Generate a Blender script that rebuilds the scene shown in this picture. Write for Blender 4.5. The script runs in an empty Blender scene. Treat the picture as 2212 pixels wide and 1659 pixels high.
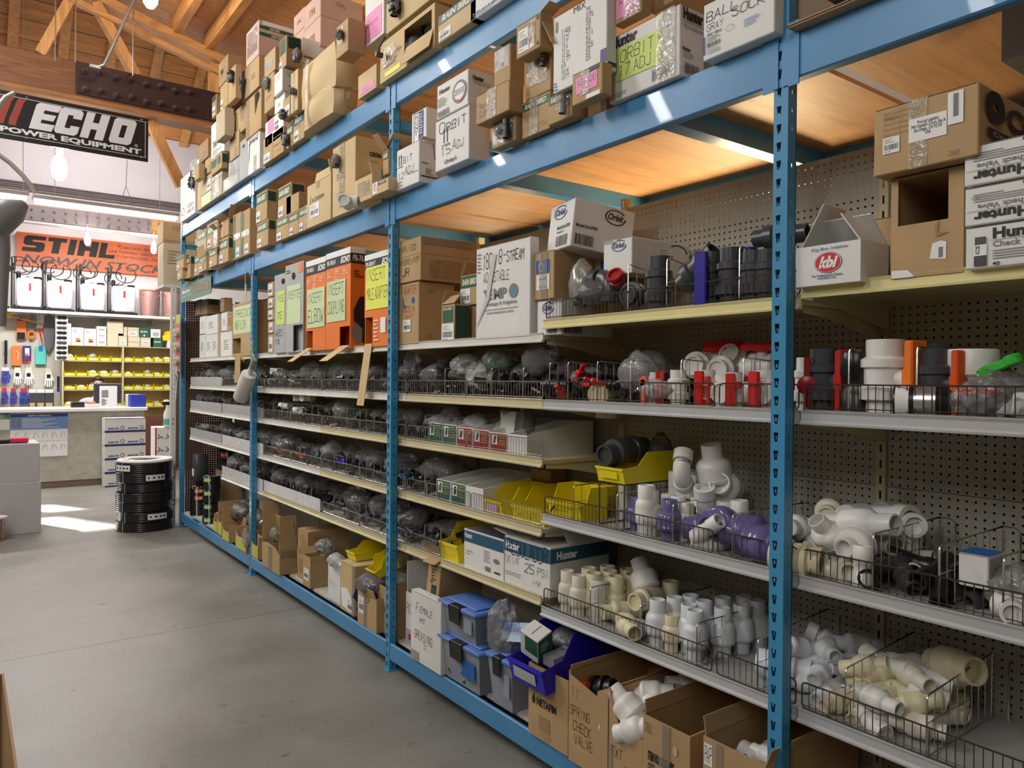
import bpy, bmesh, math, random
import numpy as np
from mathutils import Vector, Matrix, Euler, noise
S = bpy.context.scene
C = S.collection
RND = random.Random(11)
PI = math.pi
# ---------------------------------------------------------------- camera
PW, PH, FPX = 2212, 1659, 1607.5
YAW, PIT, ROL, CAMZ = .6378, -.0057, .0081, 1.646
_f = Vector((math.sin(YAW)*math.cos(PIT), math.cos(YAW)*math.cos(PIT), math.sin(PIT)))
_r = Vector((math.cos(YAW), -math.sin(YAW), 0)); _u = _r.cross(_f)
CR = _r*math.cos(ROL)+_u*math.sin(ROL); CU = _u*math.cos(ROL)-_r*math.sin(ROL)
cam = bpy.data.cameras.new('camera'); cam.sensor_width = 36; cam.lens = FPX/PW*36; cam.clip_start = .05
camo = bpy.data.objects.new('camera', cam); C.objects.link(camo)
camo.matrix_world = Matrix(((CR.x, CU.x, -_f.x, 0), (CR.y, CU.y, -_f.y, 0), (CR.z, CU.z, -_f.z, CAMZ), (0, 0, 0, 1)))
S.camera = camo

def at(u, v, x=None, y=None, z=None):
    "the point of the scene on a plane x, y or z = const that the photograph shows at pixel u, v"
    d = _f+CR*((u-PW/2)/FPX)+CU*((PH/2-v)/FPX)
    t = x/d.x if x is not None else y/d.y if y is not None else (z-CAMZ)/d.z
    return Vector((0, 0, CAMZ))+d*t
# ---------------------------------------------------------------- world, sun, exposure
w = bpy.data.worlds.new('world'); S.world = w; w.use_nodes = True
w.node_tree.nodes['Background'].inputs[0].default_value = (.75, .85, 1, 1)
w.node_tree.nodes['Background'].inputs[1].default_value = .9
S.view_settings.view_transform = 'Standard'; S.view_settings.look = 'None'
S.view_settings.gamma = 1; S.view_settings.use_curve_mapping = False
S.view_settings.exposure = -.75
S.cycles.max_bounces = 7; S.cycles.transparent_max_bounces = 14; S.cycles.use_denoising = True
S.cycles.caustics_reflective = False; S.cycles.caustics_refractive = False
S.cycles.sample_clamp_indirect = 6

def sun(name, dirv, e, col=(1, 1, 1), ang=.01):
    l = bpy.data.lights.new(name, 'SUN'); l.energy = e; l.color = col; l.angle = ang
    o = bpy.data.objects.new(name, l); C.objects.link(o)
    o.rotation_euler = Vector(dirv).to_track_quat('-Z', 'Y').to_euler(); o.location = (-5, 20, 9)

def area(name, loc, dirv, sx, sy, p, col=(1, .96, .9), spread=PI):
    l = bpy.data.lights.new(name, 'AREA'); l.shape = 'RECTANGLE'; l.size = sx; l.size_y = sy; l.energy = p; l.color = col; l.spread = spread
    o = bpy.data.objects.new(name, l); C.objects.link(o); o.location = loc
    o.rotation_euler = Vector(dirv).to_track_quat('-Z', 'Y').to_euler()
    return o
sun('sun', (.36, -.74, -.57), 45, (1, .98, .93), .02)
# ---------------------------------------------------------------- materials
MATS = {}
def M(name, col=(.5, .5, .5), rough=.5, metal=0, spec=.5, noise_=0, nscale=8, emit=None, alpha=1, bump=0, trans=0, coat=0):
    if name in MATS: return MATS[name]
    m = bpy.data.materials.new(name); m.use_nodes = True; n = m.node_tree.nodes; l = m.node_tree.links
    b = n['Principled BSDF']; b.inputs['Base Color'].default_value = (*col, 1); b.inputs['Roughness'].default_value = rough
    b.inputs['Metallic'].default_value = metal; b.inputs['Specular IOR Level'].default_value = spec
    b.inputs['Alpha'].default_value = alpha; b.inputs['Transmission Weight'].default_value = trans; b.inputs['Coat Weight'].default_value = coat
    if emit: b.inputs['Emission Color'].default_value = (*emit[0], 1); b.inputs['Emission Strength'].default_value = emit[1]
    if noise_ or bump:
        tc = n.new('ShaderNodeTexCoord'); t = n.new('ShaderNodeTexNoise'); t.inputs['Scale'].default_value = nscale; t.inputs['Detail'].default_value = 4
        l.new(tc.outputs['Object'], t.inputs['Vector'])
        if noise_:
            r = n.new('ShaderNodeValToRGB'); r.color_ramp.elements[0].position = .3; r.color_ramp.elements[1].position = .7
            r.color_ramp.elements[0].color = (*[c*(1-noise_) for c in col], 1); r.color_ramp.elements[1].color = (*[min(1, c*(1+noise_)) for c in col], 1)
            l.new(t.outputs['Fac'], r.inputs[0]); l.new(r.outputs[0], b.inputs['Base Color'])
        if bump:
            bp = n.new('ShaderNodeBump'); bp.inputs['Strength'].default_value = bump; bp.inputs['Distance'].default_value = .01
            l.new(t.outputs['Fac'], bp.inputs['Height']); l.new(bp.outputs[0], b.inputs['Normal'])
    MATS[name] = m; return m

def mathn(nt, op, a, b=None, c=None):
    nd = nt.nodes.new('ShaderNodeMath'); nd.operation = op
    for i, q in enumerate((a, b, c)):
        if q is None: continue
        if isinstance(q, (int, float)): nd.inputs[i].default_value = q
        else: nt.links.new(q, nd.inputs[i])
    return nd.outputs[0]

def peg_mat(name, col, axes, pitch=.0254, rad=.0036, rough=.6, noise_=.1):
    "painted hardboard drilled through with a square grid of holes"
    m = M(name, col, rough, noise_=noise_, nscale=3); nt = m.node_tree
    b = nt.nodes['Principled BSDF']; tc = nt.nodes.new('ShaderNodeTexCoord'); s = nt.nodes.new('ShaderNodeSeparateXYZ')
    nt.links.new(tc.outputs['Object'], s.inputs[0])
    d = []
    for a in axes:
        q = mathn(nt, 'ABSOLUTE', mathn(nt, 'SUBTRACT', mathn(nt, 'FRACT', mathn(nt, 'DIVIDE', s.outputs[a], pitch)), .5))
        d.append(mathn(nt, 'MULTIPLY', q, q))
    hole = mathn(nt, 'GREATER_THAN', mathn(nt, 'ADD', d[0], d[1]), (rad/pitch)**2)
    nt.links.new(hole, b.inputs['Alpha']); return m

def film_mat(name, col, dens=.25, gloss=.35, rough=.12):
    "thin clear plastic film"
    m = bpy.data.materials.new(name); m.use_nodes = True; nt = m.node_tree; n = nt.nodes; l = nt.links; n.clear()
    o = n.new('ShaderNodeOutputMaterial'); tr = n.new('ShaderNodeBsdfTransparent'); df = n.new('ShaderNodeBsdfDiffuse'); gl = n.new('ShaderNodeBsdfGlossy')
    df.inputs[0].default_value = (*col, 1); gl.inputs['Roughness'].default_value = rough; gl.inputs[0].default_value = (.9, .9, .9, 1)
    m1 = n.new('ShaderNodeMixShader'); m2 = n.new('ShaderNodeMixShader'); lw = n.new('ShaderNodeLayerWeight'); lw.inputs[0].default_value = .35
    m1.inputs[0].default_value = dens; l.new(tr.outputs[0], m1.inputs[1]); l.new(df.outputs[0], m1.inputs[2])
    k = mathn(nt, 'MULTIPLY', lw.outputs['Fresnel'], gloss); l.new(k, m2.inputs[0]); l.new(m1.outputs[0], m2.inputs[1]); l.new(gl.outputs[0], m2.inputs[2])
    tn = n.new('ShaderNodeTexNoise'); tn.inputs['Scale'].default_value = 26; tn.inputs['Distortion'].default_value = 1.5
    bp = n.new('ShaderNodeBump'); bp.inputs['Strength'].default_value = .7; bp.inputs['Distance'].default_value = .01
    tc = n.new('ShaderNodeTexCoord'); l.new(tc.outputs['Object'], tn.inputs['Vector']); l.new(tn.outputs['Fac'], bp.inputs['Height']); l.new(bp.outputs[0], gl.inputs['Normal'])
    l.new(m2.outputs[0], o.inputs[0]); MATS[name] = m; return m

def wood_mat(name, col, axis=0, rough=.5, plank=0, dark=.6, grain=1.0):
    m = M(name, col, rough); nt = m.node_tree; n = nt.nodes; l = nt.links; b = n['Principled BSDF']
    tc = n.new('ShaderNodeTexCoord'); mp = n.new('ShaderNodeMapping'); sc = [7, 7, 7]; sc[axis] = .7; mp.inputs['Scale'].default_value = sc
    l.new(tc.outputs['Object'], mp.inputs[0]); t = n.new('ShaderNodeTexNoise'); t.inputs['Scale'].default_value = 2.2*grain; t.inputs['Detail'].default_value = 5; t.inputs['Distortion'].default_value = 1.2
    l.new(mp.outputs[0], t.inputs['Vector']); r = n.new('ShaderNodeValToRGB'); r.color_ramp.elements[0].position = .3; r.color_ramp.elements[1].position = .72
    r.color_ramp.elements[0].color = (*[c*dark for c in col], 1); r.color_ramp.elements[1].color = (*[min(1, c*1.15) for c in col], 1)
    l.new(t.outputs['Fac'], r.inputs[0]); l.new(r.outputs[0], b.inputs['Base Color']); return m

KR = M('kraft_board', (.47, .315, .155), .72, noise_=.1, nscale=5)
KY = M('pale_kraft_board', (.6, .445, .235), .68, noise_=.08, nscale=4)
KD = M('brown_kraft_board', (.36, .225, .11), .75, noise_=.12, nscale=6)
KG = M('cool_kraft_board', (.5, .42, .29), .7, noise_=.07, nscale=5)
KP = M('rosy_kraft_board', (.62, .42, .35), .7, noise_=.06, nscale=4)
WB = M('white_board', (.76, .76, .74), .6, noise_=.04, nscale=6)
GB = M('grey_board', (.42, .43, .44), .6, noise_=.06, nscale=5)
OB = M('orange_board', (.82, .2, .025), .5, noise_=.04)
GRN = M('green_print', (.02, .115, .065), .55)
DGR = M('dark_green_print', (.015, .06, .04), .55)
NVY = M('navy_print', (.02, .03, .2), .5)
BLU = M('blue_print', (.02, .12, .42), .5)
TEAL = M('teal_print', (.02, .1, .17), .5)
BLK = M('black_print', (.012, .012, .012), .55)
GRY = M('grey_print', (.22, .22, .22), .6)
WHT = M('white_paper', (.85, .85, .84), .6)
RED = M('red_print', (.6, .02, .03), .5)
PNK = M('pink_paper', (.85, .3, .55), .6)
LIM = M('lime_paper', (.62, .75, .2), .6)
PLM = M('pale_lime_paper', (.6, .72, .42), .6)
YLP = M('yellow_paper', (.8, .85, .12), .55)
CRM = M('cream_print', (.75, .68, .5), .6)
ORP = M('orange_print', (.8, .2, .05), .5)
VOID = M('dark_interior', (.02, .014, .008), .9)
BST = M('blue_painted_steel', (.055, .29, .53), .34, noise_=.06, nscale=3, coat=.15)
BSD = M('blue_beam_paint', (.065, .255, .51), .36, noise_=.09, nscale=2.5, coat=.15)
CRS = M('cream_painted_steel', (.6, .535, .33), .42, noise_=.07, nscale=4)
YLS = M('yellow_lip_steel', (.75, .68, .34), .4, noise_=.05, nscale=4)
GLS = M('grey_lip_extrusion', (.56, .585, .6), .33, metal=.25, noise_=.04)
WLS = M('white_lip_steel', (.7, .69, .64), .4, noise_=.06)
WIR = M('chromed_wire', (.55, .55, .53), .3, metal=.9)
WID = M('dark_wire', (.1, .085, .07), .4, metal=.6)
PVC = M('white_pvc', (.8, .8, .77), .32, noise_=.03)
PVY = M('cream_pvc', (.72, .66, .45), .35, noise_=.07)
PVG = M('cool_white_pvc', (.7, .73, .78), .3)
PVP = M('clear_purple_pvc', (.17, .155, .36), .12, alpha=.8)
GPV = M('grey_pvc', (.06, .065, .075), .28)
BPV = M('black_plastic', (.015, .015, .016), .3)
BRB = M('black_rubber', (.012, .012, .013), .22)
RPL = M('red_plastic', (.68, .025, .02), .3)
OPL = M('orange_plastic', (.85, .19, .02), .3)
BPL = M('blue_handle_plastic', (.03, .02, .33), .3)
GPL = M('green_plastic', (.05, .5, .06), .3)
YPL = M('yellow_plastic', (.83, .68, .015), .32)
UPL = M('ultramarine_plastic', (.02, .012, .5), .33)
FILM = film_mat('clear_film', (.75, .77, .8), .2, .95)
FILG = film_mat('smoky_film', (.3, .3, .3), .34, .9)
FILW = film_mat('milky_film', (.8, .82, .84), .42, .6)
TAPE = film_mat('clear_tape', (.8, .74, .6), .2, .8, .18)
# ---------------------------------------------------------------- mesh building
class MB:
    def __init__(s): s.v = []; s.f = []; s.m = []
    def add(s, v, f, m=0):
        o = len(s.v); s.v += [tuple(p) for p in v]; s.f += [tuple(i+o for i in q) for q in f]; s.m += [m]*len(f); return s
    def box(s, x0, x1, y0, y1, z0, z1, m=0, X=None):
        v = [Vector((x, y, z)) for x in (x0, x1) for y in (y0, y1) for z in (z0, z1)]
        if X: v = [X @ p for p in v]
        return s.add(v, [(0, 1, 3, 2), (4, 6, 7, 5), (0, 4, 5, 1), (2, 3, 7, 6), (0, 2, 6, 4), (1, 5, 7, 3)], m)
    def bar(s, a, b, wd, ht, m=0, up=(0, 0, 1)):
        a, b = Vector(a), Vector(b); d = (b-a); L = d.length; d.normalize(); sd = d.cross(Vector(up)); sd.normalize(); u = sd.cross(d)
        return s.box(0, L, -wd/2, wd/2, -ht/2, ht/2, m, Matrix((( d.x, sd.x, u.x, a.x), (d.y, sd.y, u.y, a.y), (d.z, sd.z, u.z, a.z), (0, 0, 0, 1))))
    def tube(s, pts, r, n=6, m=0, caps=True):
        pts = [Vector(p) for p in pts]; k = len(pts); vs = []; ref = None
        for i, p in enumerate(pts):
            d = (pts[min(i+1, k-1)]-pts[max(i-1, 0)]).normalized()
            if ref is None:
                ref = Vector((0, 0, 1)) if abs(d.z) < .9 else Vector((1, 0, 0))
            a = d.cross(ref)
            if a.length < 1e-4: a = d.cross(Vector((0, 1, 0)))
            a.normalize(); b = d.cross(a)
            rr = r[i] if isinstance(r, (list, tuple)) else r
            vs += [p+(a*math.cos(2*PI*j/n)+b*math.sin(2*PI*j/n))*rr for j in range(n)]
        fs = [(i*n+j, i*n+(j+1) % n, (i+1)*n+(j+1) % n, (i+1)*n+j) for i in range(k-1) for j in range(n)]
        if caps: fs += [tuple(range(n))[::-1], tuple(range((k-1)*n, k*n))]
        return s.add(vs, fs, m)
    def lathe(s, prof, n=20, m=0, X=None, cap=True):
        vs = []
        for r, z in prof: vs += [Vector((r*math.cos(2*PI*j/n), r*math.sin(2*PI*j/n), z)) for j in range(n)]
        if X: vs = [X @ p for p in vs]
        k = len(prof); fs = [(i*n+j, i*n+(j+1) % n, (i+1)*n+(j+1) % n, (i+1)*n+j) for i in range(k-1) for j in range(n)]
        if cap: fs += [tuple(range(n))[::-1], tuple(range((k-1)*n, k*n))]
        return s.add(vs, fs, m)
    def prism(s, poly, t, m=0, X=None):
        "polygon in local xy extruded along +z by t"
        n = len(poly); v = [Vector((a, b, 0)) for a, b in poly]+[Vector((a, b, t)) for a, b in poly]
        if X: v = [X @ p for p in v]
        return s.add(v, [tuple(range(n))[::-1], tuple(range(n, 2*n))]+[(i, (i+1) % n, n+(i+1) % n, n+i) for i in range(n)], m)
    def quad(s, a, b, c, d, m=0): return s.add([a, b, c, d], [(0, 1, 2, 3)], m)
    def mesh(s, name, mats, smooth=0, bevel=0):
        me = bpy.data.meshes.new(name); me.from_pydata(s.v, [], s.f)
        for q in (mats if isinstance(mats, (list, tuple)) else [mats]): me.materials.append(q)
        me.polygons.foreach_set('material_index', s.m)
        bm = bmesh.new(); bm.from_mesh(me)
        if bevel: bmesh.ops.remove_doubles(bm, verts=bm.verts, dist=1e-5)
        bmesh.ops.recalc_face_normals(bm, faces=bm.faces)
        if bevel: bmesh.ops.bevel(bm, geom=bm.edges[:], offset=bevel, segments=1, profile=.7, affect='EDGES', clamp_overlap=True)
        bm.to_mesh(me); bm.free()
        if smooth:
            me.polygons.foreach_set('use_smooth', [True]*len(me.polygons)); me.set_sharp_from_angle(angle=math.radians(smooth))
        me.update(); return me
    def build(s, name, mats, parent=None, smooth=0, bevel=0, label=None, X=None):
        return obj(name, s.mesh(name, mats, smooth, bevel), parent, label, X)

def obj(name, me, parent=None, label=None, X=None):
    o = bpy.data.objects.new(name, me); C.objects.link(o)
    if parent: o.parent = parent
    if X is not None: o.matrix_local = X
    if label: o['label'] = label
    return o
def tag(o, label, cat, group=None, kind=None):
    o['label'] = label; o['category'] = cat
    if group: o['group'] = group
    if kind: o['kind'] = kind
    return o
def thing(name, label, cat, loc=(0, 0, 0), rz=0, group=None, rot=None):
    o = bpy.data.objects.new(name, None); C.objects.link(o); o.location = loc; o.rotation_euler = rot or (0, 0, rz); o.empty_display_size = .1
    return tag(o, label, cat, group)
def struct(name, mb, mats, **k):
    o = mb.build(name, mats, **k); o['kind'] = 'structure'; return o
def dup(root, X, label=None, group=None):
    r = root.copy(); C.objects.link(r); r.matrix_world = X
    if label: r['label'] = label
    if group: r['group'] = group
    for ch in root.children:
        c = ch.copy(); C.objects.link(c); c.parent = r
        for g in ch.children:
            d = g.copy(); C.objects.link(d); d.parent = c
    return r
ORD = 'first second third fourth fifth sixth seventh eighth ninth tenth eleventh twelfth thirteenth fourteenth fifteenth sixteenth seventeenth eighteenth nineteenth twentieth'.split()
ROWN = {}
def nth(row):
    ROWN[row] = ROWN.get(row, -1)+1; return ORD[ROWN[row]]
ROWS = {}
def rowed(o, desc, row): ROWS.setdefault(row, []).append((o, desc)); return o
def name_rows():
    "labels of things in a row count from its left end as seen from the aisle"
    for row, l in ROWS.items():
        l.sort(key=lambda q: -q[0].location.y)
        for i, (o, desc) in enumerate(l):
            alone = sum(d == desc for q in ROWS.values() for _, d in q) == 1; k = len(desc.split())+len(row.split())
            same = [q for q in l if q[1] == desc]; n = same.index((o, desc))
            o['label'] = (desc if k > 15 else f'{desc}, {row}') if alone else f'{desc}, {ORD[n]} such from left, {row}'
def T3(x, y, z, rx=0, ry=0, rz=0): return Matrix.Translation((x, y, z)) @ Euler((rx, ry, rz)).to_matrix().to_4x4()
# ---------------------------------------------------------------- lettering
GL = {'A': '002640 1232', 'B': '000636453303 33424000', 'C': '4536160501103041', 'D': '00062645412000', 'E': '40000646 0333', 'F': '000646 0333', 'G': '45361605011030414323', 'H': '0006 4046 0343', 'I': '2026', 'J': '0110304146', 'K': '0006 460340', 'L': '060040', 'M': '0006234640', 'N': '00064046', 'O': '103041453616050110', 'P': '00063645443303', 'Q': '103041453616050110 2240', 'R': '00063645443303 2340', 'S': '4536160504334241301001', 'T': '0646 2620', 'U': '060110304146', 'V': '062046', 'W': '0610233046', 'X': '0046 0640', 'Y': '0623 4620', 'Z': '06460040', '0': '103041453616050110', '1': '152620', '2': '05163645440040', '3': '0646334241301001', '4': '30360242', '5': '4606033342413000', '6': '360301103041423303', '7': '064610', '8': '133344453616050413 1302011030414233', '9': '104346361605041343', '-': '1333', '.': '2021', "'": '2526', '=': '1434 1232', '/': '0046'}
def stroke_mesh(text):
    mb = MB(); x = 0; r = random.Random(sum(map(ord, text)))
    y0 = 0; wmax = 1
    for ln in text.split('\n'):
        x = 0
        for ch in ln:
            g = GL.get(ch.upper())
            sc = .72 if ch.islower() else 1
            if g:
                sl = r.uniform(-.02, .14); dy = r.uniform(-.05, .05)
                for pl in g.split():
                    p = [(int(pl[i])/6*sc+int(pl[i+1])/6*sl, int(pl[i+1])/6*sc+dy) for i in range(0, len(pl)-1, 2)]
                    for (ax, ay), (bx_, by) in zip(p, p[1:]):
                        dx, dy2 = bx_-ax, by-ay; L = math.hypot(dx, dy2) or 1; nx, ny = -dy2/L*.034, dx/L*.034; ex, ey = dx/L*.03, dy2/L*.03
                        mb.quad((x+ax-ex+nx, y0+ay-ey+ny, 0), (x+ax-ex-nx, y0+ay-ey-ny, 0), (x+bx_+ex-nx, y0+by+ey-ny, 0), (x+bx_+ex+nx, y0+by+ey+ny, 0))
            x += .88*sc if g else .5
        wmax = max(wmax, x); y0 -= 1.35
    return mb
TXT = {}
def text_mesh(text, style, mat):
    k = (text, style, mat.name)
    if k in TXT: return TXT[k]
    if 'h' in style:
        me = stroke_mesh(text).mesh('handwriting', mat)
    else:
        cu = bpy.data.curves.new('t', 'FONT'); cu.body = text; cu.size = 1; cu.resolution_u = 2; cu.space_line = .82
        if 'b' in style: cu.offset = .022
        if 'B' in style: cu.offset = .045
        if 'i' in style: cu.shear = .32
        if 'c' in style: cu.align_x = 'CENTER'
        to = bpy.data.objects.new('t', cu); C.objects.link(to); dg = bpy.context.evaluated_depsgraph_get()
        me = bpy.data.meshes.new_from_object(to.evaluated_get(dg)); bpy.data.objects.remove(to); bpy.data.curves.remove(cu)
        me.materials.clear(); me.materials.append(mat)
    n = len(me.vertices); co = np.zeros(n*3); me.vertices.foreach_get('co', co); co = co.reshape(-1, 3)
    lo, hi = co.min(0), co.max(0); co[:, 0] = (co[:, 0]-lo[0])/max(hi[0]-lo[0], 1e-6); co[:, 1] = (co[:, 1]-lo[1])/max(hi[1]-lo[1], 1e-6); co[:, 2] = 0
    me.vertices.foreach_set('co', co.ravel()); me.update(); me.name = 'lettering'; TXT[k] = me; return me
def put_text(parent, X, w, h, text, mat, style='b', name=None):
    if 'u' in style: X = X @ Matrix.Translation((w, h, 0)) @ Matrix.Rotation(PI, 4, 'Z')
    return obj(name or ('handwriting' if 'h' in style else 'lettering'), text_mesh(text, style, mat), parent, X=X @ Matrix.Diagonal((w, h, 1, 1)))
# ================================================================ room
RX, LIPX, PEGX = 1.945, 2.008, 2.488          # rack front, shelf lips, pegboard
PY = [1.325+2.487*k for k in range(-1, 4)]     # upright rows; PY[1] nearest in view
ZB, ZL, ZLb, ZU, ZUb = .158, 2.665, 2.529, 3.308, 3.178
YJ = [1.265+1.217*k for k in range(-2, 7)]     # gondola joints
FAR = 14.75
def concrete():
    m = M('concrete', (.3, .29, .265), .42, spec=.45); nt = m.node_tree; n = nt.nodes; l = nt.links; b = n['Principled BSDF']
    tc = n.new('ShaderNodeTexCoord'); cols = []
    t1 = n.new('ShaderNodeTexNoise'); t1.inputs['Scale'].default_value = 1.1; t1.inputs['Detail'].default_value = 8; t1.inputs['Roughness'].default_value = .62
    t2 = n.new('ShaderNodeTexNoise'); t2.inputs['Scale'].default_value = 46; t2.inputs['Detail'].default_value = 3
    t3 = n.new('ShaderNodeTexNoise'); t3.inputs['Scale'].default_value = 9; t3.inputs['Detail'].default_value = 6
    for t in (t1, t2, t3): l.new(tc.outputs['Object'], t.inputs['Vector'])
    r = n.new('ShaderNodeValToRGB'); r.color_ramp.elements[0].position = .32; r.color_ramp.elements[1].position = .7
    r.color_ramp.elements[0].color = (.165, .158, .138, 1); r.color_ramp.elements[1].color = (.285, .28, .255, 1); l.new(t1.outputs['Fac'], r.inputs[0])
    k = mathn(nt, 'MULTIPLY_ADD', t2.outputs['Fac'], .22, .89); st = n.new('ShaderNodeValToRGB'); l.new(t3.outputs['Fac'], st.inputs[0])
    st.color_ramp.elements[0].position = .27; st.color_ramp.elements[0].color = (.55, .55, .55, 1); st.color_ramp.elements[1].position = .36; st.color_ramp.elements[1].color = (1, 1, 1, 1)
    mx = n.new('ShaderNodeMix'); mx.data_type = 'RGBA'; mx.blend_type = 'MULTIPLY'; mx.inputs[0].default_value = 1
    l.new(r.outputs[0], mx.inputs[6]); l.new(st.outputs[0], mx.inputs[7]); m2 = n.new('ShaderNodeMix'); m2.data_type = 'RGBA'; m2.blend_type = 'MULTIPLY'; m2.inputs[0].default_value = 1
    l.new(mx.outputs[2], m2.inputs[6]); l.new(k, m2.inputs[7])
    # saw-cut joints every few metres
    s = n.new('ShaderNodeSeparateXYZ'); l.new(tc.outputs['Object'], s.inputs[0])
    wob = mathn(nt, 'MULTIPLY', t3.outputs['Fac'], .012)
    dj = mathn(nt, 'ABSOLUTE', mathn(nt, 'SUBTRACT', mathn(nt, 'FRACT', mathn(nt, 'DIVIDE', mathn(nt, 'ADD', mathn(nt, 'ADD', s.outputs[1], wob), -2.18+6.0), 6.0)), .5))
    jn = mathn(nt, 'MULTIPLY_ADD', mathn(nt, 'LESS_THAN', dj, .0009), -.6, 1)
    m3 = n.new('ShaderNodeMix'); m3.data_type = 'RGBA'; m3.blend_type = 'MULTIPLY'; m3.inputs[0].default_value = 1
    l.new(m2.outputs[2], m3.inputs[6]); l.new(jn, m3.inputs[7]); l.new(m3.outputs[2], b.inputs['Base Color'])
    rr = mathn(nt, 'MULTIPLY_ADD', t1.outputs['Fac'], .35, .25); l.new(rr, b.inputs['Roughness']); return m
struct('floor', MB().box(-5, 5, -3.5, 15, -.1, 0), concrete())
WALL = M('white_wall_paint', (.74, .72, .74), .8, noise_=.03, nscale=1.5)
DWL = M('warm_wall_paint', (.5, .44, .36), .8)
fw_ = MB(); xq = -5      # far wall with window openings left of the view that let the sun in
for x0, x1, zz_ in ((-2.35, -1.3, ((3.55, 4.55),)), (-1.29, -.8, ((2.75, 3.4),)), (-.7, -.3, ((2.0, 2.6),))):
    fw_.box(xq, x0, FAR, FAR+.2, 0, 9); q = 0
    for za, zb in zz_: fw_.box(x0, x1, FAR, FAR+.2, q, za); q = zb
    fw_.box(x0, x1, FAR, FAR+.2, q, 9); xq = x1
fw_.box(xq, 5, FAR, FAR+.2, 0, 9); struct('wall_far', fw_, WALL)
struct('wall_right', MB().box(4.9, 5.1, -3.5, FAR, 0, 9), DWL)
struct('wall_back', MB().box(-5, 5, -3.7, -3.5, 0, 9), DWL)
lw_ = MB().box(-5.2, -5, -3.5, FAR, 0, 9)
struct('wall_left', lw_, DWL)
WD = wood_mat('orange_fir', (.72, .34, .105), 1, .5, dark=.68)
WDX = wood_mat('orange_fir_chord', (.72, .36, .125), 0, .5, dark=.72)
WDZ = wood_mat('orange_fir_upright', (.74, .38, .14), 2, .5, dark=.75)
GLU = wood_mat('stained_timber', (.24, .1, .045), 0, .45, dark=.6)
PLY = wood_mat('roof_plywood', (.62, .29, .095), 0, .55, dark=.72, grain=1.6)
# near roof slope: falls towards +x, planes from the truss to the near wall
TY = 9.9
def rz(x): return 6.26-.262*x
def slab(x0, x1, y0, y1, th=.03, off=0):
    mb = MB(); v = [(x, y, rz(x)+off+t) for t in (0, th) for x in (x0, x1) for y in (y0, y1)]
    return mb.add(v, [(0, 2, 3, 1), (4, 5, 7, 6), (0, 1, 5, 4), (2, 6, 7, 3), (0, 4, 6, 2), (1, 3, 7, 5)])
mb = slab(-1.5, 5, -3.5, TY+.6, .04, .36)
for k in (1,): mb.box(-5, -1.5, -3.5, TY+.6, rz(-1.5)+.36, rz(-1.5)+.4)
struct('ceiling', mb, PLY)
for x in (-.9, .3, 1.28, 2.12, 2.5, 3.4, 4.3):
    z = rz(x)+.35
    o = MB().box(x-.045, x+.045, -3.4, TY+.05, z-.2, z).build('roof_rafter', WD)
    tag(o, f'orange timber roof rafter running back from the truss, {nth("raf")} from the left', 'rafter', 'rafters under the plywood roof')
# roof slope beyond the truss: boards falling to the far wall
mb = MB(); a0, a1 = (TY+.75, 9.0), (FAR, 6.0)
mb.add([(-5, a0[0], a0[1]), (5, a0[0], a0[1]), (5, a1[0], a1[1]), (-5, a1[0], a1[1]), (-5, a0[0], a0[1]+.06), (5, a0[0], a0[1]+.06), (5, a1[0], a1[1]+.06), (-5, a1[0], a1[1]+.06)], [(0, 1, 2, 3), (7, 6, 5, 4), (0, 3, 7, 4), (1, 5, 6, 2), (0, 4, 5, 1), (3, 2, 6, 7)])
bd = wood_mat('roof_boards', (.68, .31, .09), 0, .55, dark=.62); nt = bd.node_tree; tc = nt.nodes.new('ShaderNodeTexCoord'); s_ = nt.nodes.new('ShaderNodeSeparateXYZ')
nt.links.new(tc.outputs['Object'], s_.inputs[0]); fr = mathn(nt, 'FRACT', mathn(nt, 'DIVIDE', s_.outputs[2], .2)); ln = mathn(nt, 'MULTIPLY_ADD', mathn(nt, 'LESS_THAN', fr, .05), -.75, 1)
mx = nt.nodes.new('ShaderNodeMix'); mx.data_type = 'RGBA'; mx.blend_type = 'MULTIPLY'; mx.inputs[0].default_value = 1
bb = nt.nodes['Principled BSDF']; old = bb.inputs['Base Color'].links[0].from_socket; nt.links.new(old, mx.inputs[6]); nt.links.new(ln, mx.inputs[7]); nt.links.new(mx.outputs[2], bb.inputs['Base Color'])
o = struct('ceiling_far_slope', mb, bd)
struct('wall_gable', MB().box(-5, -1.5, TY+.6, TY+.75, rz(-1.5)+.36, 9.2).prism([(-1.5, rz(-1.5)+.36), (5, rz(5)+.36), (5, 9.2), (-1.5, 9.2)], .15, X=Matrix(((1, 0, 0, 0), (0, 0, 1, TY+.6), (0, 1, 0, 0), (0, 0, 0, 1)))), PLY)
for x in (.62, 1.28, 1.94, 2.6, 3.3):
    p0 = (x, a0[0], a0[1]-.07); p1 = (x, a1[0], a1[1]-.07)
    tag(MB().bar(p0, p1, .06, .14, up=(1, 0, 0)).build('roof_rafter', WDZ), f'pale timber rafter on the far board roof, {nth("raf2")} from the left', 'rafter', 'rafters on the far board roof')
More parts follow.
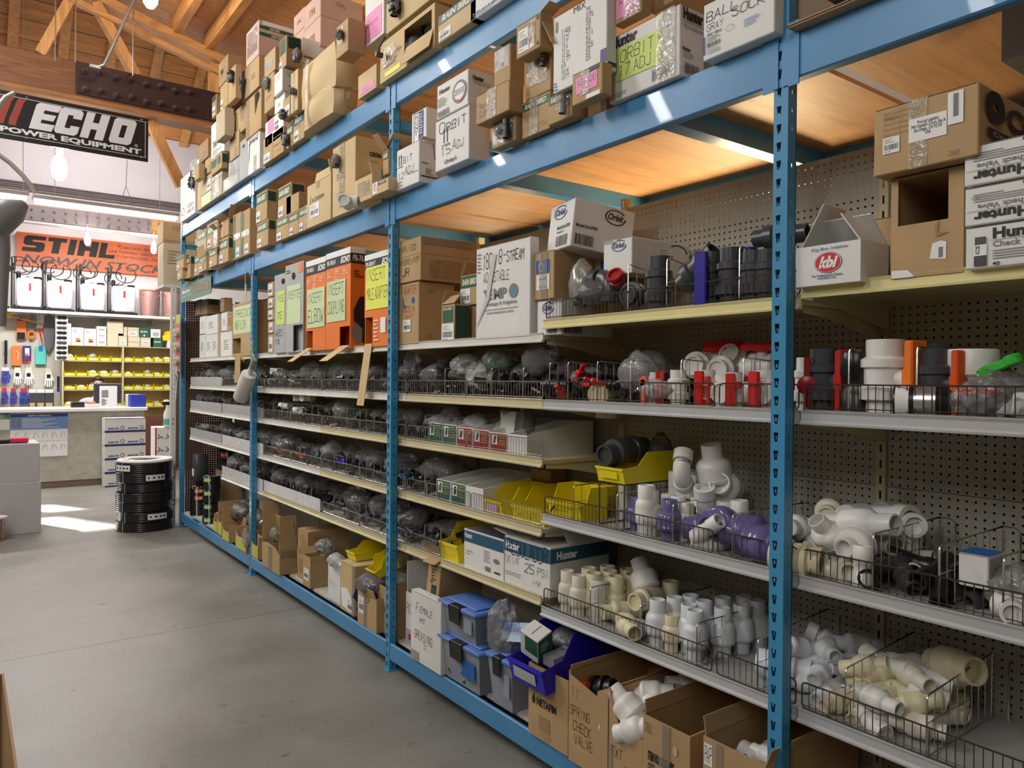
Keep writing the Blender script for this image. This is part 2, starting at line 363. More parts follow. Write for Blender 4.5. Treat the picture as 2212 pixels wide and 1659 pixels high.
# truss: heavy bottom chord with steel plate, top chord, webs
t = thing('roof_truss', 'big timber roof truss with a dark bottom beam and bolted steel plate', 'truss', (0, TY, 0))
MB().box(-3, 4.8, -.08, .08, 4.845, 5.245).build('bottom_chord', GLU, t, bevel=.012)
MB().box(-3, 4.8, -.1, .16, 4.78, 4.845).build('chord_soffit_board', wood_mat('soffit_timber', (.4, .18, .065), 0, .5, dark=.55), t)
MB().box(1.045, 4.8, -.105, -.081, 4.875, 5.24).build('steel_plate', M('brown_steel_plate', (.06, .035, .035), .45, metal=.5), t)
for i in range(8):
    for zz in (5.16, 4.95):
        MB().lathe([(.036, 0), (.036, .02), (.024, .022), (.024, .07), (0.004, .075)], 8, X=T3(1.13+i*.16, -.105, zz-(.0 if i % 2 else .02), PI/2)).build('bolt', M('brown_bolt', (.09, .06, .06), .4, metal=.6), t, smooth=40)
MB().bar((-.6, 0, rz(-.6)+.12), (4.6, 0, rz(4.6)+.12), .1, .2, up=(0, 1, 0)).build('top_chord', WDX, t)
MB().bar((-.6, -.08, rz(-.6)-.07), (4.6, -.08, rz(4.6)-.07), .06, .09, up=(0, 1, 0)).build('top_chord', WDX, t)
for x0, x1 in ((1.03, .7), (1.25, 1.68), (-.2, .2)):
    MB().bar((x0, 0, rz(x0)+.05), (x1, 0, 5.245), .1, .16, up=(0, 1, 0)).build('web_brace', WDZ, t)
MB().box(2.52, 2.66, -.06, .06, 5.245, 5.62).build('end_post', WDZ, t)
b0, b1 = at(325, 262, y=9.98), at(391, 402, y=9.98)
tag(MB().bar(b0, b1, .12, .1, up=(0, 1, 0)).build('knee_brace', WDZ), 'diagonal timber brace in front of the white wall below the truss', 'brace')
for u0, v0, v1, lb in ((119, -5, 130, 'left'), (163, -5, 133, 'middle'), (287, 20, 162, 'right')):
    a, b = at(u0+1, v0, y=TY-.3), at(u0, v1, y=TY-.3); mb = MB(); n = 60
    for i in range(n): q = a.lerp(b, (i+.5)/n); mb.tube([q+Vector((0, 0, .016)), q-Vector((0, 0, .016))], .007 if i % 2 else .005, 5)
    tag(mb.build('hanging_chain', WIR), f'{lb} of the three thin chains hanging down to the dark roof beam', 'chain', 'chains over the truss beam')
a, b = at(292, -6, y=9.55), at(225, 140, y=9.55); c_ = at(206, 146, y=9.6)
t = thing('metal_conduit', 'bent grey metal conduit slanting down to the steel plate', 'conduit', a)
MB().tube([(0, 0, 0), (b-a)*.96, b-a, c_-a], .017, 8).build('pipe', M('galvanised', (.42, .43, .46), .35, metal=.6), t, smooth=60)
MB().box(-.06, .05, -.03, .03, -.012, .02, X=Matrix.Translation(c_-a)).build('clamp', WIR, t)
# ECHO banner board
p0, p1 = Vector((-.55, 9.38, 4.11)), Vector((1.722, 9.4, 4.607))
t = thing('shop_sign', 'black hanging sign with large grey ECHO lettering and red stripes', 'sign', p0)
wd, ht = p1.x-p0.x, p1.z-p0.z
MB().box(0, wd, -.012, .012, 0, ht).build('sign_board', M('sign_black', (.008, .008, .009), .35), t, bevel=.004)
mb = MB(); e = .016
for q in ((.02, wd-.02, ht-.05, ht-.045), (.02, wd-.02, .045, .05), (wd-.035, wd-.03, .05, ht-.05)): mb.box(q[0], q[1], -.0145, -.012, q[2], q[3])
SGY = M('sign_grey', (.48, .48, .5), .5)
mb.build('border_line', SGY, t)
XS = Matrix(((1, 0, 0, 0), (0, 0, -1, -.0145), (0, 1, 0, 0), (0, 0, 0, 1)))
def X2(x, z, y=-.0145): return Matrix.Translation((x, y, z)) @ Matrix(((1, 0, 0, 0), (0, 0, -1, 0), (0, 1, 0, 0), (0, 0, 0, 1)))
def fat(mb, polys, x, z, w_, h_, sh):
    for pl in polys: mb.prism([(x+a*w_+b*sh, z+b*h_) for a, b in pl], .001, X=XS)
LE = {'E': [[(0, 0), (.9, 0), (.96, .26), (.38, .26), (.38, .39), (.85, .39), (.9, .62), (.38, .62), (.38, .75), (.94, .75), (1, 1), (.12, 1), (0, .9)]],
      'C': [[(.1, 0), (.85, 0), (.97, .1), (.97, .36), (.6, .36), (.6, .25), (.38, .25), (.38, .75), (.6, .75), (.6, .64), (.97, .64), (.97, .9), (.85, 1), (.1, 1), (0, .9), (0, .1)]],
      'H': [[(0, 0), (.36, 0), (.36, .37), (.62, .37), (.62, 0), (1, 0), (1, 1), (.62, 1), (.62, .63), (.36, .63), (.36, 1), (0, 1)]],
      'O': [[(.1, 0), (.88, 0), (1, .1), (1, .9), (.88, 1), (.5, 1), (.5, .75), (.62, .75), (.62, .25), (.5, .25), (.5, 0)], [(.5, 0), (.5, .25), (.38, .25), (.38, .75), (.5, .75), (.5, 1), (.1, 1), (0, .9), (0, .1), (.1, 0)]],
      'S': [[(0, 0), (.85, 0), (1, .12), (1, .5), (.88, .62), (.4, .62), (.4, .75), (.98, .75), (.98, 1), (.14, 1), (0, .88), (0, .5), (.12, .38), (.6, .38), (.6, .25), (0, .25)]],
      'T': [[(.3, 0), (.7, 0), (.7, .75), (1, .75), (1, 1), (0, 1), (0, .75), (.3, .75)]], 'I': [[(.1, 0), (.9, 0), (.9, 1), (.1, 1)]], 'L': [[(0, 0), (1, 0), (1, .25), (.42, .25), (.42, 1), (0, 1)]]}
for i, ch in enumerate('ECHO'):
    mb = MB(); px_ = [1.12, 1.34, 1.585, 1.86][i]; fat(mb, LE[ch], px_, .15, .225, .29, .075); mb.build('lettering', SGY, t)
mb = MB()
for i in range(6):
    x = .42+i*.105; mb.prism([(x, .15), (x+.06, .15), (x+.07, .2), (x+.13, .4), (x+.155, .44), (x+.085, .44), (x+.065, .4), (x, .2)], .001, X=XS)
mb.build('stripe', M('sign_red', (.2, .025, .015), .5), t)
put_text(t, X2(.87, .06), 1.33, .07, 'POWER EQUIPMENT', SGY, 'B')
put_text(t, X2(2.13, .145), .035, .035, '®', SGY, 'n')
for x in (1.1, 2.2):
    for z in (.04, ht-.03): MB().lathe([(.008, 0), (.008, .006), (.002, .01)], 8, X=T3(x, -.012, z, PI/2)).build('bolt', WIR, t)
# ---------------------------------------------------------------- lamps that light the room
LMP = M('lamp_tube_glow', (1, 1, 1), .4, emit=((1, .97, .92), 9))
HSG = M('white_lamp_housing', (.8, .8, .8), .4)
def strip_lamp(name, label, c, L, axis, p, col=(1, .95, .88), down=(0, 0, -1), group=None):
    t = thing(name, label, 'light fixture', c, group=group); d = Vector((0, 1, 0)) if axis == 'y' else Vector((1, 0, 0)); s = Vector((-d.y, d.x, 0))
    mb = MB(); hx, hy = (.11, L/2) if axis == 'y' else (L/2, .11)
    mb.box(-hx, hx, -hy, hy, .03, .09).build('housing', HSG, t, bevel=.01)
    for k in (-1, 1): MB().tube([s*.06*k-d*(L/2-.03), s*.06*k+d*(L/2-.03)], .019, 8).build('tube', LMP, t)
    zt_ = (rz(c[0])+.36 if c[1] < 10.5 else 9.0-(c[1]-10.65)*.7317)-c[2]
    for k in (-1, 1): MB().tube([d*(L*.36*k)+Vector((0, 0, .09)), d*(L*.36*k)+Vector((0, 0, zt_))], .004, 4).build('hanging_cord', HSG, t)
    area('tube_light', Vector(c)-Vector((0, 0, .05)), down, .16 if axis == 'y' else L*.95, L*.95 if axis == 'y' else .16, p, col).parent = None
    return t
for k, (x, y, z, p) in enumerate(((-2.4, -.6, 4.3, 78), (-2.4, 2.4, 4.3, 92), (-1.2, 5.2, 5.2, 170), (-1.0, 7.8, 5.3, 190))):
    strip_lamp('aisle_strip_light', f'twin tube strip light over the aisle, {nth("al")} from the near end', (x, y, z), 2.3, 'y', p, (1, .98, .93), down=(.9, 0, -.75), group='strip lights over the aisle')
for k, y in enumerate((-.2, 2.6, 5.2)):
    strip_lamp('added_side_strip_light', f'added hidden twin tube strip light behind the pegboard, {nth("bl")} from the near end', (3.75, y, 2.1), 1.2, 'y', (12, 110, 34)[k], (1, .76, .42), down=(-.75, 0, .6), group='added strip lights behind the pegboard')  # unseen strips, added to throw warm light up under the decks
for u0, v0, u1, v1, y in ((-30, 419, 62, 432, 12.2), (70, 431, 385, 478, 12.4)):
    a, b = at(u0, v0, y=y), at(u1, v1, y=y)
    strip_lamp('counter_strip_light', f'glowing strip light over the shop counter, {"left" if u0 < 0 else "right"} one', (a+b)/2, (b-a).length, 'x', 170, (1, .97, .96), group='strip lights over the counter')
strip_lamp('added_wall_wash_light', 'added hidden twin tube strip light washing the white far wall behind the truss', (1.6, 12.6, 5.86), 2.4, 'x', 120, (1, .95, .97), down=(0, .5, -.4))  # hidden behind the truss beam, added to brighten the far wall
BUL = M('bulb_glow', (1, 1, 1), .4, emit=((1, .97, .92), 14))
for u, v, y, s, lb in ((128, 335, 9.95, 1.35, 'glowing pendant lamp hanging below the ECHO sign'), (325, -40, 8.6, 1.3, 'glowing lamp under the roof at the top edge'), (189, 508, 14.12, .8, 'small bulb lamp in front of the orange STIHL banner, left one'), (332, 527, 14.12, .8, 'small bulb lamp in front of the orange STIHL banner, right one')):
    c = at(u, v, y=y); t = thing('pendant_lamp', lb, 'lamp', c)
    MB().lathe([(.012, .07*s), (.03*s, .06*s), (.032*s, .02*s), (.025*s, 0)], 12).build('socket', HSG, t, smooth=50)
    MB().tube([(0, 0, .06*s), (0, 0, {128: 4.78-c.z, 325: rz(c.x)+.35-c.z}.get(u, at(u, v-26, y=y).z-c.z))], .006, 5).build('lamp_cord', HSG, t)
    MB().lathe([(.025*s, 0), (.05*s, -.04*s), (.062*s, -.1*s), (.055*s, -.17*s), (.03*s, -.21*s), (.005, -.215*s)], 14).build('bulb', BUL, t, smooth=60)
    l = bpy.data.lights.new('bulb_light', 'POINT'); l.energy = 25*s; l.shadow_soft_size = .08; l.color = (1, .95, .85); o = bpy.data.objects.new('bulb_light', l); C.objects.link(o); o.location = c-Vector((0, .15, .1))
# ================================================================ blue pallet rack
def perf(mb, o, a, b, n, wdt, ht, cells, hole, m=0, flip=False):
    "strip in the plane of a (across) and b (up) cut by one hole per cell; hole = [(x, y)...] 4 points in cell metres"
    o, a, b = Vector(o), Vector(a), Vector(b)
    for i in range(cells):
        z = i*ht; out = [(0, z), (wdt, z), (wdt, z+ht), (0, z+ht)]; inn = [(x, z+y) for x, y in hole]
        v = [o+a*x+b*y for x, y in out+inn]
        mb.add(v+[p-Vector(n)*.0035 for p in v[4:]], [(0, 1, 5, 4), (1, 2, 6, 5), (2, 3, 7, 6), (3, 0, 4, 7), (4, 5, 9, 8), (5, 6, 10, 9), (6, 7, 11, 10), (7, 4, 8, 11)], m)
PITCH = .0537; PWD, PDP = .048, .044
def post_mesh(x, y1, z0, z1, far=False):
    mb = MB(); n = int((z1-z0)/PITCH); c = PWD/2-.006
    tear = [(c-.0045, .014), (c+.0045, .014), (c+.0085, .042), (c-.0085, .042)]
    perf(mb, (x, y1, z0), (0, -1, 0), (0, 0, 1), (-1, 0, 0), PWD, PITCH, n, tear)
    q = PDP*.52; sq = [(q-.004, .02), (q+.004, .02), (q+.004, .032), (q-.004, .032)]
    perf(mb, (x, y1-PWD, z0), (1, 0, 0), (0, 0, 1), (0, -1, 0), PDP, PITCH, n, sq)
    perf(mb, (x, y1, z0), (1, 0, 0), (0, 0, 1), (0, 1, 0), PDP, PITCH, n, sq)
    h = n*PITCH
    for y in (y1-PWD, y1): mb.box(x+PDP-.003, x+PDP, min(y, y+(.012 if y < y1 else -.012)), max(y, y+(.012 if y < y1 else -.012)), z0, z0+h)
    return mb
BACKX = 3.02
FN = ['nearest', 'second', 'third', 'farthest']
for k in range(0, 5):
    y = PY[k]; kk = k-1
    nm = ['just outside the frame', 'at the right, nearest in view', 'third from the far end', 'second from the far end', 'at the far end of the rack'][k]
    t = thing('rack_upright', f'blue slotted pallet rack upright frame {nm}', 'rack upright', (RX, y, 0))
    top = {0: 3.9, 1: 3.9}.get(k, ZU+.02)
    X = Matrix.Translation((-RX, -y, 0))
    for x, nn in ((RX, 'front_post'), (BACKX, 'rear_post')):
        m = post_mesh(x, y, .004, top); m.v = [(a-RX, b-y, c) for a, b, c in m.v]; m.build(nn, BST, t)
    for x in (0, BACKX-RX): MB().box(x-.015, x+.06, -.062, .012, 0, .005).build('foot_plate', BST, t)
    for z in (.02, 3.06): MB().box(PDP, BACKX-RX, -.035, -.012, z, z+.05).build('frame_brace', BST, t)
BAYS = ['near', 'middle', 'next', 'far']
for k in range(4):
    y0, y1 = PY[k]+.002, PY[k+1]-PWD-.002; bay = ['nearest', 'second', 'third', 'far'][k]
    for zt, zb, nm in ((ZB, .062, 'floor level'), (ZL, ZLb, 'lower deck'), (ZU, ZUb, 'upper deck')):
        if k == 0 and nm == 'upper deck': pass
        t = thing('rack_beam', f'blue steel front beam of the {nm} in the {bay} rack bay', 'rack beam', (RX, y0, zb))
        L = y1-y0; h = zt-zb
        mb = MB(); pf = [(0, 0), (.038, 0), (.038, h), (.018, h), (.018, h-.018), (.006, h-.018+.018), (0, h)]
        mb.prism([(0, 0), (.04, 0), (.04, h-.02), (.018, h-.02), (.018, h), (0, h)], L, X=Matrix(((1, 0, 0, 0), (0, 0, 1, 0), (0, 1, 0, 0), (0, 0, 0, 1))))
        mb.build('beam', BSD, t, bevel=.005)
        if h > .1:
            for yy, s in ((-.001, 1), (L+.001, -1)):
                m2 = MB().box(-.0045, -.0005, min(yy, yy+s*.035), max(yy, yy+s*.035), -.02, h+.03)
                m2.box(-.0045, -.0005, min(yy, yy-s*.017), max(yy, yy-s*.017), -.015, h+.012)
                m2.build('end_connector', BSD, t)
        if nm != 'floor level':
            t2 = MB().box(BACKX, BACKX+.04, y0, y1, zb, zt-.02).build('rear_rack_beam', BSD); tag(t2, f'blue steel rear beam of the {nm} in the {bay} rack bay', 'rack beam')
            for j, fr in enumerate((.2, .63)[:0 if k == 0 else 2]):
                yy = y0+L*fr+.02; m2 = MB()
                m2.box(RX+.041, BACKX-.001, yy-.035, yy+.035, zt-.099, zt-.095).box(RX+.041, BACKX-.001, yy-.035, yy-.031, zt-.095, zt-.021).box(RX+.041, BACKX-.001, yy+.031, yy+.035, zt-.095, zt-.08)
                tag(m2.build('deck_crossbar', BSD), f'blue crossbar under the {nm} of the {bay} rack bay, {["nearer", "farther"][j]} one', 'crossbar')
            for j, (a, b) in enumerate(((0, .5), (.5, 1))):
                o = MB().box(RX+.0185, BACKX+.04, y0+L*a+.0003, y0+L*b-.0003, zt-.0199, zt-.004).build('plywood_deck', PLYD if 'PLYD' in globals() else wood_mat('deck_plywood', (.66, .35, .16), 0, .55, dark=.8))
                tag(o, f'orange plywood sheet of the {nm} in the {bay} rack bay, {"nearer" if j == 0 else "farther"} half', 'deck')
                PLYD = MATS['deck_plywood']
# ================================================================ gondola shelving inside the rack
PEG = peg_mat('grey_pegboard', (.45, .44, .375), (1, 2), rad=.0042)
PEGD = peg_mat('brown_pegboard', (.075, .035, .025), (0, 2), rad=.0046)
for i in range(8):
    y0, y1 = YJ[i], YJ[i+1]
    sec = ORD[i-1] if i else 'nearest hidden'
    if i: 
        for za, zz, nm in ((.16, 1.3, 'lower'), (1.3, 2.45, 'upper')):
            o = MB().box(PEGX, PEGX+.005, y0+.018, y1-.018, za+.001, zz-.001).build('pegboard', PEG)
            tag(o, f'{nm} grey pegboard back panel of the {sec} shelving section from the right', 'pegboard')
        o = MB().box(PEGX+.09, PEGX+.1, y0+.002, y1-.002, .001, 2.3).build('light_block_sheet', M('light_block_dark', (.03, .022, .016), .9)); tag(o, f'added dark light-blocking sheet behind the pegboard of the {sec} shelving section', 'board')  # unseen sheet, added to keep light behind from showing through the holes
    y = y1; mb = MB(); n = 46; hole = [(.011, .012), (.019, .012), (.019, .04), (.011, .04)]
    perf(mb, (PEGX-.012, y+.015, .1), (0, -1, 0), (0, 0, 1), (-1, 0, 0), .03, .052, n, hole)
    mb.box(PEGX-.012, PEGX+.03, y+.0145, y+.016, .1, .1+n*.052).box(PEGX-.012, PEGX+.03, y-.016, y-.0145, .1, .1+n*.052)
    tag(mb.build('shelf_standard', CRS), f'cream slotted shelving upright, {ORD[i]} from the right', 'shelf upright')
yE = YJ[8]+.17
o = MB().box(1.995, 2.5, yE, yE+.006, .16, 2.49).build('perforated_panel', PEGD); tag(o, 'dark brown perforated end panel with light shining through its holes', 'panel')
LV = {'A0': 1.935, 'A1': 1.905, 'A': 1.85, 'B': 1.563, 'C': 1.312, 'D': 1.015, 'E': .72, 'W4': 1.075, 'W5': .68}
SECN = ['rightmost', 'second', 'third', 'fourth', 'fifth', 'sixth', 'leftmost']
LVN = {'A': 'top', 'B': 'second', 'C': 'third', 'D': 'fourth', 'E': 'fifth', 'W4': 'third', 'W5': 'lowest wire-front'}
DECKP = peg_mat('perforated_white_deck', (.62, .6, .53), (0, 1), rad=.003, pitch=.022)
def shelf(s, lv, mat, deck=None, x1=PEGX-.014):
    y0, y1 = YJ[s+1]+.002, YJ[s+2]-.002; z = LV[lv]; L = y1-y0
    t = thing('gondola_shelf', f'{mat.name.split("_")[0]} lipped shelf, {LVN[lv[0] if lv[0] == "A" else lv]} level, {SECN[s]} section from the right', 'shelf', (LIPX, y0, z))
    MB().box(.004, x1-LIPX, 0, L, -.028, -.012).build('shelf_deck', deck or CRS, t)
    pf = [(.004, -.01), (-.004, 0), (-.009, -.002), (-.004, -.01), (-.004, -.03), (-.013, -.036), (-.012, -.042), (.004, -.042)]
    MB().prism(pf, L, X=Matrix(((1, 0, 0, 0), (0, 0, 1, 0), (0, 1, 0, 0), (0, 0, 0, 1)))).build('price_lip', mat, t)
    for yy in (.012, L-.016):
        MB().prism([(.03, -.029), (.03, -.05), (.16, -.06), (x1-LIPX, -.115), (x1-LIPX, -.029)], .004, X=Matrix(((1, 0, 0, 0), (0, 0, 1, yy), (0, 1, 0, 0), (0, 0, 0, 1)))).build('bracket', CRS, t)
    return z-.012
def fence(y0, y1, z, mat, label, h=.076, x=LIPX+.004, grp=None):
    mb = MB(); c = .012; p = []
    for cy, cz, a0 in ((y0+c, z+c, 180), (y1-c, z+c, 270), (y1-c, z+h-c, 0), (y0+c, z+h-c, 90)):
        p += [(x, cy+c*math.cos(math.radians(a0+q)), cz+c*math.sin(math.radians(a0+q))) for q in (0, 45, 90)]
    mb.tube(p+[p[0]], .0026, 5, caps=False); n = int((y1-y0)/.021)
    for i in range(1, n): yy = y0+(y1-y0)*i/n; mb.tube([(x+.003, yy, z+.001), (x+.003, yy, z+h-.001)], .0015, 4, caps=False)
    mb.tube([(x+.001, y0+.002, z+h*.06+.004), (x+.001, y1-.002, z+h*.06+.004)], .0015, 4)
    return tag(mb.build('wire_fence', mat, smooth=70), label, 'wire fence', grp)
def divider(y, z, mat, label, h=.165, x0=LIPX+.014, L=.4, front=.165, grp=None, step=.042):
    mb = MB(); h0 = front
    p = [(x0, y, z+.001), (x0, y, z+h0-.012), (x0+.004, y, z+h0-.003), (x0+.014, y, z+h0), (x0+L, y, z+h), (x0+L, y, z+.001)]
    mb.tube(p, .0028, 5)
    mb.tube([(x0, y, z+.004), (x0+L, y, z+.004)], .002, 4); n = int(L/step)
    for i in range(1, n):
        f = i/n; mb.tube([(x0+L*f, y, z+.004), (x0+L*f, y, z+h0+(h-h0)*f)], .0017, 4, caps=False)
    mb.tube([(x0, y, z+h0*.55), (x0+L, y, z+h0*.55)], .0017, 4)
    p2 = [(x0+L, y, z+h), (x0+L, y-.03, z+h), (x0+L, y-.045, z+h-.012), (x0+L, y-.045, z+.004)]; mb.tube(p2, .0022, 4)
    return tag(mb.build('wire_divider', mat, smooth=70), label, 'wire divider', grp)
SH = {}
for s in (0, 1):
    for lv, m in (('A0' if s == 0 else 'A1', YLS), ('B', GLS), ('W4', GLS), ('W5', GLS)): SH[s, lv[0] if lv[0] == 'A' else lv] = shelf(s, lv, m, M('grey_deck_steel', (.4, .4, .385), .5, noise_=.1, nscale=6) if lv[0] == 'W' else None)
for s in range(2, 7):
    for lv in 'ABCDE':
        if lv == 'E' and s == 6: continue
        m = WLS if lv == 'A' or (lv == 'B' and s != 2) or (lv in 'CD' and s > 3) or (lv == 'E' and s > 4) else CRS
        SH[s, lv] = shelf(s, lv, m, DECKP if lv in 'DE' else None)
for s in range(0, 7):
    for lv in ('A', 'B', 'C', 'D', 'E', 'W4', 'W5'):
        if (s, lv) not in SH or (lv == 'A' and s != 1): continue
        z = SH[s, lv]+.012; y0, y1 = YJ[s+1]+.01, YJ[s+2]-.01; ym = (y0+y1)/2; m = WID if s < 2 else WIR
        segs = [(y0, y1)] if s < 2 and lv != 'W5' else [(y0, ym-.006), (ym+.006, y1)]
        if (s, lv) == (1, 'W4') or (s, lv) == (1, 'W5') or (s, lv) == (1, 'B'): segs = [(y0, y0+.29), (y0+.31, y1)]
        if (s, lv) == (2, 'E'): segs = [(y1-.36, y1)]
        if (s, lv) == (2, 'D'): segs = [(y0, y0+.55), (y0+.56, y0+.98), (y0+.99, y1)]
        for j, (a, b) in enumerate(segs):
            pos = '' if len(segs) == 1 else f'{ORD[j]} piece from the near end, '
            fence(a, b, z, m, f'wire fence, {pos}{LVN[lv]} shelf, {SECN[s]} section from right', grp='wire fences along the shelf fronts')
        zz = SH[s, lv]+.001
        if s >= 2 and lv != 'A':
            dv = [.2, .42, .62, .82, 1.02] if s > 2 else [.85, 1.02] if lv in 'CE' else [.15, .4, .62, .82, 1.0] if lv == 'B' else [1.02]
            for j, q in enumerate(dv):
                divider(y0+q, zz, WIR, f'wire bin divider, {ORD[j]} from near end, {LVN[lv]} shelf, {SECN[s]} section from right', h=.13, front=.15, grp='wire bin dividers on the far shelves')
def dv(cr, pts, s, lv, h, front, mat, L=.4, x0=LIPX+.014):
    for j, (u, v) in enumerate(pts):
        q = at(*cr(u, v), x=x0)
        divider(q.y, SH[s, lv]+.001, mat, f'wire bin divider, {ORD[j]} from left, {LVN[lv[0] if lv == "A" else lv]} shelf, {SECN[s]} section from right', h=h, front=front, L=L, x0=x0, grp='wire bin dividers on the near shelves')
def crop(x0, y0, s): return lambda u, v: (x0+u/s, y0+v/s)
A8, B8, C8, D8, E8, F8, G8 = [crop(a, b, 9.2167) for a, b in ((380, 90), (380, 250), (380, 400), (380, 540), (560, 0), (600, 140), (760, 0))]
a4, b4, c4, d4, e4, f4, g4, h4, i4, j4, k4, l4, m4, n4, o4, p4, q4, r4, s4, t4, w4 = [crop(a, b, 3.95) for a, b in ((360, 0), (360, 360), (360, 740), (820, 0), (820, 380), (820, 740), (820, 1100), (1100, 1239), (1150, 420), (1150, 700), (1150, 960), (1150, 0), (1652, 0), (1652, 360), (1652, 640), (1652, 960), (1652, 1239), (400, 1000), (0, 0), (0, 400), (0, 780))]
P1 = crop(0, 0, 1)
CHW = M('chrome_divider', (.6, .6, .58), .25, metal=.9)
dv(i4, ((145, 690), (820, 580), (1150, 520), (1770, 420)), 1, 'A', .13, .19, CHW, .36)
dv(j4, ((150, 300), (305, 300), (555, 300), (840, 290), (1270, 280), (1800, 275)), 1, 'B', .15, .17, CHW)
dv(o4, ((720, 500), (1300, 495)), 0, 'B', .16, .19, CHW)
dv(k4, ((352, 310), (722, 370), (1200, 460), (1710, 550)), 1, 'W4', .15, .15, CHW)
dv(k4, ((495, 1180), (920, 1330), (1405, 1490)), 1, 'W5', .15, .15, CHW)
dv(p4, ((925, 780), (1490, 885), (2040, 980)), 0, 'W4', .17, .165, CHW)
dv(q4, ((-60, 620), (690, 830), (1385, 1060)), 0, 'W5', .19, .165, CHW)
# base deck under the gondola
for s in range(0, 7):
    o = MB().box(LIPX+.002, PEGX-.02, YJ[s+1]+.001, YJ[s+2]-.001, .14, .158).build('base_deck', DECKP)
    tag(o, f'white perforated base deck behind the blue floor beam, {SECN[s]} section from the right', 'base deck')
# translucent fronts over the left fences
PNLG = M('grey_plastic_sheet', (.4, .4, .4), .28, noise_=.15, nscale=30, bump=.3)
PNLW = M('white_plastic_sheet', (.66, .65, .67), .22, noise_=.1, nscale=25, bump=.35)  # pale colour stands in for the sun glare on these sheets
for s, lv, a, b, m in ((6, 'B', .0, 1.2, PNLG), (6, 'C', 0, 1.2, PNLG), (5, 'C', 0, 1.2, PNLG), (6, 'D', 0, 1.2, PNLG), (5, 'D', 0, 1.2, PNLW), (5, 'E', 0, 1.2, PNLW), (4, 'E', 0, 1.2, PNLW)):
    z = SH[s, lv]+.014; y0 = YJ[s+1]
    o = MB().box(LIPX-.004, LIPX-.001, y0+.01+a, y0+b, z, z+.085).build('bin_front_sheet', m)
    tag(o, f'{"glare-whitened" if m is PNLW else "grey"} plastic front sheet on the {LVN[lv]} shelf of the {SECN[s]} section from the right', 'plastic sheet')
# slotted white post and shelf top of the next gondola at the far end
mb = MB(); perf(mb, (1.9, 9.06, .0), (0, -1, 0), (0, 0, 1), (-1, 0, 0), .05, .052, 51, [(.02, .012), (.03, .012), (.03, .04), (.02, .04)])
perf(mb, (1.9, 9.01, .0), (1, 0, 0), (0, 0, 1), (0, -1, 0), .055, .052, 51, [(.022, .012), (.034, .012), (.034, .04), (.022, .04)])
tag(mb.build('slotted_post', WLS), 'white slotted shelving post beside the far blue upright', 'shelf upright')
tag(MB().box(1.82, 2.35, 9.02, 9.5, 2.655, 2.68).build('end_shelf', WLS), 'white end shelf carrying kraft cartons beyond the far blue upright', 'shelf')
# ================================================================ cartons
BARM = [WHT, BLK, GRY]
def faceX(f, w_, d, h, a, b):
    "matrix of a point on carton face f at metres a, b from its lower left corner as seen"
    e = .0012
    if f == 'f': return Matrix(((0, 0, -1, -e), (-1, 0, 0, w_-a), (0, 1, 0, b), (0, 0, 0, 1)))
    if f == 's': return Matrix(((1, 0, 0, a), (0, 0, -1, -e), (0, 1, 0, b), (0, 0, 0, 1)))
    if f == 't': return Matrix(((0, 1, 0, b), (-1, 0, 0, w_-a), (0, 0, 1, h+e), (0, 0, 0, 1)))
def wavy(mb, d, w_, h, amp):
    "box body with slightly bulging, dented faces"
    n = 7; vs = {}; 
    def P(x, y, z):
        k = (round(x, 4), round(y, 4), round(z, 4))
        if k not in vs:
            bx_ = math.sin(PI*y)*math.sin(PI*z)*amp; by = math.sin(PI*x)*math.sin(PI*z)*amp; bz = math.sin(PI*x)*math.sin(PI*y)*amp
            p = Vector((x*d, y*w_, z*h)); nz = noise.noise_vector(p*7)*amp*.35
            q = p+Vector(((-bx_ if x == 0 else bx_ if x == 1 else 0), (-by if y == 0 else by if y == 1 else 0), (bz if z == 1 else 0)))+nz
            q.z = max(0, q.z); vs[k] = len(mb.v); mb.v.append(tuple(q))
        return vs[k]
    g = [i/n for i in range(n+1)]
    for c in (0, 1):
        for i in range(n):
            for j in range(n):
                for fn in (lambda a, b: P(c, a, b), lambda a, b: P(a, c, b), lambda a, b: P(a, b, c)):
                    mb.f.append((fn(g[i], g[j]), fn(g[i+1], g[j]), fn(g[i+1], g[j+1]), fn(g[i], g[j+1]))); mb.m.append(0)
    return mb
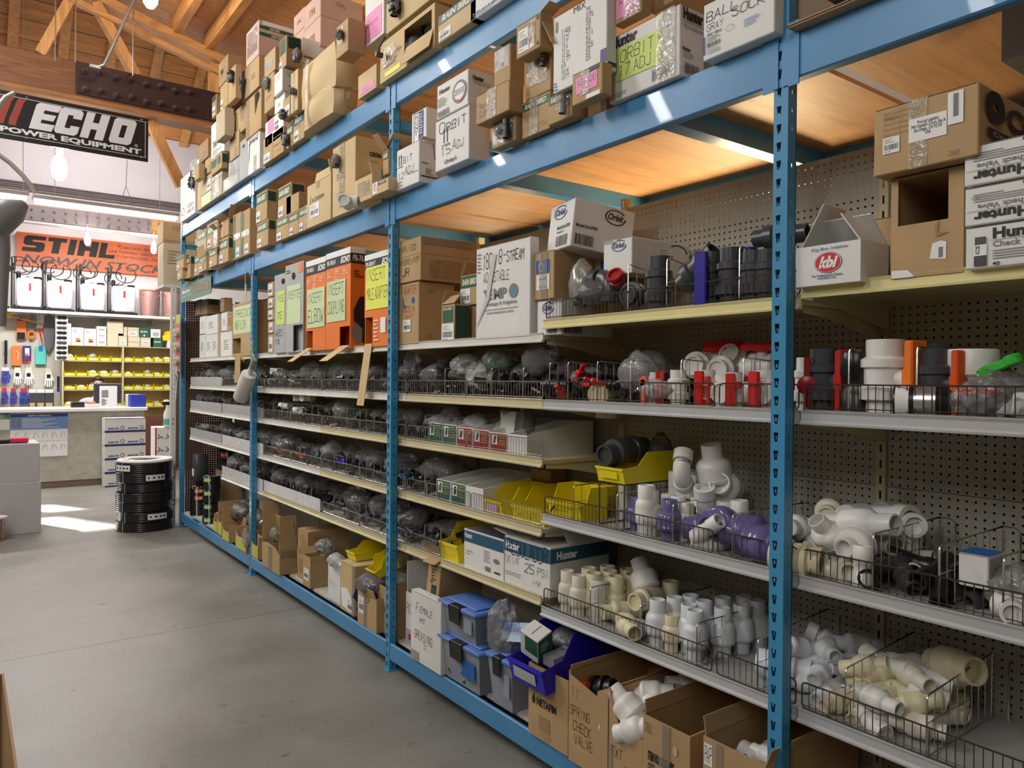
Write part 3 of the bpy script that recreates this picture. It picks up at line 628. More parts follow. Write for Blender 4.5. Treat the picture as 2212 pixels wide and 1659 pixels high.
def carton(label, x, y, z, d, w_, h, mat=KR, style='closed', prints=(), group=None, rot=None, name='carton', flaps=(), front=None, amp=0, cat='box', cut=None, inner=None):
    "carton whose aisle face is at x, near side at y; d deep, w_ wide, h high"
    t = thing(name, label, cat, (x, y, z), group=group, rot=rot); th = .005
    mb = MB()
    if style == 'closed':
        if amp: wavy(mb, d, w_, h, amp).build('carton_body', mat, t, smooth=35)
        else:
            mb.box(0, d, 0, w_, 0, h).build('carton_body', mat, t, bevel=.003)
            MB().box(.02, d-.01, w_/2-.0012, w_/2+.0012, h, h+.0012).box(-.0008, 0, w_*.02, w_*.98, h-.0028, h-.0016).build('flap_seam', VOID, t)
    else:
        fp = front or [(0, 0), (1, 0), (1, 1), (0, 1)]
        XF = Matrix(((0, 0, 1, 0), (1, 0, 0, 0), (0, 1, 0, 0), (0, 0, 0, 1)))
        if cut:
            a0, b0, a1, b1 = cut; a0, a1 = 1-a1, 1-a0   # seen from the aisle, left is +y
            for q in ((0, a0, 0, 1), (a1, 1, 0, 1), (a0, a1, 0, b0), (a0, a1, b1, 1)):
                if q[1]-q[0] > .001 and q[3]-q[2] > .001: mb.box(0, th, q[0]*w_, q[1]*w_, q[2]*h, q[3]*h)
            mb.box(th, d, th, w_-th, h-th, h)
        else: mb.prism([((1-a)*w_, b*h) for a, b in fp], th, X=XF)
        mb.box(d-th, d, 0, w_, 0, h).box(th, d-th, 0, th, 0, h).box(th, d-th, w_-th, w_, 0, h).box(th, d-th, th, w_-th, 0, th)
        mb.build('carton_body', mat, t)
    for fl in flaps:
        f, ang, ln = fl[:3]; a = math.radians(ang); ca, sa = math.cos(a), math.sin(a); lo, hi = (fl[3], fl[4]) if len(fl) > 3 else (.01, .99); zz = fl[5] if len(fl) > 5 else h
        # hinge along the face's top edge; ang measured from straight up, outward
        if f == 'f': X = Matrix(((-sa, 0, -ca, 0), (0, 1, 0, lo*w_), (ca, 0, -sa, zz), (0, 0, 0, 1))); L = (hi-lo)*w_
        if f == 'b': X = Matrix(((sa, 0, ca, d-.004), (0, 1, 0, lo*w_), (ca, 0, -sa, zz), (0, 0, 0, 1))); L = (hi-lo)*w_
        if f == 's': X = Matrix(((0, 1, 0, lo*d), (-sa, 0, ca, 0), (ca, 0, sa, zz), (0, 0, 0, 1))); L = (hi-lo)*d
        if f == 'l': X = Matrix(((0, 1, 0, lo*d), (sa, 0, -ca, w_-.004), (ca, 0, sa, zz), (0, 0, 0, 1))); L = (hi-lo)*d
        MB().box(0, ln, 0, L, 0, .004, X=X).build('carton_flap', inner or (KY if mat in (OB, GB) else mat), t, bevel=.001)
    n = 0; panels = []; root = t
    for p in prints:
        k, f, a0, b0, a1, b1 = p[:6]; W_ = w_ if f in 'ft' else d; H_ = d if f == 't' else h; n += 1
        a0, a1, b0, b1 = a0*W_, a1*W_, b0*H_, b1*H_; X = faceX(f, w_, d, h, a0, b0); X = X @ Matrix.Translation((0, 0, n*.0003+(amp if amp else 0))); t = root
        for pf, pa0, pb0, pa1, pb1, po, pX in panels:   # print lying on a label belongs to that label
            if pf == f and pa0-.001 <= a0 and a1 <= pa1+.001 and pb0-.001 <= b0 and b1 <= pb1+.001: t = po; X = pX.inverted() @ X
        if k == 'q':
            q_ = MB().quad((0, 0, 0), (a1-a0, 0, 0), (a1-a0, b1-b0, 0), (0, b1-b0, 0)).build(p[7] if len(p) > 7 else 'printed_panel', p[6], t, X=X)
            if t is root and b1-b0 > .01: panels.append((f, a0, b0, a1, b1, q_, X))
        elif k == 'tape': MB().quad((0, 0, 0), (a1-a0, 0, 0), (a1-a0, b1-b0, 0), (0, b1-b0, 0)).build('packing_tape', TAPE, t, X=X)
        elif k == 't': put_text(t, X, a1-a0, b1-b0, p[6], p[7], p[8] if len(p) > 8 else 'b')
        elif k == 'bar':
            m2 = MB(); A, B = a1-a0, b1-b0; m2.quad((0, 0, 0), (A, 0, 0), (A, B, 0), (0, B, 0), 0); r = random.Random(int(a0*9999)+int(b1*999)); q = .1
            e = .0004
            while q < .88:
                s_ = r.choice((.012, .02, .035)); m2.quad((A*q, B*.22, e), (A*(q+s_), B*.22, e), (A*(q+s_), B*.55, e), (A*q, B*.55, e), 1); q += s_+r.choice((.015, .025, .03))
            for j, (wd_, yy) in enumerate(((.5, .86), (.35, .76), (.6, .66), (.4, .1))): m2.quad((A*.1, B*yy, e), (A*(.1+wd_), B*yy, e), (A*(.1+wd_), B*(yy+.035), e), (A*.1, B*(yy+.035), e), 2)
            m2.build('barcode_label', BARM, t, X=X)
        elif k == 'bars':   # bars printed straight on the board
            m2 = MB(); A, B = a1-a0, b1-b0; r = random.Random(int(a0*9999)+7); q = 0
            while q < .96: s_ = r.choice((.012, .022, .035)); m2.quad((A*q, 0, 0), (A*(q+s_), 0, 0), (A*(q+s_), B, 0), (A*q, B, 0)); q += s_+r.choice((.015, .022, .03))
            m2.build('printed_barcode', BLK, t, X=X)
        elif k == 'lines':
            m2 = MB(); A, B = a1-a0, b1-b0; N = p[6]; r = random.Random(N+int(a0*999))
            for j in range(N): m2.box(0, A*r.uniform(.5, 1), B*(j+.25)/N, B*(j+.55)/N, 0, .0002)
            m2.build('fine_print', p[7], t, X=X)
        elif k == 'ell':
            m2 = MB(); A, B = (a1-a0)/2, (b1-b0)/2; m2.add([(A+A*math.cos(2*PI*i/28), B+B*math.sin(2*PI*i/28), 0) for i in range(28)], [tuple(range(28))]); m2.build(p[7] if len(p) > 7 else 'printed_oval', p[6], t, X=X)
        elif k == 'ring':
            m2 = MB(); A, B = (a1-a0)/2, (b1-b0)/2; q = p[7]; s0, s1 = p[8] if len(p) > 8 else (0, 1)
            for i in range(32):
                if not s0 <= i/32 < s1: continue
                t0, t1 = 2*PI*i/32, 2*PI*(i+1)/32; m2.quad((A+A*math.cos(t0), B+B*math.sin(t0), 0), (A+A*math.cos(t1), B+B*math.sin(t1), 0), (A+A*q*math.cos(t1), B+B*q*math.sin(t1), 0), (A+A*q*math.cos(t0), B+B*q*math.sin(t0), 0))
            m2.build('printed_ring', p[6], t, X=X)
        elif k == 'poly':
            m2 = MB(); A, B = a1-a0, b1-b0; m2.add([(u*A, v*B, 0) for u, v in p[6]], [tuple(range(len(p[6])))]); m2.build(p[8] if len(p) > 8 else 'printed_mark', p[7], t, X=X)
    return root
def bx(label, cr, L, Rr, T, B=None, z=None, x=1.93, d=.3, S_=None, TL=None, BL=None, y1=None, h=None, **k):
    "carton from its outline in the photograph: left and right edges of its aisle face, top and bottom at the right edge"
    TT = T if T is not None else TL
    yR = at(*cr(Rr, TT), x=x).y; yL = at(*cr(L, TT), x=x).y
    e = Rr if T is not None else L
    z1 = at(*cr(e, TT), x=x).z
    eb = Rr if B is not None else L; vb = B if B is not None else BL
    if z is None: z = at(*cr(eb, vb), x=x).z if vb is not None else None
    if S_ is not None: d = max(.05, at(*cr(S_, TT), y=yR).x-x)
    if h: z1 = z+h
    return carton(label, x, yR+.001, z+.0005, d, yL-yR-.002, z1-z-.001, **k)
def RB(f='f', b0=.62, b1=.93, txt=True, bar=True, m=GRN, side=True):
    p = [('q', f, .03, b0, .97, b1, m, 'printed_band')]
    if txt: p.append(('t', f, .1, b0+(b1-b0)*.22, .88, b0+(b1-b0)*.78, 'RAIN BIRD', CRM, 'Bi'))
    if side: p.append(('q', 's', .12, b0, .85, b1, DGR, 'printed_band'))
    if bar: p.append(('bar', f, .04, .04, .42, .36))
    return p
# ---------------------------------------------------------------- upper deck
UD = 'upper deck'; g = 'cartons stacked on the upper deck'
def up(desc, *a, row='', **k): return rowed(bx(desc, *a, **k), desc, row)
Rl, Rm, Rt = 'upper deck bottom row', 'upper deck middle row', 'upper deck top row'
tp = lambda f='f': ('tape', f, .35, 0, .65, 1)
up('white carton with dark plastic bag stuck on its front', B8, 95, 385, 1010, row=Rl, z=ZU, d=.25, mat=WB, x=1.9, prints=[('t', 'f', .5, .1, .95, .16, 'HDPE 12X', NVY, 'b'), ('lines', 'f', .5, .2, .95, .3, 3, NVY), ('ring', 'f', .05, .12, .3, .3, GRY, .8)])
up('narrow tan carton with small side print', B8, 430, 497, 1290, row=Rl, z=ZU, d=.3, mat=KY, x=1.9)
up('pale carton covered by a paper sheet', B8, 500, 715, 1457, row=Rl, z=ZU, d=.3, mat=KG, x=1.9, prints=[('q', 'f', .05, .05, .95, .95, PLM, 'paper_sheet')])
up('cool kraft carton with two white labels', B8, 720, 915, 1190, row=Rl, z=ZU, d=.3, mat=KG, x=1.9, prints=[('bar', 'f', .05, .1, .3, .4), ('bar', 'f', .4, .1, .75, .4), ('tape', 'f', .3, 0, .7, 1)])
up('plain grey-kraft carton with clear wrap over its front', B8, 935, 1250, 1060, row=Rl, z=ZU, d=.3, mat=GB, x=1.9, prints=[('tape', 'f', .1, .05, .9, .95)])
up('grey carton with a small dark hole near the top', B8, 1262, 1440, 385, row=Rl, z=ZU, d=.3, mat=GB, x=1.9, prints=[('ell', 'f', .4, .78, .62, .86, VOID, 'torn_hole')])
up('tall white carton lettered Irritrol', B8, 1440, 1670, 240, row=Rl, z=ZU, S_=1745, mat=WB, x=1.9, prints=[('t', 'f', .15, .76, .85, .87, 'Irritrol', BLK, 'b'), ('q', 'f', .1, .88, .95, .89, BLK), ('poly', 'f', .08, .2, .2, .8, [(0, 0), (.5, .5), (.7, 1), (.3, 1)], VOID, 'torn_slit'), ('tape', 'f', .5, 0, .75, .4)])
up('kraft carton with a narrow slit and a barcode label', B8, 1742, 1922, 330, row=Rl, z=ZU, d=.3, mat=KR, x=1.9, prints=[('bar', 'f', .05, .03, .75, .36), ('poly', 'f', .4, .55, .6, .92, [(.3, 0), (1, .7), (.8, 1), (.2, .9)], VOID, 'torn_slit')])
up('kraft carton with small logo print at its top', B8, 1927, 2143, 190, row=Rl, z=ZU, d=.3, mat=KR, x=1.9, prints=[('t', 'f', .1, .74, .8, .8, 'Rain Bird', KD, 'bi'), ('lines', 'f', .1, .4, .8, .5, 2, KD), ('t', 'f', .2, .15, .8, .24, 'LIMITED', GRY, 'h')])
up('kraft carton with green band behind a black fitting in a bag', F8, 180, 310, 1115, row=Rl, z=ZU, d=.3, mat=KR, x=1.9, prints=RB(b0=.5, b1=.92, bar=False))
up('flat white carton below the green leaf one', A8, 1967, 2165, 985, 1300, row=Rm, d=.3, mat=WB, x=1.895, prints=[('lines', 'f', .3, .3, .7, .6, 3, GB)])
up('kraft carton with blue-green band and white label', F8, 318, 525, 880, row=Rl, z=ZU, d=.3, mat=KR, x=1.9, prints=[('q', 'f', .05, .62, .98, .93, TEAL, 'printed_band'), ('t', 'f', .12, .68, .8, .86, 'RAIN', CRM, 'Bi'), ('bar', 'f', .05, .06, .5, .42), ('tape', 'f', .45, .5, .7, 1)])
t27 = up('big bulging kraft carton sagging over the blue beam', F8, 528, 1095, 265, row=Rl, z=ZU, S_=1590, mat=KY, x=1.86, amp=.035, prints=[('tape', 'f', .2, 0, .32, 1), ('lines', 'f', .45, .7, .85, .8, 3, KD), ('tape', 's', .35, .2, .7, 1)])
up('kraft carton with a pink paper label low on its front', F8, 1600, 1965, -45, row=Rl, z=ZU, d=.35, mat=KY, x=1.9, prints=[('q', 'f', .12, .12, .88, .42, PNK, 'paper_label'), ('t', 'f', .25, .18, .75, .36, 'JARS\nMARLEX', GRY, 'h')])
# torn-open carton with black bags
tb = up('torn-open kraft carton showing black bagged fittings', G8, 575, 1655, 40, row=Rl, z=ZU, d=.34, x=1.9, mat=KY, style='cut', cut=(.47, .16, .95, .9), prints=[('t', 'f', .1, .52, .42, .6, 'TORO', KD, 'b'), ('lines', 'f', .08, .3, .4, .45, 3, KD), ('q', 'f', .1, .08, .4, .2, YLP, 'yellow_note'), ('tape', 'f', .05, .35, .3, .8)], flaps=[('f', 165, .1, .02, .5, .1)])
up('kraft carton with a grey-green band and white label', G8, 1722, 2480, -240, row=Rl, z=ZU, x=1.9, d=.34, mat=KY, prints=[('q', 'f', .02, .64, .98, .97, TEAL, 'printed_band'), ('t', 'f', .1, .7, .9, .92, 'RAIN BIRD', CRM, 'Bi'), ('bar', 'f', .03, .05, .36, .4)])
up('white and blue carton at the top edge of the photo', d4, 778, 1300, -360, row=Rl, z=ZU, x=1.9, d=.34, mat=WB, prints=[('t', 'f', .05, .16, .5, .32, 'Hunter', NVY, 'b'), ('lines', 'f', .05, .05, .55, .14, 2, BLU), ('q', 'f', .55, .1, .95, .34, GB)])
# middle row
up('small kraft carton with clear tape on a pale carton', B8, 500, 715, 1118, 1457, row=Rm, d=.3, mat=KG, x=1.9, prints=[('bar', 'f', .55, .08, .9, .7)])
up('flat cool kraft carton with label', B8, 720, 915, 1085, 1190, row=Rm, d=.3, mat=KG, x=1.9, prints=[('bar', 'f', .05, .1, .65, .9)])
up('grey carton wrapped in clear tape', B8, 285, 408, 812, 1150, row=Rm, S_=580, mat=GB, x=1.9, prints=[('tape', 'f', .2, 0, .8, 1)])
up('small kraft carton jutting out over the aisle', B8, 368, 455, 935, 1235, row=Rm, S_=572, mat=KR, x=1.82)
up('narrow kraft carton with white label', B8, 583, 690, 800, 1110, row=Rm, d=.3, mat=KR, x=1.9, prints=[('bar', 'f', .05, .1, .55, .5)])
up('kraft carton with dark green band and open lower flap', B8, 705, 912, 690, 1030, row=Rm, S_=1032, mat=KR, x=1.88, prints=[('q', 'f', .05, .35, .9, .8, GRN, 'printed_band'), ('q', 's', .15, .35, .95, .85, DGR, 'printed_band'), ('tape', 'f', .5, .2, .7, 1)])
up('grey carton under glare with a small plastic pouch', B8, 1047, 1255, 780, 1065, row=Rm, d=.3, mat=GB, x=1.9, prints=[('tape', 'f', .2, 0, .6, 1)])
up('kraft carton with faint lettering', B8, 1072, 1256, 260, 778, row=Rm, d=.3, mat=KR, x=1.89, prints=[('t', 'f', .1, .72, .6, .84, 'EISHI', KD, 'b'), ('tape', 'f', .5, 0, .8, .4)])
up('tall kraft carton with a torn slit in its front', A8, 1395, 1700, 900, 1715, row=Rm, S_=1768, mat=KR, x=1.89, prints=[('poly', 'f', .6, .45, .95, .98, [(.1, 0), (.45, .4), (.95, .75), (.6, 1), (0, .95)], VOID, 'torn_slit'), ('tape', 'f', .05, 0, .25, 1)])
up('white carton with pink note and barcode', A8, 1780, 2140, 1330, 1850, row=Rm, d=.3, mat=WB, x=1.9, prints=[('q', 'f', .15, .45, .5, .95, PNK, 'pink_note'), ('t', 'f', .22, .6, .42, .75, '1\nAdj', GRY, 'h'), ('bars', 'f', .56, .4, .75, .55), ('bars', 'f', .56, .62, .75, .72)])
up('slim kraft carton with white shipping label', F8, 105, 245, 590, 1010, row=Rm, S_=300, mat=KR, x=1.86, prints=[('bar', 'f', .3, .1, .95, .6)])
up('slim kraft carton with a round metal knob taped on', F8, 262, 400, 60, 880, row=Rm, S_=525, mat=KY, x=1.85, prints=[('tape', 'f', .3, 0, .6, 1)])
up('white carton lettered TEMPO half hidden by a jutting carton', B8, 705, 965, -60, 690, row=Rm, d=.3, mat=WB, x=1.9, prints=[('t', 'f', .12, .3, .6, .48, 'TEMPO', GRY, 'B'), ('lines', 'f', .12, .1, .8, .25, 3, GRY)])
up('tall kraft carton jutting out with its underside showing', B8, 803, 972, -185, 375, row=Rm, S_=1158, mat=KG, x=1.8)
up('small brown carton with green print and white label', A8, 720, 808, 1030, 1450, row=Rt, S_=880, mat=KD, x=1.88, prints=[('bar', 'f', .1, .1, .7, .5), ('q', 'f', .1, .75, .9, .95, DGR, 'printed_band')])
up('dark brown carton with torn top near the white wall', B8, 425, 640, 425, 810, row=Rt, S_=705, mat=KD, x=1.9, prints=[('tape', 'f', .1, .1, .9, .5), ('q', 'f', .0, .0, .2, .3, WHT, 'paper_label')])
up('tall kraft carton with white side label', A8, 886, 1037, 740, 1250, row=Rt, S_=1060, mat=KR, x=1.9, prints=[('bar', 'f', .05, .05, .35, .42)])
up('kraft carton with a grey cap in clear film', A8, 852, 1037, 230, 725, row=Rt, S_=1340, mat=KD, x=1.9, prints=[('tape', 'f', .05, .3, .7, .7), ('ell', 'f', .25, .42, .55, .62, GPV, 'grey_cap')])
up('long kraft carton jutting out with a bagged fitting at its top', A8, 1048, 1190, 430, 1110, row=Rt, S_=1300, mat=KR, x=1.8)
up('kraft carton with flat taped parts, behind a tall carton', A8, 1165, 1392, 1180, 1715, row=Rt, d=.3, mat=KR, x=1.9, prints=[('tape', 'f', .5, .4, .9, .95)])
up('tall plain kraft carton with a corner shadow', A8, 1312, 1655, 246, 880, row=Rt, S_=1765, mat=KR, x=1.88, prints=[('tape', 'f', .3, 0, .5, 1), ('lines', 'f', .55, .4, .8, .6, 3, KD)])
up('rosy carton with two upside-down green bands on its side', a4, 680, 787, 162, 460, row=Rt, S_=1085, mat=KP, x=1.88, prints=[('q', 's', .02, .76, .98, .85, GRN, 'printed_band'), ('t', 's', .3, .77, .6, .84, 'RAIN BIRD', CRM, 'bi'), ('q', 's', .02, .56, .72, .66, GRN, 'printed_band'), ('t', 's', .35, .57, .7, .65, 'RAIN BIRD', CRM, 'bi'), ('q', 'f', .1, .2, .9, .9, FILG, 'torn_tape'), ('q', 's', .1, .87, .99, .99, WHT, 'paper_label')])
up('kraft carton with a torn printed label', E8, 105, 320, 910, 1370, row=Rt, S_=400, mat=KR, x=1.89, prints=[('q', 'f', .08, .3, .75, .62, GB, 'torn_label'), ('t', 'f', .1, .34, .7, .56, 'ABS 23', BLK, 'h')])
up('tall kraft carton with dark plastic pouch at its corner', A8, 1765, 1955, 560, 1285, row=Rt, d=.3, mat=KR, x=1.895, prints=[('t', 'f', .2, .3, .7, .42, 'LANDSCAPE\n500', KD, 'b')])
up('white carton with a green leaf mark on its side', E8, 300, 460, 1345, 1790, row=Rt, S_=715, mat=WB, x=1.87, prints=[('t', 'f', .1, .55, .8, .9, 'UNDG\nDRIP', GRY, 'h')]+[('poly', 's', .3, .55, .85, .9, [(.5+.1*math.cos(q), .05+.1*math.sin(q)), (.5+.5*math.cos(q+.05), .05+.9*math.sin(q+.05)), (.5+.5*math.cos(q+.16), .05+.9*math.sin(q+.16))], GPL, 'leaf_mark') for q in (.1, .5, .9, 1.3, 1.7, 2.1, 2.5)]+[('q', 's', .5, .05, .95, .3, GPL, 'green_square')])
up('kraft carton with dark green panels and a silver bag on it', E8, 405, 540, 680, 1290, row=Rt, S_=850, mat=KR, x=1.88, prints=[('q', 'f', .1, .45, .9, .95, DGR, 'printed_band'), ('q', 's', .12, .58, .9, .95, DGR, 'printed_band'), ('bar', 'f', .0, -.02, .4, .25)])
up('white carton with list print behind a bulging carton', E8, 800, 850, 735, z=ZU, row=Rt, S_=1520, mat=WB, x=2.3, prints=[('lines', 's', .05, .7, .5, .9, 4, GRY), ('t', 's', .35, .6, .6, .72, 'Hunter', GRY, 'bi')])
t28 = up('big bulging kraft carton resting on a second one', E8, 865, 1515, 800, 1690, row=Rt, S_=1985, mat=KY, x=1.86, amp=.03, prints=[('tape', 'f', .22, 0, .34, 1)])
up('kraft carton jutting out with a black fitting on its front', E8, 1535, 1770, 330, 990, row=Rt, S_=2110, mat=KR, x=1.78, prints=[('tape', 'f', .15, .4, .6, .85)])
up('white carton with a pink note beside a torn carton', G8, 270, 645, -620, 650, row=Rt, d=.4, mat=WB, x=1.9, prints=[('q', 'f', .03, .05, .9, .5, PNK, 'pink_note'), ('t', 'f', .12, .28, .7, .42, 'DRIP\nCOMPRESSION', BLK, 'h')])
up('kraft carton with a black fitting, cut off by the top edge', G8, 690, 1600, -700, -40, row=Rt, d=.4, mat=KY, x=1.9)
for j, (L, R_, T, B, S_, nm) in enumerate(((905, 1222, -190, 292, 2065, 'top'), (905, 1222, 298, 900, 2065, 'lower'), (690, 903, 120, 520, None, 'left top'), (690, 903, 525, 980, None, 'left lower'))):
    bx(f'rosy carton of the tall back row under the roof, {nm} one', E8, L, R_, T, B, x=2.45, S_=S_, d=.45, mat=KP, prints=[('t', 's', .35, .55, .6, .75, 'STIHLL', KD, 'n'), ('t', 'f', .3, .3, .7, .6, 'STIHL', KD, 'b')] if j < 2 else [('t', 'f', .3, .4, .7, .6, 'STIHL', KD, 'b')])
# supports hidden behind the front row so that the back row rests on the deck
for y0, y1 in ((6.05, 6.55), (6.56, 7.1)):
    carton(f'plain brown carton on the upper deck carrying the tall back row, {nth("hid")} one', 2.46, y0, ZU, .44, y1-y0, .5, mat=KD)
# ---------------------------------------------------------------- lower deck, far bay
L0 = 'lower deck far bay'
def lo(desc, *a, row=L0, **k): return rowed(bx(desc, *a, **k), desc, row)
lo('small kraft carton with green print beyond the far post', C8, 12, 150, 1365, 1650, x=1.84, d=.25, mat=KR, prints=RB(b0=.7, b1=.92, txt=False))
lo('small kraft carton under it beyond the far post', D8, 30, 126, 365, z=ZL, x=1.84, d=.25, mat=KR, prints=[('bar', 'f', .05, .1, .5, .6)])
lo('kraft carton with pale green band', C8, 138, 288, 1385, z=ZL, x=1.88, S_=366, mat=KR, prints=RB())
lo('kraft carton half hidden by one with open flap', C8, 370, 470, 1370, z=ZL, x=1.9, d=.3, mat=KR, prints=RB(bar=True))
lo('kraft carton with clear tape and its flap standing open', C8, 463, 603, 1385, z=ZL, x=1.87, d=.3, mat=KR, prints=RB()+[('tape', 'f', .5, 0, .65, 1)], flaps=[('f', 15, .1)])
lo('upper kraft carton with dark green band, standing alone', C8, 432, 602, 850, 1372, x=1.905, d=.3, mat=KG, prints=RB(b0=.66, b1=.95))
lo('lower kraft carton with green band behind a front one', C8, 610, 700, 1225, z=ZL, x=1.9, d=.3, mat=KR, prints=RB())
lo('lower kraft carton with label, jutting out', C8, 662, 812, 1245, z=ZL, x=1.86, S_=866, mat=KR, prints=RB())
lo('upper kraft carton with wide green band', C8, 620, 842, 655, 1215, x=1.905, S_=942, mat=KR, prints=RB(b0=.55, b1=.9)[:-1]+[('bar', 'f', .05, .12, .35, .4)])
lo('small upper kraft carton with two open flaps', C8, 748, 832, 840, 1235, x=1.86, S_=882, mat=KR, prints=[('tape', 'f', .1, .1, .9, .9)], flaps=[('f', 50, .05), ('s', 60, .05)])
lo('lower kraft carton with wide pale green band', C8, 862, 1042, 1000, z=ZL, x=1.88, S_=1146, mat=KR, prints=RB(b0=.55, b1=.9))
lo('upper kraft carton with an open lid and peeling label', C8, 888, 1047, 640, 985, x=1.89, S_=1132, mat=KR, prints=[('q', 'f', .0, 0, .45, .9, KP, 'peeling_label'), ('q', 's', .3, .7, .9, .95, DGR, 'printed_band')], flaps=[('s', 30, .12), ('f', 60, .06)])
for L, R_, T, q in ((1136, 1290, 515, 'left'), (1296, 1472, 440, 'right')):
    lo(f'tall kraft carton with an upright green stripe, {q} of the pair', C8, L, R_, T, z=ZL, x=1.905, d=.3, mat=KR, prints=[('q', 'f', .04, .03, .34, .97, GRN, 'printed_band'), ('bar', 'f', .42, .04, .85, .24), ('tape', 'f', .1, .42, .95, .56)])
L1 = 'lower deck second bay'
lo('upper kraft carton with faded green band', b4, 765, 856, 185, 445, row=L1, x=1.89, S_=946, mat=KR, prints=RB(txt=True)[:-1]+[('bar', 'f', .02, .04, .4, .38)])
lo('lower kraft carton with faded green band', b4, 770, 866, 440, z=ZL, row=L1, x=1.89, S_=936, mat=KR, prints=RB())
lo('upper kraft carton lettered on a green band with no stack-mate', b4, 950, 1062, 122, 395, row=L1, x=1.91, S_=1192, mat=KR, prints=RB())
lo('lower kraft carton lettered on a green band', b4, 936, 1042, 400, z=ZL, row=L1, x=1.905, d=.3, mat=KR, prints=RB())
lo('narrow kraft carton lettered on a green band', b4, 1045, 1126, 370, z=ZL, row=L1, x=1.905, d=.3, mat=KR, prints=RB())
lo('plain kraft carton above the narrow one', b4, 1022, 1127, 208, 372, row=L1, x=1.91, d=.28, mat=KR)
lo('kraft carton with green band and clear tape', b4, 1130, 1213, 318, z=ZL, row=L1, x=1.905, d=.3, mat=KR, prints=RB()+[('tape', 'f', .6, 0, .95, 1)])
lo('large kraft carton lettered AGRIFIM with a white label', b4, 1200, 1402, 60, z=ZL, row=L1, x=1.9, S_=1422, mat=KY, prints=[('t', 'f', .22, .56, .72, .66, 'AGRIFIM', BLK, 'n'), ('poly', 'f', .12, .52, .22, .72, [(.2, 0), (.4, 0), (.6, 1), (.45, 1)], BLK), ('bar', 'f', .14, .2, .54, .52), ('tape', 'f', .4, .85, .55, 1)], flaps=[('s', -25, .12), ('b', 10, .1)])
lo('tall kraft carton lettered CORONA with a cup mark', b4, 1418, 1612, -270, z=ZL, row=L1, x=1.9, S_=1838, mat=KY, prints=[('t', 's', .52, .75, .98, .82, 'CORONA', BLK, 'B'), ('poly', 's', .62, .56, .85, .7, [(0, 0), (1, 0), (1, 1), (0, 1)], KD), ('poly', 's', .64, .57, .83, .69, [(0, 0), (1, 0), (1, 1), (0, 1)], KY), ('poly', 's', .68, .58, .79, .68, [(.3, 0), (.7, 0), (.6, .4), (.9, 1), (.1, 1), (.4, .4)], KD), ('t', 'f', .2, .22, .5, .32, 'CORONA\nCLIPPERS', GRY, 'n'), ('lines', 'f', .2, .5, .6, .6, 3, GRY), ('tape', 'f', .3, .1, .55, 1)])
lo('kraft carton with packing slip tape and a white pipe tee', b4, 1602, 1752, 48, z=ZL, row=L1, x=1.86, S_=1838, mat=KY, prints=[('tape', 'f', .2, .2, .9, .8)], flaps=[('s', -30, .08)])
lo('kraft carton with red upright packing letters and green mark', b4, 1752, 1892, 80, z=ZL, row=L1, x=1.85, d=.3, mat=KY, prints=[('q', 'f', .05, .12, .35, .98, WHT, 'packing_pouch'), ('t', 'f', .1, .3, .3, .95, 'P\nA\nC\nK\nI\nN\nG', RED, 'b'), ('q', 'f', .4, .66, .85, .85, GRN, 'printed_band'), ('t', 'f', .5, .7, .8, .82, 'RAIN', CRM, 'bi')])
lo('small green-banded carton behind the blue post', a4, 1845, 1893, 1268, 1480, row=L1, x=1.93, d=.3, mat=KR, prints=RB(bar=False), flaps=[('l', -55, .14), ('f', 40, .1)])
# ---------------------------------------------------------------- lower deck, third bay
L2 = 'lower deck third bay'
lo('white carton with blue upright print', d4, 275, 400, 905, 1210, row=L2, x=2.0, S_=500, mat=WB, prints=[('q', 'f', .15, .12, .82, .96, NVY, 'printed_panel'), ('q', 'f', .2, .15, .5, .93, WHT), ('t', 'f', .24, .3, .46, .9, 'H\nU\nN\nT', NVY, 'b'), ('lines', 'f', .55, .3, .8, .9, 8, WHT)])
carton('white carton under the one with blue upright print, behind the marked carton', 2.0, at(*d4(400, 905), x=2.0).y+.001, ZL, .25, .24, at(*d4(400, 1210), x=2.0).z-ZL-.001, mat=WB)
ar = [('poly', 'f', a, .58, a+.07, .86, [(.3, 0), (.7, 0), (.7, .7), (1, .7), (.5, 1), (0, .7), (.3, .7)], BLK, 'arrow_mark') for a in (.08, .18)]
lo('white carton marked BIT 12 ADJ with two up arrows', d4, 148, 338, 1190, z=ZL, row=L2, x=1.9, S_=490, mat=WB, prints=ar+[('q', 'f', .06, .54, .3, .555, BLK), ('t', 'f', .3, .6, .72, .76, 'BIT', BLK, 'h'), ('t', 'f', .1, .24, .34, .4, '12', BLK, 'h'), ('t', 'f', .38, .3, .78, .5, 'ADJ', BLK, 'h'), ('lines', 'f', .02, .02, .3, .2, 4, GRY), ('q', 'f', .5, .28, .98, .29, BLK), ('t', 's', .15, .44, .5, .5, "Christy's", BLK, 'bi'), ('lines', 's', .35, .2, .9, .36, 5, BLK), ('q', 's', .1, .14, .98, .17, BLK), ('poly', 's', .75, .6, .98, .98, [(0, 1), (.5, 0), (.65, 0), (.15, 1)], BLK)], flaps=[('s', 80, .04)])
zc = at(*d4(765, 885), x=1.88).z
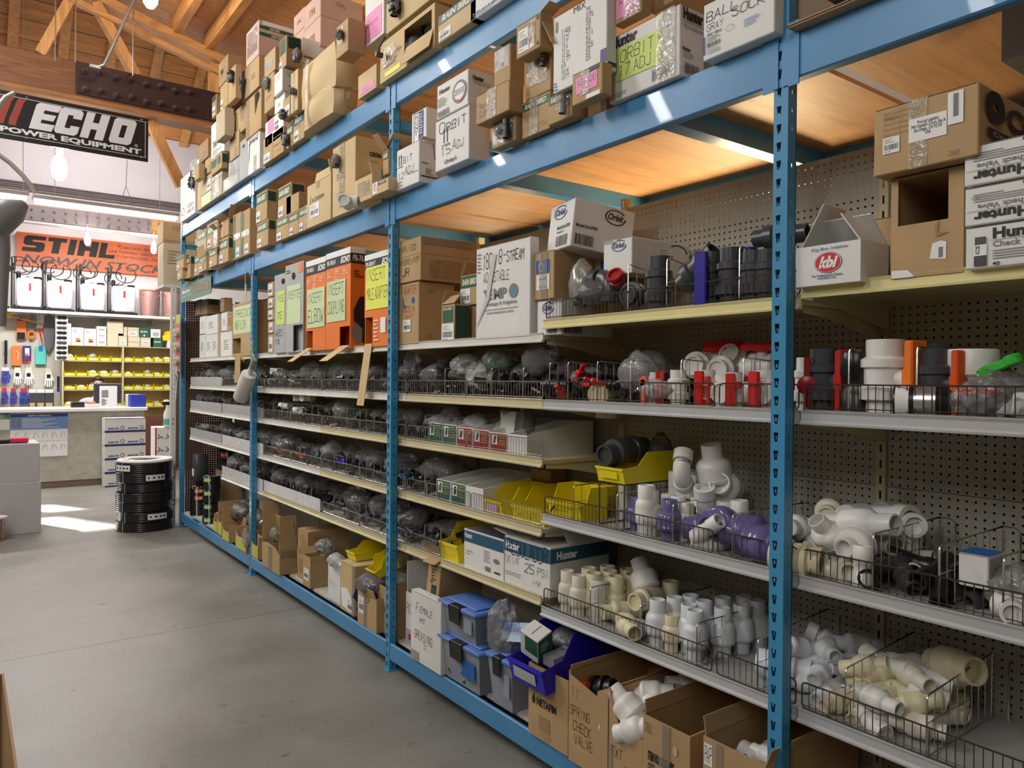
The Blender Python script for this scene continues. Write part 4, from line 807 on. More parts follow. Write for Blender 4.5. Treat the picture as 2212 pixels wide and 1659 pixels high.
hun = lo("white carton lettered Christy's and marked Orbit 15 Adj", d4, 478, 765, 890, z=ZL, row=L2, x=1.88, S_=948, mat=WB, prints=[('poly', 'f', a, .5, a+.07, .8, [(.3, 0), (.7, 0), (.7, .7), (1, .7), (.5, 1), (0, .7), (.3, .7)], BLK, 'arrow_mark') for a in (.24, .34)]+[('q', 'f', .2, .455, .45, .465, BLK), ('t', 'f', .12, .7, .92, .93, 'Orbit', GRY, 'h'), ('t', 'f', .2, .26, .48, .44, '15', GRY, 'h'), ('t', 'f', .52, .28, .86, .5, 'Adj', GRY, 'h'), ('t', 'f', .3, .06, .66, .16, "Christy's", BLK, 'bi')])
lo('white carton with a round nozzle emblem, on the marked carton', d4, 492, 757, 578, 885, row=L2, x=1.885, S_=970, mat=WB, prints=[('t', 'f', .08, .7, .44, .84, 'Hunter', BLK, 'B'), ('t', 's', .18, .72, .62, .86, 'Hunter', BLK, 'B'), ('q', 's', .18, .69, .9, .7, BLK), ('t', 's', .2, .6, .85, .66, 'The Irrigation Innovators', GRY, 'b'), ('ell', 'f', .52, .16, .97, .8, GRY, 'round_emblem'), ('ell', 'f', .58, .24, .91, .72, WHT), ('q', 'f', .56, .4, .94, .56, GRY), ('t', 'f', .57, .42, .93, .54, 'NOZZLE', WHT, 'b'), ('ring', 'f', .66, .2, .88, .36, RED, .6, (.5, 1)), ('bars', 'f', .05, .03, .42, .2), ('lines', 'f', .03, .32, .4, .6, 4, GRY)])
carton('small kraft carton peeping out beside the Orbit marked white carton', 2.2, at(*d4(560, 1480), x=2.2).y, ZL, .2, .12, .13, mat=KR, prints=[('bar', 'f', .1, .2, .5, .7)])
zt = at(*d4(1160, 905), x=1.89).z
lo('kraft carton wrapped in film with a black cross fitting', d4, 960, 1160, 905, z=ZL, row=L2, x=1.89, S_=1212, mat=KR, prints=[('q', 'f', .05, .7, .5, .95, GRN, 'printed_band'), ('q', 'f', .02, .05, .98, .95, FILM, 'clear_wrap')])
lo('kraft carton marked Mount clamp, jutting out', d4, 825, 1107, 672, 935, row=L2, x=1.84, S_=1232, mat=KR, prints=[('t', 'f', .06, .48, .42, .68, 'Mount', GRY, 'h'), ('t', 'f', .1, .2, .4, .42, 'clamp', GRY, 'h'), ('tape', 'f', .34, 0, .62, 1)])
lo('upright kraft carton with a plastic pouch at its top', d4, 977, 1117, 360, 690, row=L2, x=1.9, S_=1242, mat=KR, prints=[('q', 'f', .05, .42, .95, .98, FILW, 'plastic_pouch'), ('ell', 'f', .45, .48, .65, .6, BPV, 'black_cap')])
lo('kraft carton with green band, marked Quick and a part code', d4, 1216, 1455, 765, z=ZL, row=L2, x=1.91, d=.3, mat=KR, prints=[('q', 'f', .03, .72, .97, .93, GRN, 'printed_band'), ('t', 'f', .1, .76, .88, .9, 'RAIN BIRD', CRM, 'Bi'), ('t', 'f', .04, .56, .6, .68, 'Quick G', GRY, 'h'), ('t', 'f', .15, .42, .5, .53, '5 Ar', GRY, 'h'), ('t', 'f', .04, .14, .9, .28, 'LIMRQC50', GRY, 'h'), ('tape', 'f', .3, 0, .6, 1)])
lo('kraft carton with a black fitting taped to its upper edge', d4, 1245, 1462, 425, 762, row=L2, x=1.91, S_=1640, mat=KR, prints=[('q', 'f', .05, .72, .9, .98, DGR, 'printed_band'), ('tape', 'f', .1, .3, .9, 1)])
lo('kraft carton with two barcodes and open flap, jutting out on top', d4, 1167, 1372, 100, 395, row=L2, x=1.83, S_=1482, mat=KR, prints=[('bar', 'f', .1, .12, .55, .8), ('tape', 'f', .5, .1, .8, .9), ('q', 'f', .86, .1, .95, .2, DGR, 'corner_mark'), ('q', 'f', .86, .85, .95, .95, DGR, 'corner_mark')], flaps=[('s', 70, .06, .01, .99), ('s', 150, .12, .1, .9, .1)])
lo('kraft carton with a grey fitting taped over a green band', d4, 1437, 1642, 735, z=ZL, row=L2, x=1.89, d=.3, mat=KR, prints=[('q', 'f', .05, .66, .98, .95, GRN, 'printed_band'), ('t', 'f', .12, .72, .45, .9, 'RAIN', CRM, 'Bi'), ('tape', 'f', .35, .4, .95, 1)])
lo('white carton with a printed MIX list', l4, 182, 640, -120, 585, row=L2, x=1.86, S_=695, mat=WB, prints=[('t', 'f', .4, .9, .62, .98, 'MIX', BLK, 'n'), ('t', 'f', .17, .12, .34, .78, '7 ADJ\n12 H\n12 T\n12 F\n12 Q\n12 TT\n8 F\n10 H\n15TT', GRY, 'n'), ('t', 'f', .63, .22, .76, .88, '75\n275\n50\n65\n211\n25\n325\n25\n25', GRY, 'n'), ('q', 'f', .9, .1, 1, .26, NVY, 'blue_tab'), ('lines', 'f', .02, .02, .12, .14, 3, BLU), ('bars', 'f', .05, .78, .1, .92), ('q', 's', .1, .05, .9, .1, NVY)])
lo('small kraft carton with pink note marked XBT-20', l4, 340, 598, 515, z=ZL+.002, row=L2, x=1.83, S_=658, mat=KR, prints=[('q', 'f', .14, .3, .85, .82, PNK, 'pink_note'), ('t', 'f', .2, .52, .8, .72, 'XBT-20', BLK, 'h'), ('q', 'f', .55, .85, .9, .98, DGR, 'printed_band'), ('tape', 'f', .3, .2, .6, 1), ('q', 'f', .5, .02, .95, .16, WHT, 'torn_label')])
carton('plain kraft carton holding up the MIX list carton', 1.97, at(*l4(640, 585), x=1.97).y, ZL, .25, .3, at(*l4(640, 585), x=1.86).z-ZL-.002, mat=KD)
lo('white carton with lime note marked ORBIT 17 ADJ', l4, 662, 1262, 25, z=ZL, row=L2, x=1.92, S_=1475, mat=WB, prints=[('t', 'f', .04, .8, .42, .98, 'Hunter', BLK, 'B'), ('q', 'f', .02, .765, .9, .775, GRY), ('t', 'f', .04, .7, .3, .74, 'The Irrigation Innovators', GRY, 'b'), ('q', 'f', .11, .28, .78, .78, LIM, 'lime_note'), ('t', 'f', .17, .54, .66, .74, 'ORBIT', BLK, 'h'), ('t', 'f', .17, .33, .62, .52, '17 ADJ', BLK, 'h'), ('bars', 'f', .64, .06, .9, .22), ('q', 'f', .6, .24, .96, .246, GRY), ('lines', 'f', .03, .04, .3, .12, 4, GRY), ('t', 's', .1, .8, .9, .98, 'Hunter', BLK, 'B'), ('q', 's', .1, .765, .95, .775, GRY), ('t', 's', .1, .68, .9, .73, 'The Irrigation', GRY, 'b'), ('t', 's', .08, .36, .4, .42, 'Hunter', BLK, 'B'), ('bars', 's', .15, .05, .75, .2), ('lines', 's', .08, .26, .6, .34, 3, GRY), ('tape', 'f', .7, 0, .95, 1)])
lo('kraft carton with bright pink note at the top edge', l4, 692, 935, -230, 92, row=L2, x=1.9, S_=975, mat=KR, prints=[('q', 'f', .12, .1, .9, .62, PNK, 'pink_note'), ('t', 'f', .2, .45, .8, .58, 'XCV', BLK, 'h'), ('tape', 'f', .4, 0, .95, 1)])
lo('plain kraft carton at the top edge behind film', l4, 1000, 1200, -260, 10, row=L2, x=2.0, d=.25, mat=KR)
lo('white carton marked BALL GRAY SOCK beside the near post', l4, 1462, 2072, -260, z=ZL, row=L2, x=1.9, d=.34, mat=WB, prints=[('t', 'f', .04, .66, .5, .84, 'BALL', BLK, 'h'), ('t', 'f', .05, .48, .3, .62, 'GRAY', BLK, 'h'), ('t', 'f', .42, .55, .88, .72, 'SOCK', BLK, 'h'), ('t', 'f', .06, .4, .28, .45, 'HRC 100-C', BLK, 'b'), ('lines', 'f', .06, .3, .3, .39, 3, GRY), ('bars', 'f', .06, .2, .28, .28), ('q', 'f', .0, .1, .03, .42, NVY), ('lines', 'f', .6, .28, .85, .42, 6, BLU), ('lines', 'f', .06, .08, .3, .18, 4, GRY), ('ring', 'f', .34, .34, .46, .44, GRY, .9)])
lo('open kraft carton at the top right beyond the near post', m4, 178, 1500, -330, z=ZL, row=L2, x=1.9, d=.34, mat=KR, style='cut', cut=(.1, .3, .5, .9), prints=[('t', 'f', .2, .1, .4, .2, 'GLOV', KD, 'h')])
# ---------------------------------------------------------------- gondola top shelf, left sections
zA = SH[2, 'A']
G0 = 'far top shelf'
def gs(desc, *a, row=G0, **k): return rowed(bx(desc, *a, **k), desc, row)
bl = [('lines', 'f', .3, .3, .8, .7, 5, GRY)]
for (L, R_, T, B, md) in ((280, 328, 1428, None, 'lower'), (332, 379, 1426, None, 'lower'), (381, 434, 1420, None, 'lower'), (460, 556, 1398, None, 'lower'), (282, 328, 1270, 1425, 'upper'), (331, 435, 1254, 1420, 'upper'), (466, 516, 1236, 1398, 'upper')):
    gs(f'small white carton in the {md} tier', b4, L, R_, T, B, z=zA if B is None else None, x=2.03, d=.28, mat=WB, prints=bl)
gs('small kraft carton with dark print in the upper tier', b4, 518, 556, 1262, 1398, x=2.03, d=.28, mat=KR, prints=[('q', 'f', .1, .3, .9, .9, KD, 'printed_panel')])
gs('thin kraft carton between white ones', b4, 438, 462, 1290, z=zA, x=2.05, d=.28, mat=KR)
gs('brown carton with dark green print, on white cartons', b4, 240, 290, 1130, 1262, x=2.05, d=.28, mat=KD, prints=RB(txt=False, bar=False))
gs('brown carton with two dark green panels, on white cartons', b4, 294, 346, 1125, 1254, x=2.05, S_=456, mat=KD, prints=RB(txt=False, bar=False))
gs('brown carton with a brown picture on its end', b4, 456, 490, 1115, 1236, x=2.04, S_=562, mat=KD, prints=[('q', 'f', .15, .4, .85, .95, KP, 'printed_panel')])
t = gs('kraft carton with pale lime note and a cut-out mouth', b4, 562, 760, 1130, z=zA, x=1.99, S_=870, mat=KR, style='cut', cut=(.0, .05, .38, .34), prints=[('q', 'f', .06, .42, .98, .94, PLM, 'lime_note'), ('t', 'f', .14, .72, .9, .88, 'PREDON', BLK, 'h'), ('t', 'f', .12, .5, .6, .68, 'ABX FILISH', BLK, 'h')], flaps=[('f', 178, .26, .62, .86, .02)])
G1 = 'top shelf between posts'
for i, (T, B) in enumerate(((975, 1103), (1106, 1205), (1208, 1306), (1312, 1420), (1424, None))):
    gs(f'small labelled kraft carton, {ORD[i]} from top of the thin stack', b4, 866 if i > 2 else 862, 914, T, B, z=zA if B is None else None, row=G1, x=2.0, d=.25, mat=KR, prints=[('bar', 'f', .1, .1, .8, .85)])
gs('grey carton with lime note marked INSE TE', b4, 920, 1012, 900, z=zA, row=G1, x=1.985, d=.3, mat=GB, prints=[('q', 'f', .2, .36, .98, .78, LIM, 'lime_note'), ('t', 'f', .3, .64, .95, .74, 'INSE', BLK, 'h'), ('t', 'f', .3, .42, .8, .52, 'TE', BLK, 'h'), ('t', 'f', .1, .1, .8, .3, 'ABS\nYX', BLK, 'h'), ('ell', 'f', .68, .86, .98, .93, VOID, 'hand_hole')])
gs('grey carton with pale note marked Insert Tee and a cut mouth', b4, 1015, 1170, 798, z=zA, row=G1, x=1.98, S_=1192, mat=GB, style='cut', cut=(.45, .0, .98, .3), prints=[('q', 'f', .1, .32, .85, .76, PLM, 'pale_note'), ('t', 'f', .14, .6, .6, .7, 'INSERT', BLK, 'h'), ('t', 'f', .62, .6, .84, .7, 'TEE', BLK, 'h'), ('q', 'f', .72, .88, .94, .98, ORP, 'orange_tab'), ('lines', 'f', .05, .9, .3, .95, 2, BLK), ('ell', 'f', .38, .82, .56, .9, VOID, 'hand_hole')])
def echo(a, t_, full=False):
    p = [('q', 'f', 0, .84, 1, .94, BLK, 'printed_band'), ('q', 'f', 0, .94, 1, 1, WHT, 'printed_band'), ('t', 'f', .05, .87, .4, .92, t_, WHT, 'b'), ('t', 'f', .62, .86, .98, .925, 'ECHO', WHT, 'Bi')]
    for u, v in ((.06, .8), (.4, .82), (.7, .8), (.36, .74)): p.append(('lines', 'f', u, v-.06, u+.22, v, 3, WHT))
    return p
gs('orange carton with pale note marked Insert Elbow', b4, 1192, 1360, 760, z=zA, row=G1, x=1.975, d=.3, mat=OB, style='cut', cut=(0, .0, .36, .22), prints=echo(0, 'PB-760LN')+[('q', 'f', .08, .25, .97, .68, PLM, 'pale_note'), ('t', 'f', .14, .52, .86, .64, 'INSERT', BLK, 'h'), ('t', 'f', .14, .3, .92, .46, 'ELBOW', BLK, 'h')], flaps=[('f', 125, .17, .66, .96, .02)])
gs('orange carton with pale note marked Insert coupling and a blower picture', b4, 1362, 1572, 680, z=zA, row=G1, x=1.975, S_=1692, mat=OB, style='cut', cut=(.58, .0, .98, .22), prints=echo(0, 'PB-760LN')+[('q', 'f', .06, .28, .82, .7, PLM, 'pale_note'), ('t', 'f', .12, .55, .76, .68, 'INSERT', BLK, 'h'), ('t', 'f', .1, .36, .78, .5, 'COUPLING', BLK, 'h'), ('q', 's', 0, .84, 1, .94, BLK, 'printed_band'), ('q', 's', 0, .94, 1, 1, WHT, 'printed_band'), ('t', 's', .12, .86, .9, .925, 'PB-76', WHT, 'b'), ('lines', 's', .2, .7, .9, .78, 3, BLK), ('poly', 's', .12, .04, 1, .52, [(.1, .7), (.35, .85), (.6, .98), (1, 1), (1, .02), (.7, .06), (.35, .12), (.1, .28), (.3, .4), (.12, .5)], BLK, 'blower_picture'), ('poly', 's', .06, .05, .9, .26, [(0, .5), (.3, 1), (.9, .7), (.9, .1), (.3, 0)], GRY, 'blower_picture')], flaps=[('f', 125, .18, .03, .36, .02)])
gs('orange carton with bright yellow note marked Insert male adapter', b4, 1692, 1935, 690, z=zA, row=G1, x=1.992, d=.3, mat=OB, style='cut', cut=(0, 0, .3, .32), prints=echo(0, 'PB-580H/T')+[('q', 'f', .06, .4, .86, .86, YLP, 'yellow_note'), ('t', 'f', .1, .7, .76, .84, 'INSERT', BLK, 'h'), ('t', 'f', .1, .5, .84, .64, 'MALE ADAPTER', BLK, 'h'), ('q', 'f', .6, .14, .78, .3, WHT, 'white_label'), ('lines', 'f', .36, .05, .56, .3, 6, WHT)], flaps=[('f', 172, .38, .72, .98, .02)])
G2 = 'top shelf beside post'
gs('lower kraft carton marked Y Adapter in red', e4, 168, 336, 895, z=zA, row=G2, x=2.0, S_=640, mat=KR, prints=[('t', 'f', .1, .82, .9, .96, 'Y ADAPTER', RED, 'h'), ('poly', 'f', .2, .6, .4, .76, [(0, 1), (.2, 1), (.3, .3), (1, .2), (.9, 0), (0, 0)], BLU), ('ell', 'f', .65, .66, .8, .76, BLU), ('t', 'f', .15, .52, .8, .62, 'ANTEX', RED, 'h'), ('t', 'f', .15, .42, .75, .5, '2 WAY', RED, 'h'), ('bar', 'f', .24, .2, .62, .4), ('t', 's', .25, .82, .42, .88, 'HIPI', KD, 'B'), ('lines', 's', .2, .1, .45, .18, 2, KD)])
gs('upper kraft carton marked HIPJ-500 Hydro-pop JR with staples print', e4, 170, 352, 505, 885, row=G2, x=1.995, S_=834, mat=KR, prints=[('t', 'f', .08, .7, .8, .85, 'HIPJ-500', BLK, 'h'), ('q', 'f', 0, .6, 1, .607, KD), ('t', 'f', .05, .4, .95, .55, 'HYDRO-POP', BLK, 'h'), ('t', 'f', .15, .14, .5, .34, 'JR', BLK, 'h'), ('t', 's', .15, .06, .98, .5, '11 GAUGE STAPLES\nBLACK ANNEALED ROUND\nHEAD 100PC/BAG\n10 BAGS/BOX TOTAL', KD, 'b'), ('q', 's', 0, .6, 1, .607, KD), ('tape', 's', .0, .82, .9, 1)])
gs('small kraft carton with green panel and slanted top', e4, 527, 640, 1085, z=zA, row=G2, x=2.02, S_=775, mat=KR, prints=[('q', 'f', .12, .52, .9, .93, GRN, 'printed_panel'), ('t', 'f', .16, .84, .84, .91, 'RAIN BIRD', CRM, 'bi'), ('bar', 'f', .05, .02, .98, .48), ('q', 's', .05, .08, .95, .95, DGR, 'printed_panel')], flaps=[('f', -40, .06), ('l', -20, .08)])
zt = at(*e4(830, 1095), x=2.12).z
carton('kraft carton below the green-banded one, behind the small slanted carton', 2.13, at(*e4(830, 1095), x=2.12).y+.003, zA, .22, .15, zt-zA-.002, mat=KD)
gs('kraft carton with lettered green band and barcode', e4, 690, 832, 825, 1095, row=G2, x=2.12, d=.24, mat=KR, prints=[('q', 'f', .05, .58, .98, .95, GRN, 'printed_band'), ('t', 'f', .12, .66, .98, .86, 'RAIN BIRD', CRM, 'Bi'), ('bar', 'f', .02, .06, .62, .54)], flaps=[('b', -5, .14), ('l', -30, .08)])
gs('big white carton lettered TEMPO Drainage and Irrigation', e4, 826, 1288, 512, z=zA, row=G2, x=2.0, S_=1345, mat=WB, prints=[('t', 'f', .15, .74, .32, .93, '180', BLK, 'h'), ('t', 'f', .44, .78, .9, .94, '8-stream', BLK, 'h'), ('t', 'f', .15, .6, .64, .72, 'ADJUSTABLE', BLK, 'h'), ('t', 'f', .35, .415, .6, .53, 'MP', GRY, 'B'), ('t', 'f', .16, .415, .32, .53, 'TE', GRY, 'B'), ('ell', 'f', .64, .405, .8, .555, GRY, 'round_emblem'), ('ell', 'f', .68, .44, .76, .52, M('emblem_teal', (.05, .3, .45), .5), 'round_emblem'), ('t', 'f', .2, .34, .78, .39, 'Drainage & Irrigation', GRY, 'b'), ('q', 'f', .17, .305, .8, .311, GRY), ('t', 'f', .22, .255, .72, .29, 'www.tempoinc.com', GRY, 'b'), ('lines', 'f', .03, .72, .13, .95, 6, GRY), ('poly', 'f', .0, .1, .55, .9, [(0, 0), (.5, .4), (.75, 1), (.6, 1), (.38, .45)], M('dirt_film', (.58, .57, .55), .7), 'dirt_smear')])
ob = lambda f, a0, b0, a1, b1, c=NVY: [('ring', f, a0, b0, a1, b1, c, .88, (.08, .98)), ('t', f, a0+(a1-a0)*.14, b0+(b1-b0)*.3, a1-(a1-a0)*.12, b1-(b1-b0)*.25, 'Orbit', c, 'bi')]
gs('lower white carton with blue oval logo at shelf level', e4, 1345, 1552, 1045, z=zA, row=G2, x=2.02, d=.3, mat=WB, prints=ob('f', .22, .6, .7, .95)+[('bars', 'f', .4, .05, .85, .28), ('bars', 's', .05, .05, .4, .28)])
gs('kraft carton with blue drop logo between white cartons', e4, 1318, 1490, 625, 1042, row=G2, x=2.02, d=.26, mat=KR, prints=[('q', 'f', .12, .55, .8, .82, BLU, 'printed_panel'), ('ell', 'f', .25, .57, .5, .8, KY, 'drop_mark'), ('ell', 'f', .3, .6, .44, .74, BLU, 'drop_mark'), ('q', 'f', .15, .2, .8, .52, WHT, 'white_label'), ('t', 'f', .28, .4, .66, .47, '1E-020', GRY, 'b'), ('t', 'f', .28, .23, .66, .29, 'QTY 1.00', GRY, 'b'), ('tape', 'f', .3, 0, .7, 1)])
# the tilted white carton and its straight neighbour on the wire-front shelf
c0 = at(*e4(1625, 650), x=2.03)
carton('tilted white carton with blue oval logo, on top of the pile', 2.03, c0.y, c0.z+.028, .3, .21, .205, mat=WB, rot=(.0, .12, -.2), prints=ob('f', .18, .64, .72, .94)+[('t', 'f', .38, .42, .9, .5, 'Model No:67000', BLK, 'b'), ('t', 'f', .38, .33, .66, .39, 'Quantity: 20', BLK, 'b'), ('bars', 'f', .38, .06, .86, .28)]+ob('s', .5, .62, .85, .94, BLK)+[('t', 's', .05, .42, .4, .49, 'Model No:67000', BLK, 'b'), ('bars', 's', .05, .06, .36, .28)])
G3 = 'yellow-lipped shelf'
z1_ = SH[1, 'A']
t = gs('plain kraft carton standing behind a white one', i4, 532, 640, 330, z=z1_, row=G3, x=2.25, d=.2, mat=KY, prints=[('q', 'f', .5, .3, .9, .7, BLU, 'printed_panel'), ('ell', 'f', .1, .1, .3, .2, KD, 'small_mark')])
gs('white carton with blue oval logo, kept up by the parts around it', i4, 606, 852, 352, 668, row=G3, x=2.1, d=.34, mat=WB, prints=ob('f', .3, .64, .82, .96)+[('bar', 's', .42, .4, .72, .8), ('ring', 's', .6, .5, .95, .95, BLK, .88, (.0, .35)), ('tape', 'f', .0, .9, .6, 1)])
carton('plain carton that carries the white oval-logo carton on the yellow-lipped shelf', 2.2, at(*i4(852, 668), x=2.2).y, z1_, .2, .24, at(*i4(852, 668), x=2.1).z-z1_-.002, mat=KD)
G4 = 'right top shelf'
z0_ = SH[0, 'A']
gs('open white carton with a red oval kbi logo', n4, 268, 822, 615, z=z0_, row=G4, x=1.97, S_=1062, mat=WB, style='open', flaps=[('s', -35, .1, .0, .95), ('l', -30, .14, .1, .9), ('b', -50, .12)], prints=[('t', 'f', .25, .83, .82, .93, 'King Bros. Industries', NVY, 'i'), ('ell', 'f', .3, .28, .73, .8, NVY, 'oval_logo'), ('ell', 'f', .308, .29, .722, .79, WHT, 'oval_logo'), ('ell', 'f', .318, .3, .712, .78, RED, 'oval_logo'), ('t', 'f', .37, .4, .67, .7, 'kbi', WHT, 'Bi'), ('t', 'f', .26, .2, .74, .26, "The Professional's Choice", NVY, 'b'), ('t', 'f', .36, .14, .64, .19, 'www.kbico.com', NVY, 'bi')])
gs('brown carton with a violet-edged label behind the open white one', n4, 655, 1092, 420, z=z0_, row=G4, x=2.2, d=.2, mat=KR, prints=[('q', 'f', .1, .05, .96, .6, NVY, 'violet_border'), ('q', 'f', .12, .07, .35, .54, WHT, 'white_label'), ('bar', 'f', .4, .07, .94, .56), ('tape', 'f', .35, .6, .55, 1)])
zk = at(*n4(1100, 95), x=2.0).z
big = gs('large kraft carton with a square mouth cut into its front', n4, 1075, 1700, None, z=z0_, TL=450, row=G4, x=2.0, d=.42, mat=KR, style='cut', cut=(.1, .52, .8, .99), h=zk-z0_-.004, prints=[('poly', 'f', .56, .14, .78, .32, [(0, .1), (.15, .9), (.7, 1), (1, .9), (1, 0)], WHT, 'torn_label'), ('bars', 'f', .68, .16, .74, .26), ('poly', 'f', .02, .0, .35, .08, [(0, 0), (0, 1), (.7, .9), (1, .1), (.9, 0)], WHT, 'white_label'), ('poly', 'f', .6, .36, .82, .52, [(.1, .6), (.4, 1), (.3, .3), (1, .2), (.2, 0)], KD, 'torn_patch')])
gs('kraft carton with shipping labels and a black wheel logo on its side', m4, 930, 1830, None, TL=960, BL=1545, z=zk, row=G4, x=1.955, d=.46, mat=KR, h=at(*m4(930, 950), x=1.955).z-zk, prints=[('q', 'f', .36, 0, .54, 1, TAPE, 'packing_tape'), ('q', 'f', .36, .38, .72, .72, WHT, 'address_label'), ('t', 'f', .38, .46, .71, .68, 'ProLog Logistics\n7401 Katelyn Court, Ste A\nSan Diego, CA 92120\nUSA', BLK, 'bc'), ('bar', 'f', .1, .3, .27, .54), ('q', 'f', .73, .5, .87, .95, WHT, 'white_label'), ('bars', 'f', .78, .6, .83, .92), ('t', 'f', .12, .8, .24, .86, 'BANDED', BLK, 'h'), ('t', 'f', .74, .06, .84, .13, '340', BLK, 'h')]+[('q', 'f', a, .54, a+.004, .95, KD, 'printed_grid') for a in (.11, .27)]+[('q', 'f', .11, b, .35, b+.008, KD, 'printed_grid') for b in (.58, .66, .74, .82, .9)]+[('ring', 's', .05, .5, .3, .95, BLK, .25), ('t', 's', .32, .5, .95, .85, 'Calo', BLK, 'B'), ('q', 's', .08, .28, .9, .42, BLK, 'printed_band'), ('t', 's', .14, .31, .8, .39, 'Compression', KR, 'b')])
def chk(up_): 
    R = ('t', 'f', .3, .66, .9, .92, 'Hunter', BLK, 'B'), ('t', 'f', .3, .47, .86, .61, 'Check Valve', GRY, 'b'), ('q', 'f', .28, .63, .98, .64, GRY), ('lines', 'f', .3, .18, .9, .42, 4, GRY), ('t', 'f', .3, .04, .38, .13, '40', BLK, 'b')
    if up_: return list(R)+[('q', 'f', .1, .06, .24, .3, GPV, 'valve_picture'), ('q', 'f', .1, .3, .24, .56, WHT, 'valve_picture'), ('q', 'f', .11, .56, .23, .74, GPV, 'valve_picture'), ('t', 'f', .12, .34, .16, .54, 'H\nU', BLK, 'b')]
    return [(p[0], p[1], 1-p[4], 1-p[5], 1-p[2], 1-p[3], *(p[6:8]+(p[8]+'u',) if p[0] == 't' else p[6:])) for p in R]+[('t', 'f', .08, .66, .16, .76, 'CE', GRY, 'n'), ('q', 'f', .86, .3, .98, .96, GPV, 'valve_picture')]
hts = [at(*n4(1676, v), x=1.98).z for v in (855, 525, 192)]+[at(*m4(1735, 1258), x=1.98).z]
yL = at(*n4(1676, 700), x=1.98).y
for i in range(3):
    q = carton(f'white carton lettered Hunter Check Valve, {["bottom", "middle", "top"][i]} one of the stack of three', 1.98-.006*i, yL-.21, hts[i] if i else z0_+.001, .3, .2, hts[i+1]-(hts[i] if i else z0_)-.003, mat=WB, prints=chk(i == 0))
carton('grey carton high on the right edge behind the wheel logo carton', 2.2, at(*m4(2010, 800), x=2.2).y-.5, zk+.3, .2, .5, .2, mat=GB)
# kraft cartons beyond the far post
carton('kraft carton with dark strip, upper one of two beyond the far post', 1.83, 9.1, at(365, 524, y=9.1).z, .34, .3, at(388, 480, y=9.1).z-at(388, 524, y=9.1).z, mat=KR, prints=[('q', 's', 0, .06, 1, .14, KD, 'dark_strip'), ('t', 's', .3, .6, .8, .85, 'HIKE', KD, 'b')])
carton('worn kraft carton with print, lower one of two beyond the far post', 1.835, 9.1, 2.681, .36, .3, at(365, 524, y=9.1).z-2.683, mat=KG, amp=.012, prints=[('lines', 's', .1, .5, .5, .85, 5, KD)])
# ================================================================ floor-level cartons, totes and bins
F0 = .1595
FB = 'floor shelf'
def fl(desc, *a, row=FB, **k):
    k.setdefault('z', F0); return rowed(bx(desc, *a, **k), desc, row)
def blob_mesh(sx, sy, sz, seed, mat, sub=3, rough=.32, flat=True):
    bm = bmesh.new(); bmesh.ops.create_icosphere(bm, subdivisions=sub, radius=1); o = Vector((seed*3.1, seed*1.7, seed*.9))
    for v in bm.verts:
        p = v.co.copy(); r = 1-abs(noise.noise(p*1.6+o))*rough*1.3+noise.noise(p*4+o)*rough*.35
        q = p*r
        if q.z > .3: q.x *= 1-.35*(q.z-.3); q.y *= 1-.35*(q.z-.3)
        v.co = Vector((q.x*sx, q.y*sy, max(q.z, -.8)*sz+.8*sz if flat else q.z*sz))
    me = bpy.data.meshes.new('bag'); bm.to_mesh(me); bm.free(); me.materials.append(mat); me.polygons.foreach_set('use_smooth', [seed % 2 == 0]*len(me.polygons)); return me
def bag(label, p, sx, sy, sz, mat, group=None, rz=0, fill=None, fn=16, name='plastic_bag', fr=.012, cat='plastic bag'):
    seed = (sum(map(ord, label))*7) % 97
    if fill is None:
        o = obj(name, blob_mesh(sx, sy, sz, seed, mat)); o.location = p; o.rotation_euler.z = rz; return tag(o, label, cat, group)
    t = thing(name, label, cat, p, rz, group); obj('bag_film', blob_mesh(sx, sy, sz, seed, mat), t); r = random.Random(seed); mb = MB()
    for i in range(fn):
        a = Vector((r.uniform(-.62, .62)*sx, r.uniform(-.62, .62)*sy, r.uniform(.15, .9)*sz)); d = Vector((r.uniform(-1, 1), r.uniform(-1, 1), r.uniform(-.6, .6))).normalized()*fr*1.6
        mb.tube([a-d, a+d], fr*r.uniform(.6, 1), 7)
    o = mb.build('bagged_fittings', fill, t, smooth=50); o['kind'] = 'stuff'; return t
YKR = M('yellow_green_print', (.55, .56, .1), .6)
def ykr(desc, *a, **k): return fl(desc, *a, style='open', mat=KR, front=[(0, 0), (1, 0), (1, .75), (.8, .6), (.2, .6), (0, .75)], prints=[('q', 'f', .04, .06, .96, .58, YKR, 'printed_panel')], **k)
ykr('kraft picking carton with yellow-green front', r4, 240, 275, 450, x=1.97, S_=320)
ykr('kraft picking carton with yellow-green front and raised side', r4, 277, 313, 440, x=1.965, d=.34, flaps=[('l', 5, .1)])
ykr('kraft picking carton with yellow-green front and a black bottle', r4, 316, 375, 545, x=1.94, S_=520, flaps=[('l', 0, .14), ('b', 0, .06)])
ykr('low kraft picking carton with lettered yellow-green front', r4, 430, 520, 590, x=1.94, d=.34)
ykr('kraft picking carton with yellow-green front partly behind the blue post', r4, 562, 622, 640, x=1.95, S_=655)
fl('open kraft carton with tall raised flaps and brown tape', r4, 655, 806, 735, x=1.93, S_=957, style='open', prints=[('tape', 'f', .35, 0, .6, .9), ('tape', 's', 0, .6, .9, .9)], front=[(0, 0), (1, 0), (1, .7), (.72, .95), (.3, 1), (0, .92)], flaps=[('l', 2, .3), ('s', -4, .24), ('b', -10, .2)])
